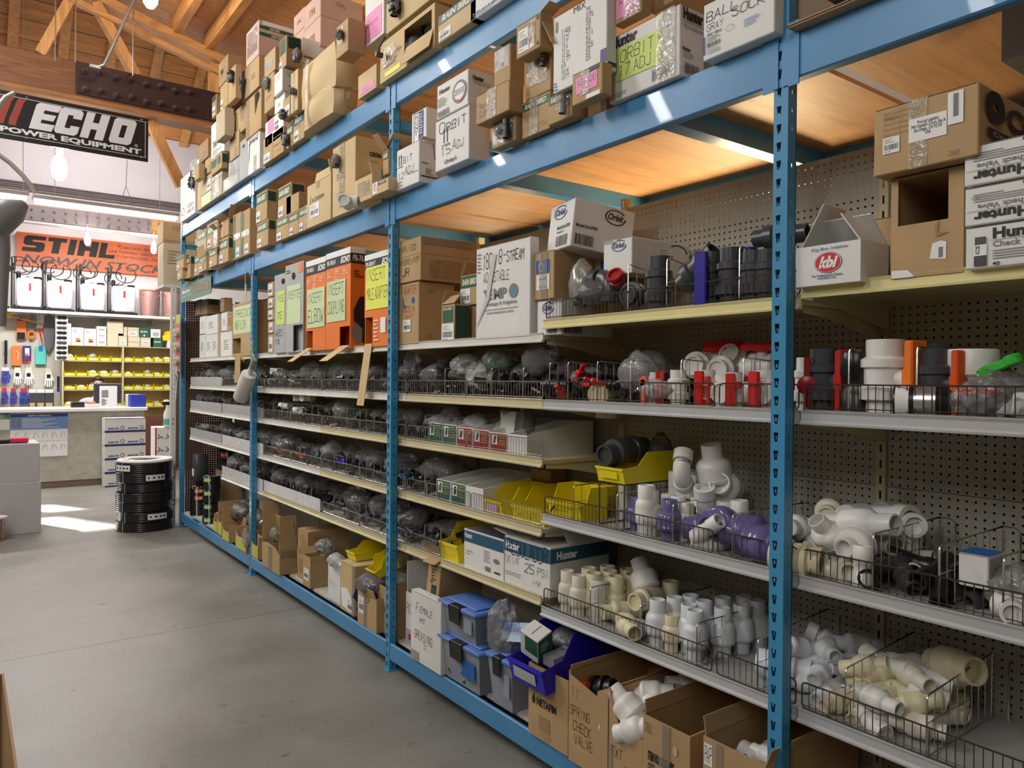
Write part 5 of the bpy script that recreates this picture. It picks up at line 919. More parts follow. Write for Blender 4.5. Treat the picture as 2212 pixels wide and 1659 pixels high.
fl('plain tall kraft carton with small logo, behind the others', r4, 960, 1046, 590, x=2.03, S_=1400, prints=[('q', 'f', .15, .12, .8, .4, KD, 'printed_panel'), ('poly', 'f', .1, .5, .85, .68, [(0, 0), (1, 0), (1, .5), (.5, 1), (0, .5)], KD), ('t', 's', .15, .82, .5, .88, 'IRRIGATION', KD, 'b')])
fl('open kraft carton with white label and a green flap', r4, 1006, 1068, 812, x=1.985, S_=1220, style='open', prints=[('bar', 'f', .1, .22, .8, .6)], flaps=[('l', 40, .16), ('b', 20, .1)])
fl('white carton with a crumpled white bag on top', r4, 1220, 1325, 890, x=2.0, d=.3, mat=WB, style='open', prints=[('t', 'f', .15, .4, .6, .55, 'FELS', GRY, 'h')])
fl('kraft carton with torn label and tape edge', r4, 1326, 1447, 885, x=1.975, S_=1700, mat=KY, prints=[('poly', 'f', .05, .05, .95, .5, [(.1, .1), (0, .9), (.5, 1), (1, .4), (.9, 0)], WHT, 'torn_label'), ('bar', 'f', .5, .05, .9, .3), ('tape', 'f', .8, 0, 1, 1)])
fl('open kraft carton with plastic spilling out', r4, 1472, 1634, 1165, x=1.95, d=.3, style='open', prints=[('bar', 'f', .05, .35, .38, .85), ('t', 'f', .35, .75, .7, .95, '80F', BLK, 'h'), ('tape', 'f', .3, 0, .5, .8)], flaps=[('f', 20, .05)])
fl('kraft carton with round mark cut by the blue post', r4, 1642, 1795, 1105, x=1.995, S_=1888, style='open', prints=[('ring', 'f', .2, .45, .45, .6, NVY, .8), ('lines', 'f', .1, .2, .45, .35, 4, RED)], flaps=[('s', -10, .05)])
fl('tall white carton with one flap standing', g4, 225, 292, 730, x=2.02, d=.3, mat=WB, style='open', prints=[('t', 'f', .1, .6, .7, .8, 'PVC', BLK, 'h'), ('q', 'f', .0, 0, 1, .3, GB, 'printed_panel'), ('q', 'f', .4, .1, .7, .22, RED, 'red_mark')], flaps=[('l', 0, .17), ('b', -8, .1)])
fl('white carton marked Female in faint pencil', g4, 268, 525, 800, x=1.935, S_=560, mat=WB, prints=[('t', 'f', .18, .72, .74, .85, 'Female', GRY, 'h'), ('t', 'f', .3, .58, .5, .66, 'mt', GRY, 'h'), ('t', 'f', .12, .32, .74, .46, 'greasing', GRY, 'h'), ('t', 'f', .45, .24, .55, .3, '=', GRY, 'h'), ('tape', 'f', .0, 0, .3, .15)])
yy = at(*g4(500, 795), x=1.99)
carton('tilted kraft carton lettered Control on the marked white carton', 1.99, yy.y, yy.z+.02, .3, .11, .2, mat=KR, rot=(0, .1, .1), prints=[('t', 's', .08, .3, .9, .5, 'Control', DGR, 'bi')] and [('q', 'f', .4, .06, .8, .3, DGR, 'printed_logo'), ('t', 'f', .3, .34, .85, .9, 'C\no\nn\nt\nr\no\nl', DGR, 'b')], flaps=[('l', 70, .09), ('f', 120, .05)])
# blue-lidded totes
TUB = M('frosted_tub_plastic', (.36, .4, .46), .3, alpha=.72); LID = M('blue_lid_plastic', (.11, .22, .6), .35)
def tote(label, p, d, w_, h, lab=False, fill=True):
    t = thing('lidded_tote', label, 'tote', p); mb = MB(); e = .02
    lo_ = [(e, e), (d-e, e), (d-e, w_-e), (e, w_-e)]; hi_ = [(0, 0), (d, 0), (d, w_), (0, w_)]; hb = h-.03
    v = [(*q, 0) for q in lo_]+[(*q, hb) for q in hi_]+[(q[0]+(.004 if q[0] < d/2 else -.004), q[1]+(.004 if q[1] < w_/2 else -.004), .004) for q in lo_]
    mb.add(v[:8], [(0, 3, 2, 1), (0, 1, 5, 4), (1, 2, 6, 5), (2, 3, 7, 6), (3, 0, 4, 7)]).build('tub', TUB, t, bevel=0)
    MB().box(-.012, d+.012, -.012, w_+.012, hb, hb+.022).box(.02, d-.02, .02, w_-.02, hb+.022, hb+.032).build('lid', LID, t, bevel=.008, smooth=50)
    for y0 in (w_*.35,): MB().box(-.02, -.012, y0, y0+w_*.3, hb-.06, hb+.02).box(-.02, .03, y0, y0+w_*.3, hb+.02, hb+.026).build('latch', BPV, t, bevel=.003)
    MB().box(-.004, -.001, w_*.08, w_*.3, h*.3, h*.7).build('molded_panel', TUB, t) if not lab else MB().box(-.002, -.0005, w_*.1, w_*.42, h*.28, h*.66).build('product_label', BLU, t)
    if fill:
        r = random.Random(int(h*999)); m2 = MB()
        for i in range(40):
            a = Vector((r.uniform(.08, d-.08), r.uniform(.06, w_-.06), r.uniform(.03, hb*.6))); q = Vector((r.uniform(-1, 1), r.uniform(-1, 1), r.uniform(-.5, .5))).normalized()*.03; m2.tube([a-q, a+q], .014, 7)
        m2.build('stored_fittings', GPV, t, smooth=50)['kind'] = 'stuff'
    return t
def tote_px(label, L, R_, T, B, S_, x, z=None, **k):
    yR = at(*g4(R_, T), x=x).y; yL = at(*g4(L, T), x=x).y; z1 = at(*g4(R_, T), x=x).z; z0 = z or at(*g4(R_, B), x=x).z
    return tote(label, (x, yR, z0), at(*g4(S_, T), y=yR).x-x, yL-yR, z1-z0, **k), z1
_, zz = tote_px('lower blue-lidded tote with a small product label', 515, 850, 1215, 1540, 1010, 1.945, z=F0, lab=True)
tote_px('upper blue-lidded tote, stacked on another', 520, 815, 880, 1200, 1100, 1.95, z=zz+.003)
tote_px('low blue-lidded tote beside the stacked pair', 925, 1130, 1300, 1650, 1420, 1.96, z=F0)
# stock bins
def stock_bin(label, p, d, w_, h, mat, rz=0, rot=None, group=None, card=None, text=None):
    t = thing('stock_bin', label, 'storage bin', p, rz, group, rot); mb = MB(); th = .0035
    side = [(.012, 0), (d, 0), (d, h), (.38*d, h), (.24*d, .56*h), (0, .5*h), (0, .42*h)]
    X = Matrix(((1, 0, 0, 0), (0, 0, 1, 0), (0, 1, 0, 0), (0, 0, 0, 1)))
    mb.prism(side, th, X=X).prism(side, th, X=Matrix.Translation((0, w_-th, 0)) @ X)
    mb.box(d-th, d, th, w_-th, 0, h).box(.012, d-th, th, w_-th, 0, th)
    mb.add([(.012, th, 0), (.012, w_-th, 0), (0, w_-th, .42*h), (0, th, .42*h), (.012+th, th, 0), (.012+th, w_-th, 0), (th, w_-th, .42*h), (th, th, .42*h)], [(0, 1, 2, 3), (7, 6, 5, 4), (0, 3, 7, 4), (1, 5, 6, 2), (3, 2, 6, 7), (0, 4, 5, 1)])
    mb.box(-.004, th, 0, w_, .42*h, .5*h)
    for z in (.3, .86): mb.box(.45*d, d*.98, -.0015, .0005, h*z, h*(z+.025)).box(.45*d, d*.98, w_-.0005, w_+.0015, h*z, h*(z+.025))
    mb.box(-.0045, .004, -.004, w_+.004, .46*h, .505*h).build('bin_body', mat, t)
    if card: MB().quad((.0, w_*.85, .14*h), (.0, w_*.2, .14*h), (-.003, w_*.2, .38*h), (-.003, w_*.85, .38*h)).build('label_card', card, t)
    if text: put_text(t, Matrix(((0, 0, -1, -.0052), (-1, 0, 0, w_*.9), (0, 1, 0, h*.14), (0, 0, 0, 1))), w_*.75, h*.22, text, BLK, 'h')
    return t
def bin_px(label, cr, L, R_, B, T, S_, x, z, mat, **k):
    "front lip from L to R at height B (bottom), T = top of the side walls at their highest"
    yR = at(*cr(R_, B), x=x).y; yL = at(*cr(L, B), x=x).y; d = at(*cr(S_, T), y=yR).x-x; q = at(*cr(R_, T), x=x+.3*d).z
    return stock_bin(label, (x, yR, z), d, yL-yR, q-z, mat, **k)
zD, zE, zW4, zW5, zC = SH[2, 'D'], SH[2, 'E'], SH[1, 'W4'], SH[1, 'W5'], SH[2, 'C']
stock_bin('upside yellow stock bin lying on the kraft carton with torn label', at(*r4(1447, 850), x=2.02)+Vector((0, 0, .005)), .3, .13, .1, YPL)
p = at(*r4(1640, 1000), x=2.0); stock_bin('yellow stock bin leaning on the violet one', (2.0, p.y, p.z), .2, .12, .1, YPL, rot=(0, -.35, 0))
VPL = M('violet_plastic', (.06, .03, .35), .35); p = at(*r4(1550, 1170), x=1.99)
stock_bin('violet stock bin standing on end between cartons', (2.03, p.y, F0+.02), .18, .11, .13, VPL, rot=(0, -1.1, 0))
p = at(*g4(1450, 1590), x=1.9)
BB = stock_bin('large ultramarine stock bin full of packs, perched on a carton', (1.87, p.y, p.z-.0), .47, .225, .2, UPL, rot=(0, -.12, 0), card=GB)
MB().box(.08, .2, .02, .09, .08, .12).build('packing_slip', FILW, BB)
carton('green seed-pack like box tilted in the ultramarine bin', 1.92, p.y+.1, p.z+.09, .09, .1, .12, mat=WB, rot=(.3, -.35, .1), prints=[('q', 's', .02, .02, .98, .98, GRN, 'printed_panel'), ('q', 'f', .3, .3, .98, .98, GRN, 'printed_panel'), ('lines', 's', .2, .4, .8, .8, 4, WHT)])
bag('clear bag of small parts in the ultramarine bin', (2.12, p.y+.1, p.z+.1), .13, .09, .07, FILM, fill=GPV, fn=24)
bag('knotted clear bag at the back of the ultramarine bin', (2.25, p.y+.13, p.z+.12), .09, .08, .09, FILG)
bin_px('yellow stock bin at the end of the fence, empty', g4, 512, 660, 405, 115, 1050, 2.03, zE, YPL)
bin_px('yellow stock bin with a lilac card', f4, 888, 1040, 1430, 1205, 1440, 2.035, zD, YPL, card=M('lilac_paper', (.6, .4, .7), .6))
bin_px('yellow stock bin marked 3/4 Line in black', f4, 1128, 1390, 1510, 1245, 1860, 2.035, zD, YPL, text='3/4 LINE B')
bin_px('yellow stock bin at the left end of the grey-lipped shelf', k4, 128, 405, 625, 365, 640, 2.04, zW4, YPL, text='F')
bin_px('second yellow stock bin on the grey-lipped shelf, farther back', k4, 190, 400, 560, 362, 730, 2.14, zW4+.004, YPL)
p = at(*k4(770, 345), x=2.06)
TB = stock_bin('yellow stock bin raised on parts with a black pipe end in it', (2.06, p.y, p.z), .36, at(*k4(545, 300), x=2.06).y-p.y, .12, YPL, card=YPL)
# white sloped bin boxes with printed fronts
def slope_bin(label, cr, L, R_, B, T, x, z, d, front=None, h2=.15):
    yR = at(*cr(R_, B), x=x).y; yL = at(*cr(L, B), x=x).y; w_ = yL-yR-.002; h1 = at(*cr(R_, T), x=x).z-z
    t = thing('bin_box', label, 'bin box', (x, yR, z)); th = .003; side = [(0, 0), (d, 0), (d, h2), (.72*d, h2), (0, h1)]
    X = Matrix(((1, 0, 0, 0), (0, 0, 1, 0), (0, 1, 0, 0), (0, 0, 0, 1)))
    MB().prism(side, th, X=X).prism(side, th, X=Matrix.Translation((0, w_-th, 0)) @ X).box(0, th, th, w_-th, 0, h1).box(d-th, d, th, w_-th, 0, h2).box(th, d-th, th, w_-th, 0, th).build('bin_body', WB, t)
    if front:
        m2 = MB(); e = -.001; m2.quad((e, w_*.97, .004), (e, w_*.03, .004), (e, w_*.03, h1*.96), (e, w_*.97, h1*.96), 0)
        e = -.0016; m2.quad((e, w_*.9, h1*.42), (e, w_*.55, h1*.42), (e, w_*.55, h1*.9), (e, w_*.9, h1*.9), 1)
        e = -.002; m2.add([(e, w_*.8, h1*.5), (e, w_*.66, h1*.48), (e, w_*.62, h1*.84), (e, w_*.74, h1*.86)], [(0, 1, 2, 3)], 2)
        for j in range(5): m2.quad((e, w_*.48, h1*(.85-j*.11)), (e, w_*.1, h1*(.85-j*.11)), (e, w_*.1, h1*(.88-j*.11)), (e, w_*.48, h1*(.88-j*.11)), 3)
        m2.build('printed_front', [front, WHT, BLK, YKR], t)
    return t, w_
for i, (a, b, m, nm) in enumerate(((415, 533, GRN, 'green'), (536, 656, GRN, 'green'), (660, 790, M('dark_red_print', (.3, .015, .03), .5), 'red'), (793, 936, MATS['dark_red_print'], 'red'), (940, 1088, MATS['dark_red_print'], 'red'), (1091, 1256, None, 'plain white'))):
    T = (690, 705, 730, 752, 778, 795)[i]; B = (800, 820, 845, 880, 912, 945)[i]
    slope_bin(f'white bin box with {nm} front on the third shelf, {ORD[i]} from the left', f4, a, b, B, T, 2.03, zC, .4, m)
for i, (a, b, m, nm) in enumerate(((485, 603, GRN, 'green'), (607, 732, GRN, 'green'), (736, 884, None, 'plain white'))):
    slope_bin(f'white bin box with {nm} front on the fourth shelf, {ORD[i]} from the left', f4, a, b, (1300, 1350, 1385)[i], (1185, 1215, 1250)[i], 2.03, zD, .4, m)
p = at(*f4(1100, 1200), x=2.15)
carton('brown carton behind the yellow bins on the fourth shelf', 2.33, p.y-.1, zD, .1, .16, .2, mat=KD)
E5 = 'fifth shelf end'
hb = lambda f: [('q', f, 0, .68, 1, .96, TEAL, 'printed_band')]
bx('open white carton with teal band, beside the yellow bin', g4, 722, 1062, 262, z=zE, x=2.03, d=.36, mat=WB, style='open', prints=hb('f')+[('t', 'f', .02, .78, .22, .92, 'Hunter', WHT, 'b'), ('lines', 'f', .52, .32, .74, .62, 6, GRY), ('bars', 'f', .55, .1, .7, .22), ('q', 'f', .78, .12, .92, .16, BLK), ('ell', 'f', .76, .36, .9, .48, GRY, 'badge_mark'), ('lines', 'f', .05, .36, .28, .5, 2, GB)], flaps=[('b', -5, .05)])
bx('white carton with teal band marked Regulador 25 PSI', g4, 1065, 1458, 330, z=zE, x=2.03, S_=1960, mat=WB, prints=hb('f')+hb('s')+[('t', 'f', .04, .74, .34, .9, 'Hunter', WHT, 'B'), ('t', 's', .1, .73, .44, .9, 'Hunter', WHT, 'B'), ('t', 'f', .08, .62, .95, .98, 'REGULADOR', BLK, 'h'), ('t', 'f', .02, .42, .36, .62, "1X11/4'", BLK, 'h'), ('t', 'f', .46, .36, .68, .56, '25', BLK, 'h'), ('t', 'f', .74, .38, .95, .55, 'PSI', BLK, 'h'), ('t', 'f', .65, .16, .8, .26, '=9', BLK, 'h'), ('lines', 'f', .03, .2, .5, .3, 2, GB)], flaps=[('l', 82, .1), ('s', -35, .16, .3, .95)])
# large open cartons at the near end
fl('open kraft carton lettered NETAFIM under the ultramarine bin', h4, 165, 505, 920, x=1.93, d=.42, style='open', prints=[('t', 'f', .22, .46, .72, .57, 'NETAFIM', BLK, 'B'), ('poly', 'f', .1, .46, .19, .62, [(.5, 1), (1, .35), (.7, 0), (.2, 0), (0, .35)], BLK, 'drop_mark'), ('q', 'f', .28, .14, .56, .34, KD, 'faded_tape'), ('t', 'f', .3, .02, .6, .12, "1'SOUP", KD, 'h')])
fl('open kraft carton marked Spring check valve', h4, 508, 845, 980, x=1.92, d=.44, style='open', front=[(0, 0), (1, 0), (1, 1), (.75, .92), (.72, .85), (.05, .95), (0, 1)], prints=[('t', 'f', .1, .72, .3, .84, "1 1'", BLK, 'h'), ('t', 'f', .04, .52, .56, .64, 'SPRING', BLK, 'h'), ('t', 'f', .12, .36, .6, .48, 'CHECK', BLK, 'h'), ('t', 'f', .16, .22, .64, .34, 'VALVE', BLK, 'h')], flaps=[('l', 0, .02)])
fl('open kraft carton marked TXT with white valves heaped in it', h4, 850, 1142, 1430, x=1.92, d=.46, style='open', front=[(0, 0), (1, 0), (1, 1), (.62, .98), (.3, 1.0), (.12, 1.3), (0, 1.6)], prints=[('t', 'f', .3, .78, .5, .96, "1'", BLK, 'h'), ('t', 'f', .08, .5, .42, .68, 'TXT', BLK, 'h'), ('t', 'f', .46, .3, .95, .45, 'SPRING', BLK, 'h'), ('t', 'f', .5, .12, .9, .26, 'CHECK', BLK, 'h'), ('tape', 'f', .0, .1, .12, .7)], flaps=[('l', 0, .12)])
fl('open kraft carton with printed item number list', h4, 1140, 1545, 1395, x=1.9, d=.5, style='open', prints=[('t', 'f', .12, .56, .68, .66, 'ITEM NO: LV235-WBS', BLK, 'B'), ('t', 'f', .12, .2, .28, .54, 'QTY:\nNW:\nGW:\nME', BLK, 'b'), ('t', 'f', .36, .2, .48, .54, '12\n9.4\n10\n34', BLK, 'b'), ('t', 'f', .54, .2, .68, .54, 'PSC\nKGS\nKGS\nCM', BLK, 'b'), ('t', 'f', .05, .84, .2, .94, '282', BLK, 'h'), ('ell', 'f', .66, .74, .76, .84, KP, 'pink_dot'), ('tape', 'f', .4, .1, .6, 1)], flaps=[('l', 4, .05)])
fl('open kraft carton with a paper tag, behind the near blue post', h4, 1652, 2190, 1640, x=1.9, d=.52, style='open', prints=[('q', 'f', .02, .76, .16, .95, WHT, 'paper_tag'), ('t', 'f', .03, .78, .15, .93, 'rap', BLK, 'h'), ('t', 'f', .2, .3, .6, .5, 'ITEM NO: ACV', BLK, 'B'), ('tape', 'f', .2, .5, .34, 1)], flaps=[('l', 10, .06), ('s', 20, .05)])
carton('kraft carton beyond the near blue post in the bottom corner', 1.95, .55, F0, .45, .5, .3, mat=KD, style='open')
# bags around the floor shelf
bag('clear zip bag printed with a pale blue slogan, on the low tote', at(*g4(1110, 1230), x=2.03)+Vector((0, .05, -.05)), .07, .115, .17, FILM, fill=GPV, fn=14)
p = at(*g4(1145, 1100), x=1.99)
o = MB().quad((0, .1, -.06), (0, -.1, -.01), (.03, -.1, .07), (.03, .1, .02)).build('printed_slip', M('pale_blue_slip', (.45, .6, .75), .5)); o.location = (1.985, p.y, p.z+.02)
tag(o, 'pale blue printed slip reading When Quality Counts', 'slip')
put_text(o, Matrix(((-.0, -.05, -1, -.004), (-.9, 0, 0, .085), (.22, .9, -.2, -.005), (0, 0, 0, 1))), .16, .05, "WHEN QUALITY\nCOUNTS DON'T", BLU, 'b')
bag('crumpled white bag spilling over the white carton', at(*r4(1290, 880), x=2.0), .06, .09, .05, FILW)
bag('grey plastic bag spilling over the open carton near the post', at(*r4(1590, 1100), x=2.0), .1, .13, .07, FILG)
bag('clear bag in the open carton with the green flap', at(*r4(1190, 770), x=2.08), .07, .1, .06, FILM, fill=GPV)
bag('clear bag with a green print in the tall-flapped carton', at(*r4(770, 670), x=2.0), .05, .05, .07, FILM, fill=GPL, fn=5)
bag('smoky bag over the yellow-fronted cartons by the blue post', at(*r4(470, 490), x=2.1), .1, .16, .1, FILG, fill=BPV)
bag('second smoky bag over the yellow-fronted cartons', at(*r4(620, 520), x=2.12)-Vector((0, 0, .02)), .1, .14, .09, FILG)
bag('clear pouch hanging beside the second blue post', at(*r4(515, 720), x=1.92), .03, .05, .1, FILM)
bag('dark bag of parts behind the near kraft cartons', at(*g4(190, 690), x=2.12), .1, .16, .06, FILG, fill=BPV)
bag('dark bag at the back beside the open white carton', at(*r4(1850, 880), x=2.2), .1, .16, .1, FILG)
# hoses, coils and boxes at the far end of the floor shelf
def coil(label, p, ro, ri, turns, r, mat, group=None, tg=None, wrap=True, name='hose_coil', tgy=0):
    t = thing(name, label, 'hose coil', p, group=group); pr = []
    H = turns*2*r
    for i in range(turns):
        for a in (-60, -20, 20, 60): pr.append((ro-r+r*math.cos(math.radians(a)), i*2*r+r+r*math.sin(math.radians(a))))
    pr += [(ro-r*1.2, H), (ri+r, H), (ri, H-r), (ri, r), (ri+r, 0), (ro-r*1.2, 0)]
    pr.append(pr[0]); MB().lathe(pr, 40, cap=False).build('coiled_hose', mat, t, smooth=60)
    for k in range(3):
        a = k*2.1+p[0]; c, s_ = math.cos(a), math.sin(a); w2 = .02
        MB().tube([(c*(ro+.003), s_*(ro+.003), -.001), (c*(ro+.004), s_*(ro+.004), H), (c*ri, s_*ri, H+.004), (c*(ri-.002), s_*(ri-.002), 0)], .004, 5).build('tie_band', FILW if wrap else WHT, t)
    if tg:
        X = Matrix.Rotation(tgy, 4, 'Z'); m2 = MB(); ww = min(.1, ro*.4)
        for q in range(4):
            a0, a1 = -ww/ro+q*ww/ro/2, -ww/ro+(q+1)*ww/ro/2; R_ = ro+.003
            m2.quad((R_*math.cos(a0), R_*math.sin(a0), H*.25), (R_*math.cos(a1), R_*math.sin(a1), H*.25), (R_*math.cos(a1), R_*math.sin(a1), H*.85), (R_*math.cos(a0), R_*math.sin(a0), H*.85), 0)
        R_ = ro+.0038
        for (u0, u1) in ((-.8, -.1), (.2, .8)): m2.quad((R_*math.cos(u0*ww/ro), R_*math.sin(u0*ww/ro), H*.45), (R_*math.cos(u1*ww/ro), R_*math.sin(u1*ww/ro), H*.45), (R_*math.cos(u1*ww/ro), R_*math.sin(u1*ww/ro), H*.65), (R_*math.cos(u0*ww/ro), R_*math.sin(u0*ww/ro), H*.65), 1)
        m2.build('paper_label', tg, t, X=X)
    return t
for i in range(7):
    coil(f'black wrapped hose coil on the concrete floor, {ORD[i]} from the bottom of the big stack', (1.62+.012*math.sin(i*2), 8.88+.01*math.cos(i*3), .002+i*.1035), .285-.004*(i % 3), .17, 5, .0102, BRB, 'black hose coils stacked on the floor', [WHT, BLK] if i in (1, 5, 6) else None, tgy=-1.35 if i != 6 else -2.6)
TAGO = M('orange_band_print', (.7, .12, .03), .5); OLV = M('olive_band', (.16, .16, .05), .5)
for i, (u, v) in enumerate(((150, 1400), (150, 1345), (140, 1285), (150, 1225))):
    q = at(*c4(190, v+30), x=2.06); coil(f'flat black soaker hose coil {"with orange band" if i > 1 else "with white tie"} on the floor shelf, {ORD[i]} from the bottom', (2.09, 8.5, F0+i*.075), .1, .05, 4, .009, BRB, 'flat hose coils at the far end of the floor shelf', [TAGO, WHT] if i > 1 else None, wrap=False, tgy=-1.9)
for i in range(7):
    coil(f'small black hose coil with green tag, {ORD[i]} from the bottom of the tall stack', (2.07+.006*(i % 2), 7.95+.01*math.sin(i*2.5), F0+i*.068), .088-.003*(i % 2), .045, 4, .0083, BRB, 'small green-tagged hose coils', [M('green_tag', (.3, .55, .12), .6), WHT] if i % 2 == 0 else None, wrap=False, tgy=-2.3)
for i, (yy, zz, nm) in enumerate(((7.62, F0, 'wrapped in clear film beside the yellow-fronted cartons'), (7.3, F0+.21, 'lying on the yellow-fronted cartons'))):
    coil(f'grey tubing coil {nm}', (2.1 if i == 0 else 2.26, yy, zz), .085, .05, 8 if i == 0 else 5, .009, M('grey_tubing', (.35, .36, .38), .25))
carton('support carton under the grey tubing coil', 2.16, 7.18, F0, .2, .24, .205, mat=KD)
for i in range(3):
    coil(f'dark orange-labelled hose coil at the back of the far end, {ORD[i]} from top', (2.3, 8.2, .87-i*.1), .1, .05, 5, .0098, BRB, 'dark hose coils at the back of the far end', [TAGO, WHT] if i < 2 else None, wrap=False, tgy=-2.2)
carton('dark carton under the back hose coils', 2.2, 8.1, F0, .2, .2, .5, mat=KD)
t = thing('plastic_canister', 'dark grey plastic canister with a white label at the far end', 'canister', (2.05, 8.62, F0+.305)); q = .0
MB().box(0, .14, -.065, .065, .03, .34).build('canister_body', GPV, t, bevel=.02, smooth=50); MB().box(-.001, 0, -.04, .045, .1, .18).build('paper_label', WHT, t); MB().lathe([(.04, 0), (.04, .04), (.01, .04)], 14, X=T3(.07, 0, -.01)).build('cap', BPV, t, smooth=50)
# ================================================================ pipe fittings
def bottle(rs, rb, L, s1=.28, s2=.24, n=22):
    return [(0, .06*L), (rs*.8, .06*L), (rs*.8, 0), (rs, 0), (rs, (s2-.01)*L), (rs+(rb-rs)*.55, (s2+.005)*L), (rs+(rb-rs)*.86, (s2+.03)*L), (rb, (s2+.08)*L), (rb*1.0, (s2+.1)*L), (rb*.985, (s2+.105)*L), (rb*.985, (1-s1-.17)*L), (rb*.97, (1-s1-.12)*L), (rs+(rb-rs)*.72, (1-s1-.06)*L), (rs+(rb-rs)*.25, (1-s1-.015)*L), (rs*1.02, (1-s1)*L), (rs, (1-s1+.02)*L), (rs, L-.002), (rs-.002, L), (rs*.82, L), (rs*.8, L-.002), (rs*.8, .8*L), (0, .78*L)]
def couple(r, L, k=1.14): return [(0, .2*L), (r*.8, .2*L), (r*.8, 0), (r*k, 0), (r*k, .36*L), (r, .4*L), (r, .6*L), (r*k, .64*L), (r*k, L-.002), (r*k-.002, L), (r*.82, L), (r*.82, .8*L), (0, .8*L)]
def unionv(r, L): return [(0, .05*L), (r*.7, .05*L), (r*.7, 0), (r*.88, 0), (r*.88, .2*L), (r*1.2, .22*L), (r*1.2, .38*L), (r*.98, .42*L), (r*1.0, .62*L), (r*1.16, .64*L), (r*1.16, .74*L), (r*.9, .78*L), (r*.9, L), (r*.72, L), (r*.72, .85*L), (0, .85*L)]
ME = {}
def mesh_of(kind, mat):
    k = (kind, mat.name)
    if k in ME: return ME[k]
    mb = MB(); K = kind[0]
    if K == 'bottle': mb.lathe(bottle(*kind[1:]), 22, cap=False)
    elif K == 'couple': mb.lathe(couple(*kind[1:]), 20, cap=False)
    elif K == 'union': mb.lathe(unionv(*kind[1:]), 22, cap=False)
    elif K == 'tee':
        r, L = kind[1:]; P_ = lambda l: [(0, .1*l), (r*.8, .1*l), (r*.8, 0), (r*1.12, 0), (r*1.12, .3*l), (r, .32*l), (r, .68*l), (r*1.12, .7*l), (r*1.12, l), (r*.8, l), (r*.8, .9*l), (0, .88*l)]
        mb.lathe(P_(L), 18, cap=False, X=T3(-L/2, 0, 0, 0, PI/2)); mb.lathe([(r, 0), (r, .4*L), (r*1.12, .42*L), (r*1.12, .62*L), (r*.8, .62*L), (r*.8, .5*L), (0, .5*L)], 18, cap=False)
    elif K == 'elbow':
        r, L = kind[1:]; pts = [(0, 0, 0), (0, 0, L*.4)]+[(L*.35*(1-math.cos(a)), 0, L*.4+L*.35*math.sin(a)) for a in (.4, .8, 1.2)]+[(L*.35+.0, 0, L*.75), (L*.8, 0, L*.75)]
        mb.tube(pts, r, 16); mb.lathe([(0, .01), (r*.82, .01), (r*.82, -.002), (r*1.14, -.002), (r*1.14, L*.3), (r, L*.32)], 16, cap=False); mb.lathe([(0, .01), (r*.82, .01), (r*.82, -.002), (r*1.14, -.002), (r*1.14, L*.3), (r, L*.32)], 16, cap=False, X=T3(L*.8, 0, L*.75, 0, -PI/2))
    elif K == 'ywye':
        r, L = kind[1:]; mb.lathe(couple(r, L), 18, cap=False); mb.lathe([(r*.9, 0), (r*.9, L*.5), (r*1.05, L*.5), (r*1.05, L*.62), (r*.3, L*.66)], 16, X=T3(0, 0, L*.3, 0, .8))
    me = mb.mesh(K, mat, smooth=45); ME[k] = me; return me
def fit(label, kind, mat, X, name, group=None, cat='pipe fitting'):
    o = obj(name, mesh_of(kind, mat), None); o.matrix_world = X; return tag(o, label, cat, group)
def stand(cr, u, v, z, L):
    p = at(*cr(u, v), z=z+L) if z < 1.3 else at(*cr(u, v), x=2.09)
    if z < 1.3 and not 2.075 < p.x < 2.42: p = at(*cr(u, v), x=min(2.42, max(2.075, p.x)))
    k = min(1.3, max(.6, (p.z-z)/L)); return T3(p.x, p.y, z) @ Matrix.Diagonal((k, k, k, 1))
def lean(cr, u, v, x, rx=0, ry=0, rz=0, dz=0): p = at(*cr(u, v), x=x); return T3(p.x, p.y, p.z+dz, rx, ry, rz)
# ---- lowest wire-front shelf of the second section: standing check valves
zz = zW5+.0005
CW = [(1070, 1320), (1215, 1300), (1350, 1283), (1340, 1362), (1465, 1332), (1390, 1412), (1628, 1302), (1625, 1388), (1785, 1362), (1810, 1287), (1920, 1327)]
for i, (u, v) in enumerate(CW):
    fit('white plastic check valve standing upright on the lowest wire-front shelf', ('bottle', .03, .045, .172), PVG, stand(k4, u, v, zz, .172), 'check_valve', 'white check valves standing on the lowest wire-front shelf', 'check valve')
fit('single cream check valve standing among the white upright ones at the fence', ('bottle', .031, .044, .165, .3, .26), PVY, stand(k4, 1190, 1452, zz, .165), 'check_valve', None, 'check valve')
for i, (u, v) in enumerate([(300, 1073), (395, 1115)]):
    fit(f'ivory check valve at left front of the lowest wire-front shelf, {["left", "right"][i]} of two', ('bottle', .033, .045, .195, .3, .2), M('ivory_pvc', (.74, .71, .6), .32), stand(k4, u, v, zz, .195), 'check_valve', None, 'check valve')
for i, (u, v) in enumerate([(485, 1050), (645, 1035), (815, 1060), (910, 1040), (525, 1095), (665, 1075), (865, 1105), (1005, 1090), (715, 1122), (1180, 1165)]):
    fit('cream check valve standing in the rows behind the ivory pair', ('bottle', .034, .044, .175, .4, .2), PVY, stand(k4, u, v, zz, .175), 'check_valve', 'cream check valves in rows on the lowest wire-front shelf', 'check valve')
fit('cloudy straight coupling with grey rim standing behind the ivory pair', ('couple', .041, .16, 1.03), M('cloudy_pvc', (.6, .59, .52), .3), stand(k4, 580, 1148, zz, .16), 'pipe_coupling')
fit('grey-white check valve tilted over on the cream rows', ('bottle', .034, .055, .17), PVC, lean(k4, 1010, 1260, 2.2, .0, .2, 0, -.03) @ Matrix.Rotation(-.6, 4, 'X'), 'check_valve', None, 'check valve')
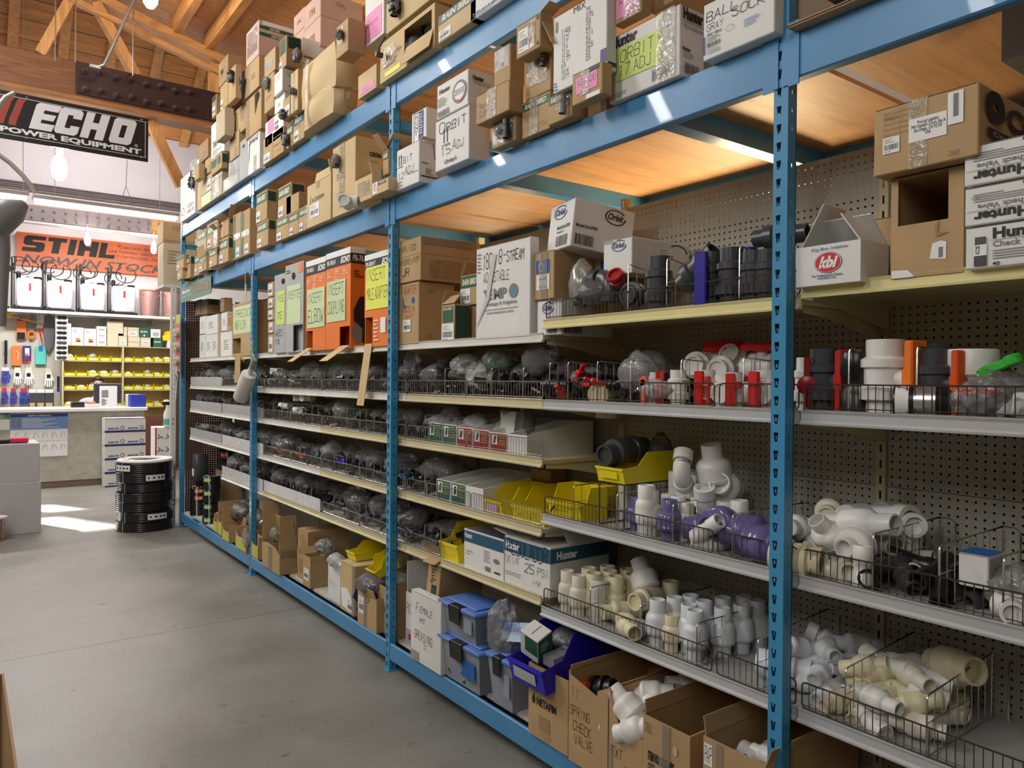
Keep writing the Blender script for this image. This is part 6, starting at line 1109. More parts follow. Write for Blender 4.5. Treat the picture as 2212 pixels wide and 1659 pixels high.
fit('cream check valve lying with its round mouth towards the aisle', ('bottle', .034, .043, .15), PVY, lean(k4, 870, 1345, 2.08, 0, PI/2, .1), 'check_valve', None, 'check valve')
for i, (u, v, r_) in enumerate(((600, 1440, 1.1), (770, 1470, -.5))):
    p = at(*k4(u, v), x=2.08); fit(f'cream check valve lying on its side behind the fence, {["left", "right"][i]} one', ('bottle', .03, .043, .16), PVY, T3(2.08, p.y, zz+.044, PI/2, 0, r_), 'check_valve', None, 'check valve')
fit('white pipe elbow lying with its dark hole towards the aisle', ('elbow', .034, .11), PVG, lean(k4, 860, 1590, 2.05, 0, PI/2, .3), 'pipe_elbow')
p = at(*h4(2100, 650), x=2.1)
fit('white union coupling lying at the right of the upright valves', ('union', .05, .17), PVG, T3(2.12, p.y, zz+.055, PI/2, 0, .3), 'union_fitting')
# ---- grey-lipped shelf above: white and clear purple valves
zz = zW4+.0005
def standx(cr, u, v, x, z, L): p = at(*cr(u, v), x=x); k = (p.z-z)/L; return T3(p.x, p.y, z) @ Matrix.Diagonal((k, k, k, 1))
for u, v, x, kd, mt, lb in ((1015, 392, 2.09, ('bottle', .031, .046, .19), MATS['ivory_pvc'], 'tall ivory check valve between two clear purple ones'), (890, 440, 2.12, ('bottle', .032, .056, .17), PVP, 'clear purple check valve left of the tall ivory one'), (1172, 468, 2.085, ('bottle', .034, .06, .18), PVP, 'clear purple check valve right of the tall ivory one'), (1318, 495, 2.13, ('bottle', .031, .042, .17), MATS['ivory_pvc'], 'ivory check valve right of the clear purple pair')):
    fit(lb, kd, mt, standx(k4, u, v, x, zz, kd[3]), 'check_valve', None, 'check valve')
for u, v, kd, mt, nm, lb in ((975, 345, ('bottle', .034, .045, .2), PVC, 'check_valve', 'white capped valve behind the tall ivory one'), (1640, 480, ('bottle', .03, .042, .15), PVC, 'check_valve', 'white valve under the heap on the grey-lipped shelf'), (1770, 475, ('bottle', .032, .045, .16), PVC, 'check_valve', 'second white valve under the heap on the grey-lipped shelf'), (1245, 440, ('couple', .026, .15), PVC, 'pipe_coupling', 'short white coupling in the second row')):
    fit(lb, kd, mt, stand(k4, u, v, zz, kd[3] if kd[0] == 'bottle' else kd[2]), nm)
p = at(*k4(775, 640), z=zz); fit('cloudy white cylinder standing right of the yellow bins', ('couple', .035, .17, 1.02), MATS['cloudy_pvc'], T3(p.x+.02, p.y, zz), 'pipe_coupling')
for u, v, x, R3, kd, mt, nm, lb in ((1300, 350, 2.2, (0, -1.0, .5), ('elbow', .032, .12), PVC, 'pipe_elbow', 'white elbow with round mouth leaning on the small white box'), (1575, 420, 2.27, (0, -.2, 0), ('bottle', .038, .066, .19), PVC, 'check_valve', 'large scuffed white check valve on top of the heap'), (1690, 400, 2.36, (0, -PI/2+.3, .4), ('bottle', .04, .063, .17), PVC, 'check_valve', 'white check valve lying on the heap with its mouth to the aisle'), (1480, 500, 2.2, (.3, 1.2, .4), ('tee', .035, .13), PVC, 'pipe_tee', 'white tee lying in the middle of the heap'), (1400, 520, 2.22, (.8, .3, .4), ('elbow', .032, .12), PVC, 'pipe_elbow', 'white elbow low in the heap')):
    fit(lb, kd, mt, lean(k4, u, v, x, *R3), nm)
p = at(*k4(1520, 660), x=2.08); fit('round clear purple valve lying with its disc to the aisle', ('bottle', .05, .072, .16), PVP, T3(2.07, p.y, zz+.075, 0, PI/2, .1), 'check_valve')
for i, (u, v, kd, r_) in enumerate(((1640, 850, ('bottle', .045, .07, .2), (PI/2, 0, .3)), (1790, 900, ('bottle', .04, .06, .2), (PI/2, 0, -.2)), (1310, 740, ('bottle', .04, .055, .16), (PI/2, 0, .5)), (1900, 720, ('bottle', .05, .065, .19), (PI/2, 0, 1.2)))):
    p = at(*k4(u, v), x=2.1); fit(f'clear purple valve lying on its side, {ORD[i]} of those behind the fence', kd, PVP, T3(2.09+.05*(i == 3), p.y, zz+kd[2]+.002, *r_), 'check_valve')
fit('white coupling standing behind the clear purple valve', ('couple', .03, .17), PVC, standx(k4, 1160, 420, 2.22, zz, .17), 'pipe_coupling')
fit('white wye fitting leaning up between purple valves', ('ywye', .024, .13), PVC, lean(k4, 1385, 770, 2.045, .0, .0, 0, -.01) @ Matrix.Rotation(.95, 4, 'X'), 'pipe_wye')
fit('white elbow lying under the leaning wye', ('elbow', .032, .11), PVC, lean(k4, 1380, 830, 2.06, PI/2, 0, .4), 'pipe_elbow')
p = at(*k4(1165, 360), x=2.26); carton('small plain white box on the heap of valves', 2.26, at(*k4(1395, 380), x=2.26).y, at(*k4(1165, 375), x=2.26).z-.03, .12, at(*k4(1155, 380), x=2.26).y-at(*k4(1395, 380), x=2.26).y, .1, mat=WB, prints=[('q', 'f', .0, .4, 1, .41, GB, 'fold_line')])
q = TB.location; fit('black union pipe end lying in the raised yellow bin', ('union', .048, .26), GPV, T3(q.x+.0, q.y+.105, q.z+.105, 0, PI/2-.08, .12), 'union_fitting')
fit('dark red ring behind the black pipe end', ('couple', .04, .05), M('dark_red_plastic', (.16, .01, .012), .3), T3(q.x+.28, q.y+.085, q.z+.1, 0, PI/2, .1), 'pipe_ring')
bag('clear bag at the back of the raised yellow bin', (q.x+.28, q.y+.06, q.z+.05), .06, .05, .08, FILG)
for i, (dx, dy) in enumerate(((.05, .03), (.05, .12), (.28, .03), (.28, .13))):
    pass
t = thing('wire_basket', 'grey wire carrier holding up the raised yellow bin', 'wire basket', (q.x+.02, q.y, zz)); hh = q.z-zz-.004; mb = MB()
for a, b in ((0, .01), (0, .15), (.3, .01), (.3, .15)): mb.tube([(a, b, 0), (a, b, hh)], .003, 5)
for z in (.003, hh): mb.tube([(0, .01, z), (.3, .01, z), (.3, .15, z), (0, .15, z), (0, .01, z)], .003, 5)
mb.build('basket_wires', WID, t)
# ---- ball valves with handles
def ball_valve(label, X, r, L, mat, hm, hk='paddle', group=None, ang=0):
    t = thing('ball_valve', label, 'ball valve', group=group); t.matrix_world = X
    obj('valve_body', mesh_of(('union', r, L), mat), t)
    s = MB(); Y = Matrix.Rotation(ang, 4, 'Z')
    s.lathe([(r*.42, 0), (r*.42, r*1.5), (r*.3, r*1.55)], 14, X=Y @ T3(0, 0, L*.5, 0, -PI/2)).build('stem', mat, t, smooth=45)
    h = MB()
    if hk == 'paddle': h.box(-r*2.0, -r*1.5, -r*.52, r*.52, L*.04, L*.97).box(-r*1.75, -r*1.35, -r*.5, r*.5, L*.38, L*.62)
    else:
        h.lathe([(r*.7, 0), (r*.75, r*.35), (r*.3, r*.45)], 18, X=T3(-r*1.5, 0, L*.5, 0, -PI/2)); h.box(-r*1.85, -r*1.55, -r*.25, r*.25, L*.5-r*2.1, L*.5+r*2.1)
    for i, p in enumerate(h.v): h.v[i] = tuple(Y @ Vector(p))
    h.build('handle', hm, t, bevel=.004); return t
zz = SH[1, 'B']+.0005
RB_ = 'red-handled white ball valves on the second shelf'
for u, v, L, r, a in ((1245, 392, .15, .036, -.9), (1490, 392, .15, .036, .2), (1050, 412, .14, .036, .9), (1620, 437, .125, .03, -.6), (1725, 412, .14, .034, .4), (1990, 395, .15, .04, 0)):
    ball_valve('white ball valve with red handle standing on the second shelf', stand(j4, u, v, zz, L), r, L, PVC, RPL, 'paddle' if u > 1300 else 'lever', RB_, a)
MB_ = MB()
for i, (u, v, x, R3, r) in enumerate(((1600, 560, 2.05, (0, PI/2, .15), .042), (1960, 630, 2.05, (0, PI/2, 0), .04), (1800, 600, 2.06, (PI/2, 0, .5), .04), (1480, 620, 2.04, (0, PI/2, .3), .03))):
    p = at(*j4(u, v), x=x); ball_valve(f'white ball valve with red handle lying behind the fence, {ORD[i]} one', T3(x, p.y, zz+.058, *R3), r, .15, PVC, RPL, 'lever', None, 1.2)
for i, (u, v, x, R3) in enumerate(((1400, 350, 2.2, (0, PI/2, .35)), (1600, 390, 2.2, (0, PI/2, .25)), (1700, 245, 2.27, (0, 2.0, .2)), (1820, 370, 2.25, (PI/2, 0, .3)), (1490, 290, 2.3, (PI/2, .3, .6)))):
    p = at(*j4(u, v), x=x); ball_valve(f'white ball valve with red handle on top of the heap, {ORD[i]} one', T3(x-.02, p.y, p.z, *R3), .043, .15, PVC, RPL, 'paddle', None, 2.0+i)
p = at(*j4(950, 560), x=2.035)
tag(MB().box(-.006, .006, -.013, .013, -.04, .06).lathe([(.02, 0), (.022, .012)], 14, X=T3(-.006, 0, .05, 0, PI/2)).build('valve_handle', M('coral_plastic', (.75, .13, .06), .35), bevel=.003), 'coral red paddle handle upright behind the fence', 'handle').location = (2.035, p.y, zz+.042)
bag('tall clear bag standing left of the white ball valves', at(*j4(930, 620), x=2.08)+Vector((0, .02, 0)), .06, .1, .1, FILM)
bag('white bubble-wrapped parts right of the coral handle', at(*j4(1060, 640), x=2.06), .05, .085, .045, FILW)
fit('cream elbow lying among black parts on the second shelf', ('elbow', .04, .12), PVY, lean(j4, 560, 600, 2.06, 0, PI/2, .4), 'pipe_elbow')
for i, (u, v) in enumerate(((460, 520), (540, 500), (240, 590), (390, 440))):
    p = at(*j4(u, v), x=2.05); o = MB().box(-.02, .02, -.03, .03, -.012, .012).box(-.012, .012, .02, .06, -.008, .008).build('clamp_piece', RPL, bevel=.005); o.matrix_world = T3(2.06, p.y, p.z, .3*i, .2, i); tag(o, f'red plastic clamp piece among black fittings, {ORD[i]} from the top', 'clamp')
# ---- second shelf, rightmost section: big valves
zz = SH[0, 'B']+.0005
ball_valve('big white ball valve with orange handle on the second shelf', stand(o4, 1030, 372, zz, .2), .052, .2, PVC, OPL, 'paddle', None, 1.3)
ball_valve('dark grey ball valve with red paddle handle by the near post', stand(o4, 505, 450, zz, .2), .047, .2, GPV, RPL, 'paddle', None, 1.25)
ball_valve('white ball valve with dark red wing handle behind the near post', T3(2.1, at(*o4(310, 740), x=2.06).y, zz), .04, .17, PVC, M('crimson_plastic', (.35, .008, .02), .3), 'lever', None, .5)
fit('grey-black coupling behind the big white ball valve', ('couple', .058, .215), GPV, stand(o4, 1280, 405, zz, .215) @ Matrix.Translation((.06, 0, 0)), 'pipe_coupling')
fit('large white ribbed coupling at the back right', ('couple', .062, .2), PVC, stand(o4, 1690, 450, zz, .2) @ Matrix.Translation((.05, 0, 0)), 'pipe_coupling')
ball_valve('dark ball valve with red-orange handle behind the wire divider', stand(o4, 1450, 450, zz, .2), .045, .2, GPV, M('red_orange_plastic', (.72, .09, .015), .3), 'paddle', None, 1.3)
fit('black ribbed coupling left of the big white ball valve', ('couple', .045, .17), BPV, stand(o4, 790, 480, zz, .17), 'pipe_coupling')
p = at(*o4(1480, 900), x=2.08); t = thing('black_bottle', 'black bottle lying with silver and white labels', 'bottle', (2.07, p.y, zz+.045), rot=(PI/2, 0, .35))
MB().lathe([(0, -.1), (.043, -.1), (.045, -.095), (.045, .04), (.03, .06), (.022, .09), (0, .09)], 20, cap=False).build('bottle_body', BPV, t, smooth=45); MB().lathe([(.0455, -.05), (.0455, .0)], 20, cap=False).build('silver_label', M('silver_film', (.6, .6, .62), .25, metal=.7), t, smooth=45); MB().lathe([(.0456, -.094), (.0456, -.062)], 20, cap=False).build('white_label', WHT, t, smooth=45)
p = at(*o4(1840, 880), x=2.06); t = bag('clear bag with a red-topped round part', (2.07, p.y, zz), .06, .085, .065, FILM); MB().lathe([(.04, 0), (.05, .02), (.045, .05)], 16, X=T3(0, 0, .012)).build('grey_base', GPV, t, smooth=45); MB().box(-.03, .03, -.045, .045, .062, .08).build('red_top', RPL, t, bevel=.006)
for i, (u, v, a) in enumerate(((1670, 735, .25), (1910, 630, .3))):
    p = at(*o4(u, v), x=2.1); o = MB().box(-.012, .012, -.075, .075, -.012, .012).lathe([(.02, -.012), (.022, .014)], 14, X=T3(0, -.06, 0)).build('green_handle', GPL, bevel=.004); o.matrix_world = T3(2.1, p.y, p.z, -a-.1, 0, 0); tag(o, f'bright green lever handle, {["left lower", "right upper"][i]} one', 'handle')
for i, (u, v, s_, m) in enumerate(((1900, 700, (.05, .07, .055), FILG), (2090, 830, (.06, .07, .06), FILM), (2150, 960, (.04, .05, .035), FILW), (1780, 760, (.04, .05, .05), FILG))):
    q = at(*o4(u, v), x=2.12 if i != 2 else 2.06); q.z = max(zz, q.z-.05); bag(f'clear bag of dark parts, right end of the second shelf, {ORD[i]} one', q, *s_, m, fill=BPV, fn=10)
fit('white pipe stub lying at the far right of the second shelf', ('couple', .03, .14), PVC, T3(2.08, at(*o4(2130, 830), x=2.08).y, zz+.04, PI/2, 0, .2), 'pipe_coupling')
# ---- top shelf: grey unions with blue handles
zz = SH[1, 'A']+.0005; GU = 'dark grey union valve'
for i, (u, v, r, L, bl) in enumerate(((1080, 535, .042, .2, 0), (1530, 500, .042, .195, 1), (1700, 462, .046, .21, 1), (1890, 485, .046, .2, 0), (2000, 475, .04, .2, 0))):
    nm = f'{GU} standing on the yellow-lipped shelf, {ORD[i]} from the left'
    if bl: ball_valve(nm+', blue handle', stand(i4, u, v, zz, L), r, L, GPV, BPL, 'paddle', None, .2 if i == 1 else 1.6)
    else: fit(nm, ('union', r, L), GPV, stand(i4, u, v, zz, L), 'union_fitting')
ball_valve('dark grey valve leaning over with a blue handle on the yellow-lipped shelf', lean(i4, 1290, 800, 2.1, .9, 0, .1, .01), .048, .17, GPV, BPL, 'paddle', None, 3.0)
fit('dark grey valve lying across the top at the near post', ('union', .035, .18), GPV, lean(i4, 1900, 430, 2.2, PI/2, 0, .2, .02), 'union_fitting')
bag('crumpled silver bag standing on the yellow-lipped shelf', at(*i4(395, 950), x=2.08)+Vector((.02, 0, .0)), .06, .065, .115, M('silver_bag_film', (.42, .42, .4), .25, metal=.35, alpha=.9))
bag('clear bag of dark fittings right of the silver bag', at(*i4(520, 940), x=2.08)+Vector((0, 0, .0)), .06, .1, .06, FILG, fill=GPV)
fit('dark grey elbow with red cap right of the silver bag', ('elbow', .038, .13), GPV, lean(i4, 660, 850, 2.1, 0, 0, 1.4, -.03), 'pipe_elbow')
fit('dark red pipe cap in front of the white oval-logo carton', ('couple', .03, .045), M('cap_red', (.4, .015, .02), .35), lean(i4, 735, 740, 2.1, 0, -1.0, .3), 'threaded_plug')
fit('dark round cap lying at the fence of the yellow-lipped shelf', ('union', .042, .09), GPV, lean(i4, 810, 850, 2.06, 0, PI/2, .2), 'threaded_plug')
# ---- heaps in the wire bins of the rightmost section
def heap(n, cr, corners, z, kinds, label, group, name, layers=(.04, .09, .14), x0=2.1, x1=2.4, seed=3, cat='pipe fitting'):
    r = random.Random(seed); (ul, vl), (ur, vr) = corners; ya, yb = at(*cr(ul, vl), x=x0+.08).y, at(*cr(ur, vr), x=x0+.08).y; k = 0
    for li, h in enumerate(layers):
        m = max(1, int(n*(.5, .32, .18, .1)[li])); sh = .03*li
        for i in range(m):
            kd, mt = r.choice(kinds); f = (i+.5)/m
            x = x0+sh+(x1-x0-2*sh)*((i*.618+r.uniform(-.06, .06)) % 1); y = ya+(yb-ya)*min(.97, max(.03, .12*li*.5+(1-.12*li)*f+r.uniform(-.03, .03)))
            X = T3(x, y, z+h+r.uniform(-.006, .006), PI/2+r.uniform(-.35, .35), r.uniform(-.3, .3), r.choice((r.uniform(-1.2, 1.2), PI/2+r.uniform(-.5, .5), r.uniform(0, 6)))) @ Matrix.Translation((0, 0, -kd[-1]/2 if kd[0] != 'bottle' else -kd[3]/2))
            fit(label, kd, mt, X, name, group, cat); k += 1
zz = SH[0, 'W4']
heap(22, p4, ((240, 1000), (1330, 1100)), zz, [(('bottle', .028, .044, .15), PVC), (('bottle', .028, .044, .15), PVC), (('bottle', .03, .046, .16), MATS['ivory_pvc']), (('tee', .032, .12), PVC), (('union', .034, .12), PVC)], 'white check valve heaped in the left wire bin of the right-hand grey-lipped shelf', 'white fittings heaped in the left wire bin', 'check_valve', (.045, .105, .15), x0=2.2, seed=5)
for i, (u, v, x, R3, kd, mt, lb) in enumerate(((440, 640, 2.1, (0, -PI/2+.75, -.3), ('bottle', .028, .055, .13), PVC, 'white valve on the heap with its round mouth up and a barcode sticker'), (820, 680, 2.16, (PI/2-.15, 0, -.15), ('bottle', .033, .047, .23), PVC, 'long white check valve lying across the top of the heap'), (1180, 670, 2.3, (PI/2-.1, 0, -.2), ('tee', .05, .22), PVC, 'large white tee lying at the back of the heap'), (670, 890, 2.045, (0, -PI/2, 0), ('bottle', .03, .058, .12), PVC, 'white valve facing the aisle with a round double ring'), (480, 1050, 2.06, (0, -PI/2+.2, -.9), ('bottle', .03, .05, .16), MATS['ivory_pvc'], 'ivory valve at the fence turned to the near post'), (270, 980, 2.04, (PI/2, 0, .3), ('union', .05, .15), PVY, 'cream ribbed union beside the near post'), (720, 1090, 2.05, (0, -PI/2, .4), ('bottle', .026, .04, .12), MATS['ivory_pvc'], 'small ivory valve with dark mouth at the fence'), (830, 1090, 2.05, (0, .1, .2), ('couple', .024, .12), PVC, 'white coupling standing at the fence by the wire divider'))):
    p = at(*p4(u, v), x=x); L = kd[3] if kd[0] == 'bottle' else kd[2]
    X = T3(x, p.y, p.z, *R3) @ Matrix.Translation((0, 0, -L/2 if abs(R3[0]) > 1 else -L)) if kd[0] != 'couple' else T3(x, p.y, zz+.001, *R3)
    fit(lb, kd, mt, X, 'check_valve' if kd[0] == 'bottle' else 'pipe_fitting')
heap(16, p4, ((960, 1200), (2000, 1420)), zz, [(('couple', .022, .13), GPV), (('couple', .024, .15), BPV), (('union', .026, .12), GPV)], 'black pipe coupling lying in the middle wire bin of the right-hand grey-lipped shelf', 'black couplings in the middle wire bin', 'pipe_coupling', (.03, .06), x1=2.3, seed=9)
p = at(*p4(1935, 1250), x=2.1); carton('small white and blue box among black couplings', 2.08, p.y, at(*p4(1935, 1255), x=2.08).z, .1, at(*p4(1650, 1200), x=2.08).y-p.y, .085, mat=WB, prints=[('q', 't', 0, 0, 1, .9, BLU, 'blue_top'), ('q', 's', .05, .1, .95, .9, GB, 'printed_panel'), ('t', 's', .75, .15, .92, .85, 'H\nu\nn\nt', BLK, 'b')])
for i, (u, v) in enumerate(((2090, 1450), (2180, 1440))):
    p = at(*p4(u, v), x=2.06); fit(f'white pipe tee at the far right of the grey-lipped shelf, {["left", "right"][i]} one', ('tee', .026, .12), PVC, T3(2.07, p.y, zz+.035, PI/2, 0, .4+i), 'pipe_tee')
bag('clear bag at the right edge of the grey-lipped shelf', (2.12, at(*p4(2180, 1300), x=2.12).y, zz), .06, .09, .08, FILM, fill=PVY, fn=8)
zz = SH[0, 'W5']
heap(26, q4, ((230, 1000), (700, 1080)), zz, [(('bottle', .022, .032, .14), PVG), (('bottle', .024, .034, .15), PVG), (('elbow', .026, .1), PVG)], 'bluish white spring check valve heaped in the left bin of the bottom wire-front shelf', 'bluish white valves in the bottom left bin', 'check_valve', (.034, .085, .13), seed=12)
heap(44, q4, ((760, 1200), (1420, 1420)), zz, [(('bottle', .022, .033, .14), PVY), (('bottle', .024, .035, .14), PVY), (('bottle', .022, .033, .14), MATS['ivory_pvc']), (('tee', .025, .1), PVC), (('elbow', .025, .1), PVY)], 'cream check valve heaped in the middle bin of the bottom wire-front shelf', 'cream valves in the bottom middle bin', 'check_valve', (.035, .085, .135), seed=14)
p = at(*q4(1720, 800), x=2.33); fit('large cream valve on top of the bottom shelf heap', ('bottle', .04, .054, .17), PVY, T3(2.33, p.y+.09, p.z-.01, PI/2-.2, 0, -.5), 'check_valve')
fit('small white valve at the front of the cream heap', ('bottle', .022, .034, .14), PVC, lean(q4, 960, 1110, 2.08, PI/2, 0, -.2, .01) @ Matrix.Translation((0, 0, -.07)), 'check_valve')
# floor cartons full of white valves
for i, (u, v, x, R3, kd) in enumerate(((1010, 1140, 1.97, (-.9, -.3, 0), ('bottle', .036, .055, .17)), (1080, 1330, 1.95, (1.1, .3, .2), ('bottle', .034, .05, .16)), (1230, 1040, 2.1, (PI/2-.2, 0, .6), ('bottle', .04, .055, .17)), (1530, 960, 2.25, (0, -PI/2, -.6), ('bottle', .038, .05, .17)), (1440, 1060, 2.18, (PI/2, 0, .3), ('bottle', .034, .05, .15)), (1240, 1150, 2.06, (PI/2, 0, -.4), ('bottle', .034, .05, .15)), (1390, 1000, 2.3, (PI/2, 0, .8), ('bottle', .034, .05, .15)))):
    p = at(*h4(u, v), x=x); fit(f'white check valve heaped in the open carton marked TXT, {ORD[i]} one from the front', kd, PVC, T3(x, p.y, p.z, *R3) @ Matrix.Translation((0, 0, -kd[3]/2)), 'check_valve', None, 'check valve')
p = at(*h4(590, 960), x=1.99); o = MB().box(-.02, .02, -.075, .075, -.014, .014).build('valve_handle', RPL, bevel=.006); o.matrix_world = T3(1.99, p.y, p.z, -.4, .2, -.2); tag(o, 'red handle sticking out of the open spring check valve carton', 'handle')
fit('black round fitting in the open spring check valve carton', ('union', .05, .12), BPV, lean(h4, 680, 1010, 2.02, PI/2-.3, 0, .3), 'union_fitting')
fit('white valve half hidden in the open spring check valve carton', ('bottle', .04, .06, .17), PVC, lean(h4, 720, 1100, 2.02, PI/2, 0, -.4, -.02), 'check_valve')
for i, (u, v) in enumerate(((2080, 1500), (2010, 1600), (2160, 1610), (2120, 1560))):
    p = at(*h4(u, v), x=2.05); fit(f'small white fitting in the tagged carton behind the near post, {ORD[i]} one', ('tee' if i % 2 else 'bottle', *((.024, .1) if i % 2 else (.022, .03, .12))), PVC, T3(2.05, p.y, p.z, PI/2, 0, i), 'pipe_fitting')
for i in range(6): fit(f'white valve in the dark bottom corner carton, {ORD[i]} one', ('bottle', .034, .05, .15), PVC, T3(2.1+.05*(i % 3), .62+.06*i, F0+.25+.06*(i % 2), PI/2, 0, i*1.3) @ Matrix.Translation((0, 0, -.07)), 'check_valve', None, 'check valve')
# ---- dark fittings and bags on the left shelves
RBAG = random.Random(4)
for s in range(1, 7):
    for lv in 'BCDE':
        if (s, lv) not in SH: continue
        z = SH[s, lv]; y0, y1 = YJ[s+1]+.03, YJ[s+2]-.03; ya = y0
        if s == 1:
            if lv != 'B': continue
            y0 += .62
        if s == 2 and lv in 'CD': y0 += {'C': .9, 'D': .98}[lv]
        if s == 2 and lv == 'E': y0 += .82
        nb = 5 if y1-y0 > .9 else 2; mb = MB(); wdt = y1-y0
        for i in range(int(150*wdt)):
            a = Vector((RBAG.uniform(2.04, 2.4), RBAG.uniform(y0, y1), z+RBAG.uniform(.015, .11))); d = Vector((RBAG.uniform(-1, 1), RBAG.uniform(-1, 1), RBAG.uniform(-.5, .5))).normalized()*.03
            q = RBAG.random(); rr = RBAG.uniform(.009, .018)
            if a.z+abs(d.z)+rr < z+.14 and a.z-abs(d.z)-rr > z: mb.tube([a-d, a+d], rr, 7); 
            if q < .3: mb.tube([a, a+Vector((d.y, -d.x, d.z))], rr, 7)
        o = mb.build('loose_fittings', BPV if (s+ord(lv)) % 3 else GPV, smooth=50); tag(o, f'loose dark pipe fittings filling the bins, {LVN[lv]} shelf of the {SECN[s]} section from the right', 'pipe fittings', None, 'stuff')
        for i in range(nb):
            y = y0+wdt*(i+.5)/nb+RBAG.uniform(-.04, .04); sz = RBAG.uniform(.045, .085); m = RBAG.choice((FILG, FILM, FILG, FILW if s > 4 and lv == 'B' else FILG))
            bag(f'crumpled clear bag, {ORD[i]} from near end, {LVN[lv]} shelf, {SECN[s]} section from right', (2.05+RBAG.uniform(.06, .18), y, z+.06), RBAG.uniform(.08, .13), RBAG.uniform(.08, .13), sz*1.15, m, 'crumpled bags in the wire bins')
for (u, v, s, lv, kd, mt, R3, lb) in ((560, 330, 2, 'B', ('union', .045, .14), BPV, (0, 0, 0), 'black ribbed union standing in the second shelf bins'), (1290, 390, 2, 'B', ('union', .045, .12), BPV, (0, PI/2, .2), 'black valve cap facing the aisle on the second shelf'), (1400, 400, 2, 'B', ('union', .045, .12), BPV, (PI/2, 0, .5), 'black ribbed valve lying on the second shelf'), (1750, 330, 1, 'B', ('tee', .022, .11), BPV, (PI/2, .3, .6), 'black tee on top of the fittings on the second shelf')):
    p = at(*f4(u, v-140 if lv == 'B' and u > 1200 and u < 1500 else v-130), x=2.08); fit(lb, kd, mt, T3(2.08, p.y, SH[s, lv]+.07 if R3 != (0, 0, 0) else SH[s, lv]+.06, *R3), 'union_fitting')
for i, (u, v, r_) in enumerate(((940, 245, 0), (900, 330, 1), (1010, 540, 2), (1140, 470, 3), (1150, 580, 4), (1210, 470, 5))):
    p = at(*c4(u, v), x=2.08); fit(f'white pipe tee among black fittings on the far shelves, {ORD[i]} from the left', ('tee', .024, .1), PVC, T3(2.08, p.y, p.z, PI/2, 0, r_), 'pipe_tee')
for i, (u, v, m, nm) in enumerate(((1000, 950, OPL, 'orange'), (1160, 975, OPL, 'orange'), (1500, 1030, UPL, 'blue'), (1780, 1140, BLU, 'light blue'), (2000, 1170, BLU, 'light blue'))):
    p = at(*c4(u, v), x=2.05); o = MB(); r = random.Random(i)
    for k in range(16): a = Vector((r.uniform(-.03, .04), r.uniform(-.09, .09), r.uniform(-.01, .02))); o.tube([a, a+Vector((r.uniform(-.02, .02), .02, .01))], .008, 6)
    o = o.build('small_fittings', m); o.location = (2.06, p.y, p.z); tag(o, f'{nm} small fittings behind the fence of the fourth shelf, {ORD[i]} from the left', 'pipe fittings', None, 'stuff')
for i, (u, v, s_, m) in enumerate(((860, 300, (.07, .11, .09), FILW), (760, 200, (.09, .14, .08), FILM), (1020, 140, (.08, .11, .07), FILG), (280, 220, (.05, .07, .11), FILM), (1380, 180, (.08, .12, .11), FILG))):
    p = at(*f4(u, v+60), x=2.12); bag(f'clear bag with white parts on the second shelf right of the blue post, {ORD[i]} one', (2.12, p.y, max(SH[2, 'B']+.01, p.z-.03)), *s_, m, fill=[PVC, PVC, GPL, GPV, BPV][i], fn=12)
for i, (u, v, s_, m) in enumerate(((480, 640, (.07, .09, .09), FILW), (700, 600, (.08, .1, .07), FILW), (930, 640, (.05, .06, .06), FILW), (1100, 650, (.05, .07, .1), FILG))):
    p = at(*f4(u+120, v), x=2.15); bag(f'bag of white packets in the white bin boxes, {ORD[i]} from the left', (2.16, p.y, SH[2, 'C']+.05), *s_, m, fill=WHT if i < 3 else None, fn=6, fr=.02)
tag(MB().prism([(-.05, 0), (.05, 0), (.06, .12), (.03, .1), (-.03, .12), (-.07, .115)], .05, X=T3(2.12, at(*f4(1090, 720), x=2.12).y, SH[2, 'C']+.075, PI/2, 0, PI/2)).build('paper_bag', WHT), 'crumpled white paper bag standing up in the white bin boxes', 'bag')
# taped-on samples hanging on the cartons
def sample(label, cr, u, v, x, kd, mt, R3, film=True, s=.05):
    s *= .62; kd = (kd[0], *[q*.78 for q in kd[1:]])
    p = at(*cr(u, v), x=x); t = thing('taped_sample', label, 'sample fitting', p)
    obj('fitting', mesh_of(kd, mt), t, X=Euler(R3).to_matrix().to_4x4() @ Matrix.Translation((0, 0, -(kd[3] if kd[0] == 'bottle' else kd[2])/2)))
    if film: obj('clear_film', blob_mesh(.028, s, s*1.2, 3, FILM, 2, flat=False), t)
sample('white pipe tee in clear film taped to a kraft carton', b4, 1615, 300, 1.81, ('tee', .042, .15), PVC, (PI/2, 0, .9), True, .05)
sample('black elbow hanging in clear film on the tall CORONA carton', b4, 1440, -60, 1.87, ('elbow', .026, .12), BPV, (0, 0, 1), True, .06)
sample('black cross fitting taped in film on a kraft carton', d4, 1035, 1120, 1.865, ('tee', .018, .1), BPV, (0, PI/2, PI/2))
sample('grey screw fitting taped upright on a banded carton', d4, 1560, 890, 1.865, ('couple', .018, .09), M('grey_fitting', (.25, .25, .25), .4), (0, 0, 0), False)
sample('black spout taped on the upper edge of a kraft carton', d4, 1400, 510, 1.885, ('couple', .016, .06), BPV, (.2, 0, 0), False)
sample('black fitting in a bag taped low on the green-banded upper carton', F8, 155, 1450, 1.87, ('elbow', .03, .13), BPV, (0, 0, 1.4))
sample('round metal knob taped on a slim upper carton', F8, 292, 525, 1.825, ('union', .03, .06), M('dull_metal', (.2, .18, .16), .35, metal=.6), (0, PI/2, 0), False)
sample('bagged grey parts hanging between two upper cartons', E8, 740, 1080, 1.84, ('elbow', .03, .12), GPV, (0, 0, 1), True, .07)
sample('black connector on the jutting upper carton', E8, 1590, 680, 1.755, ('couple', .02, .06), BPV, (PI/2, 0, 0))
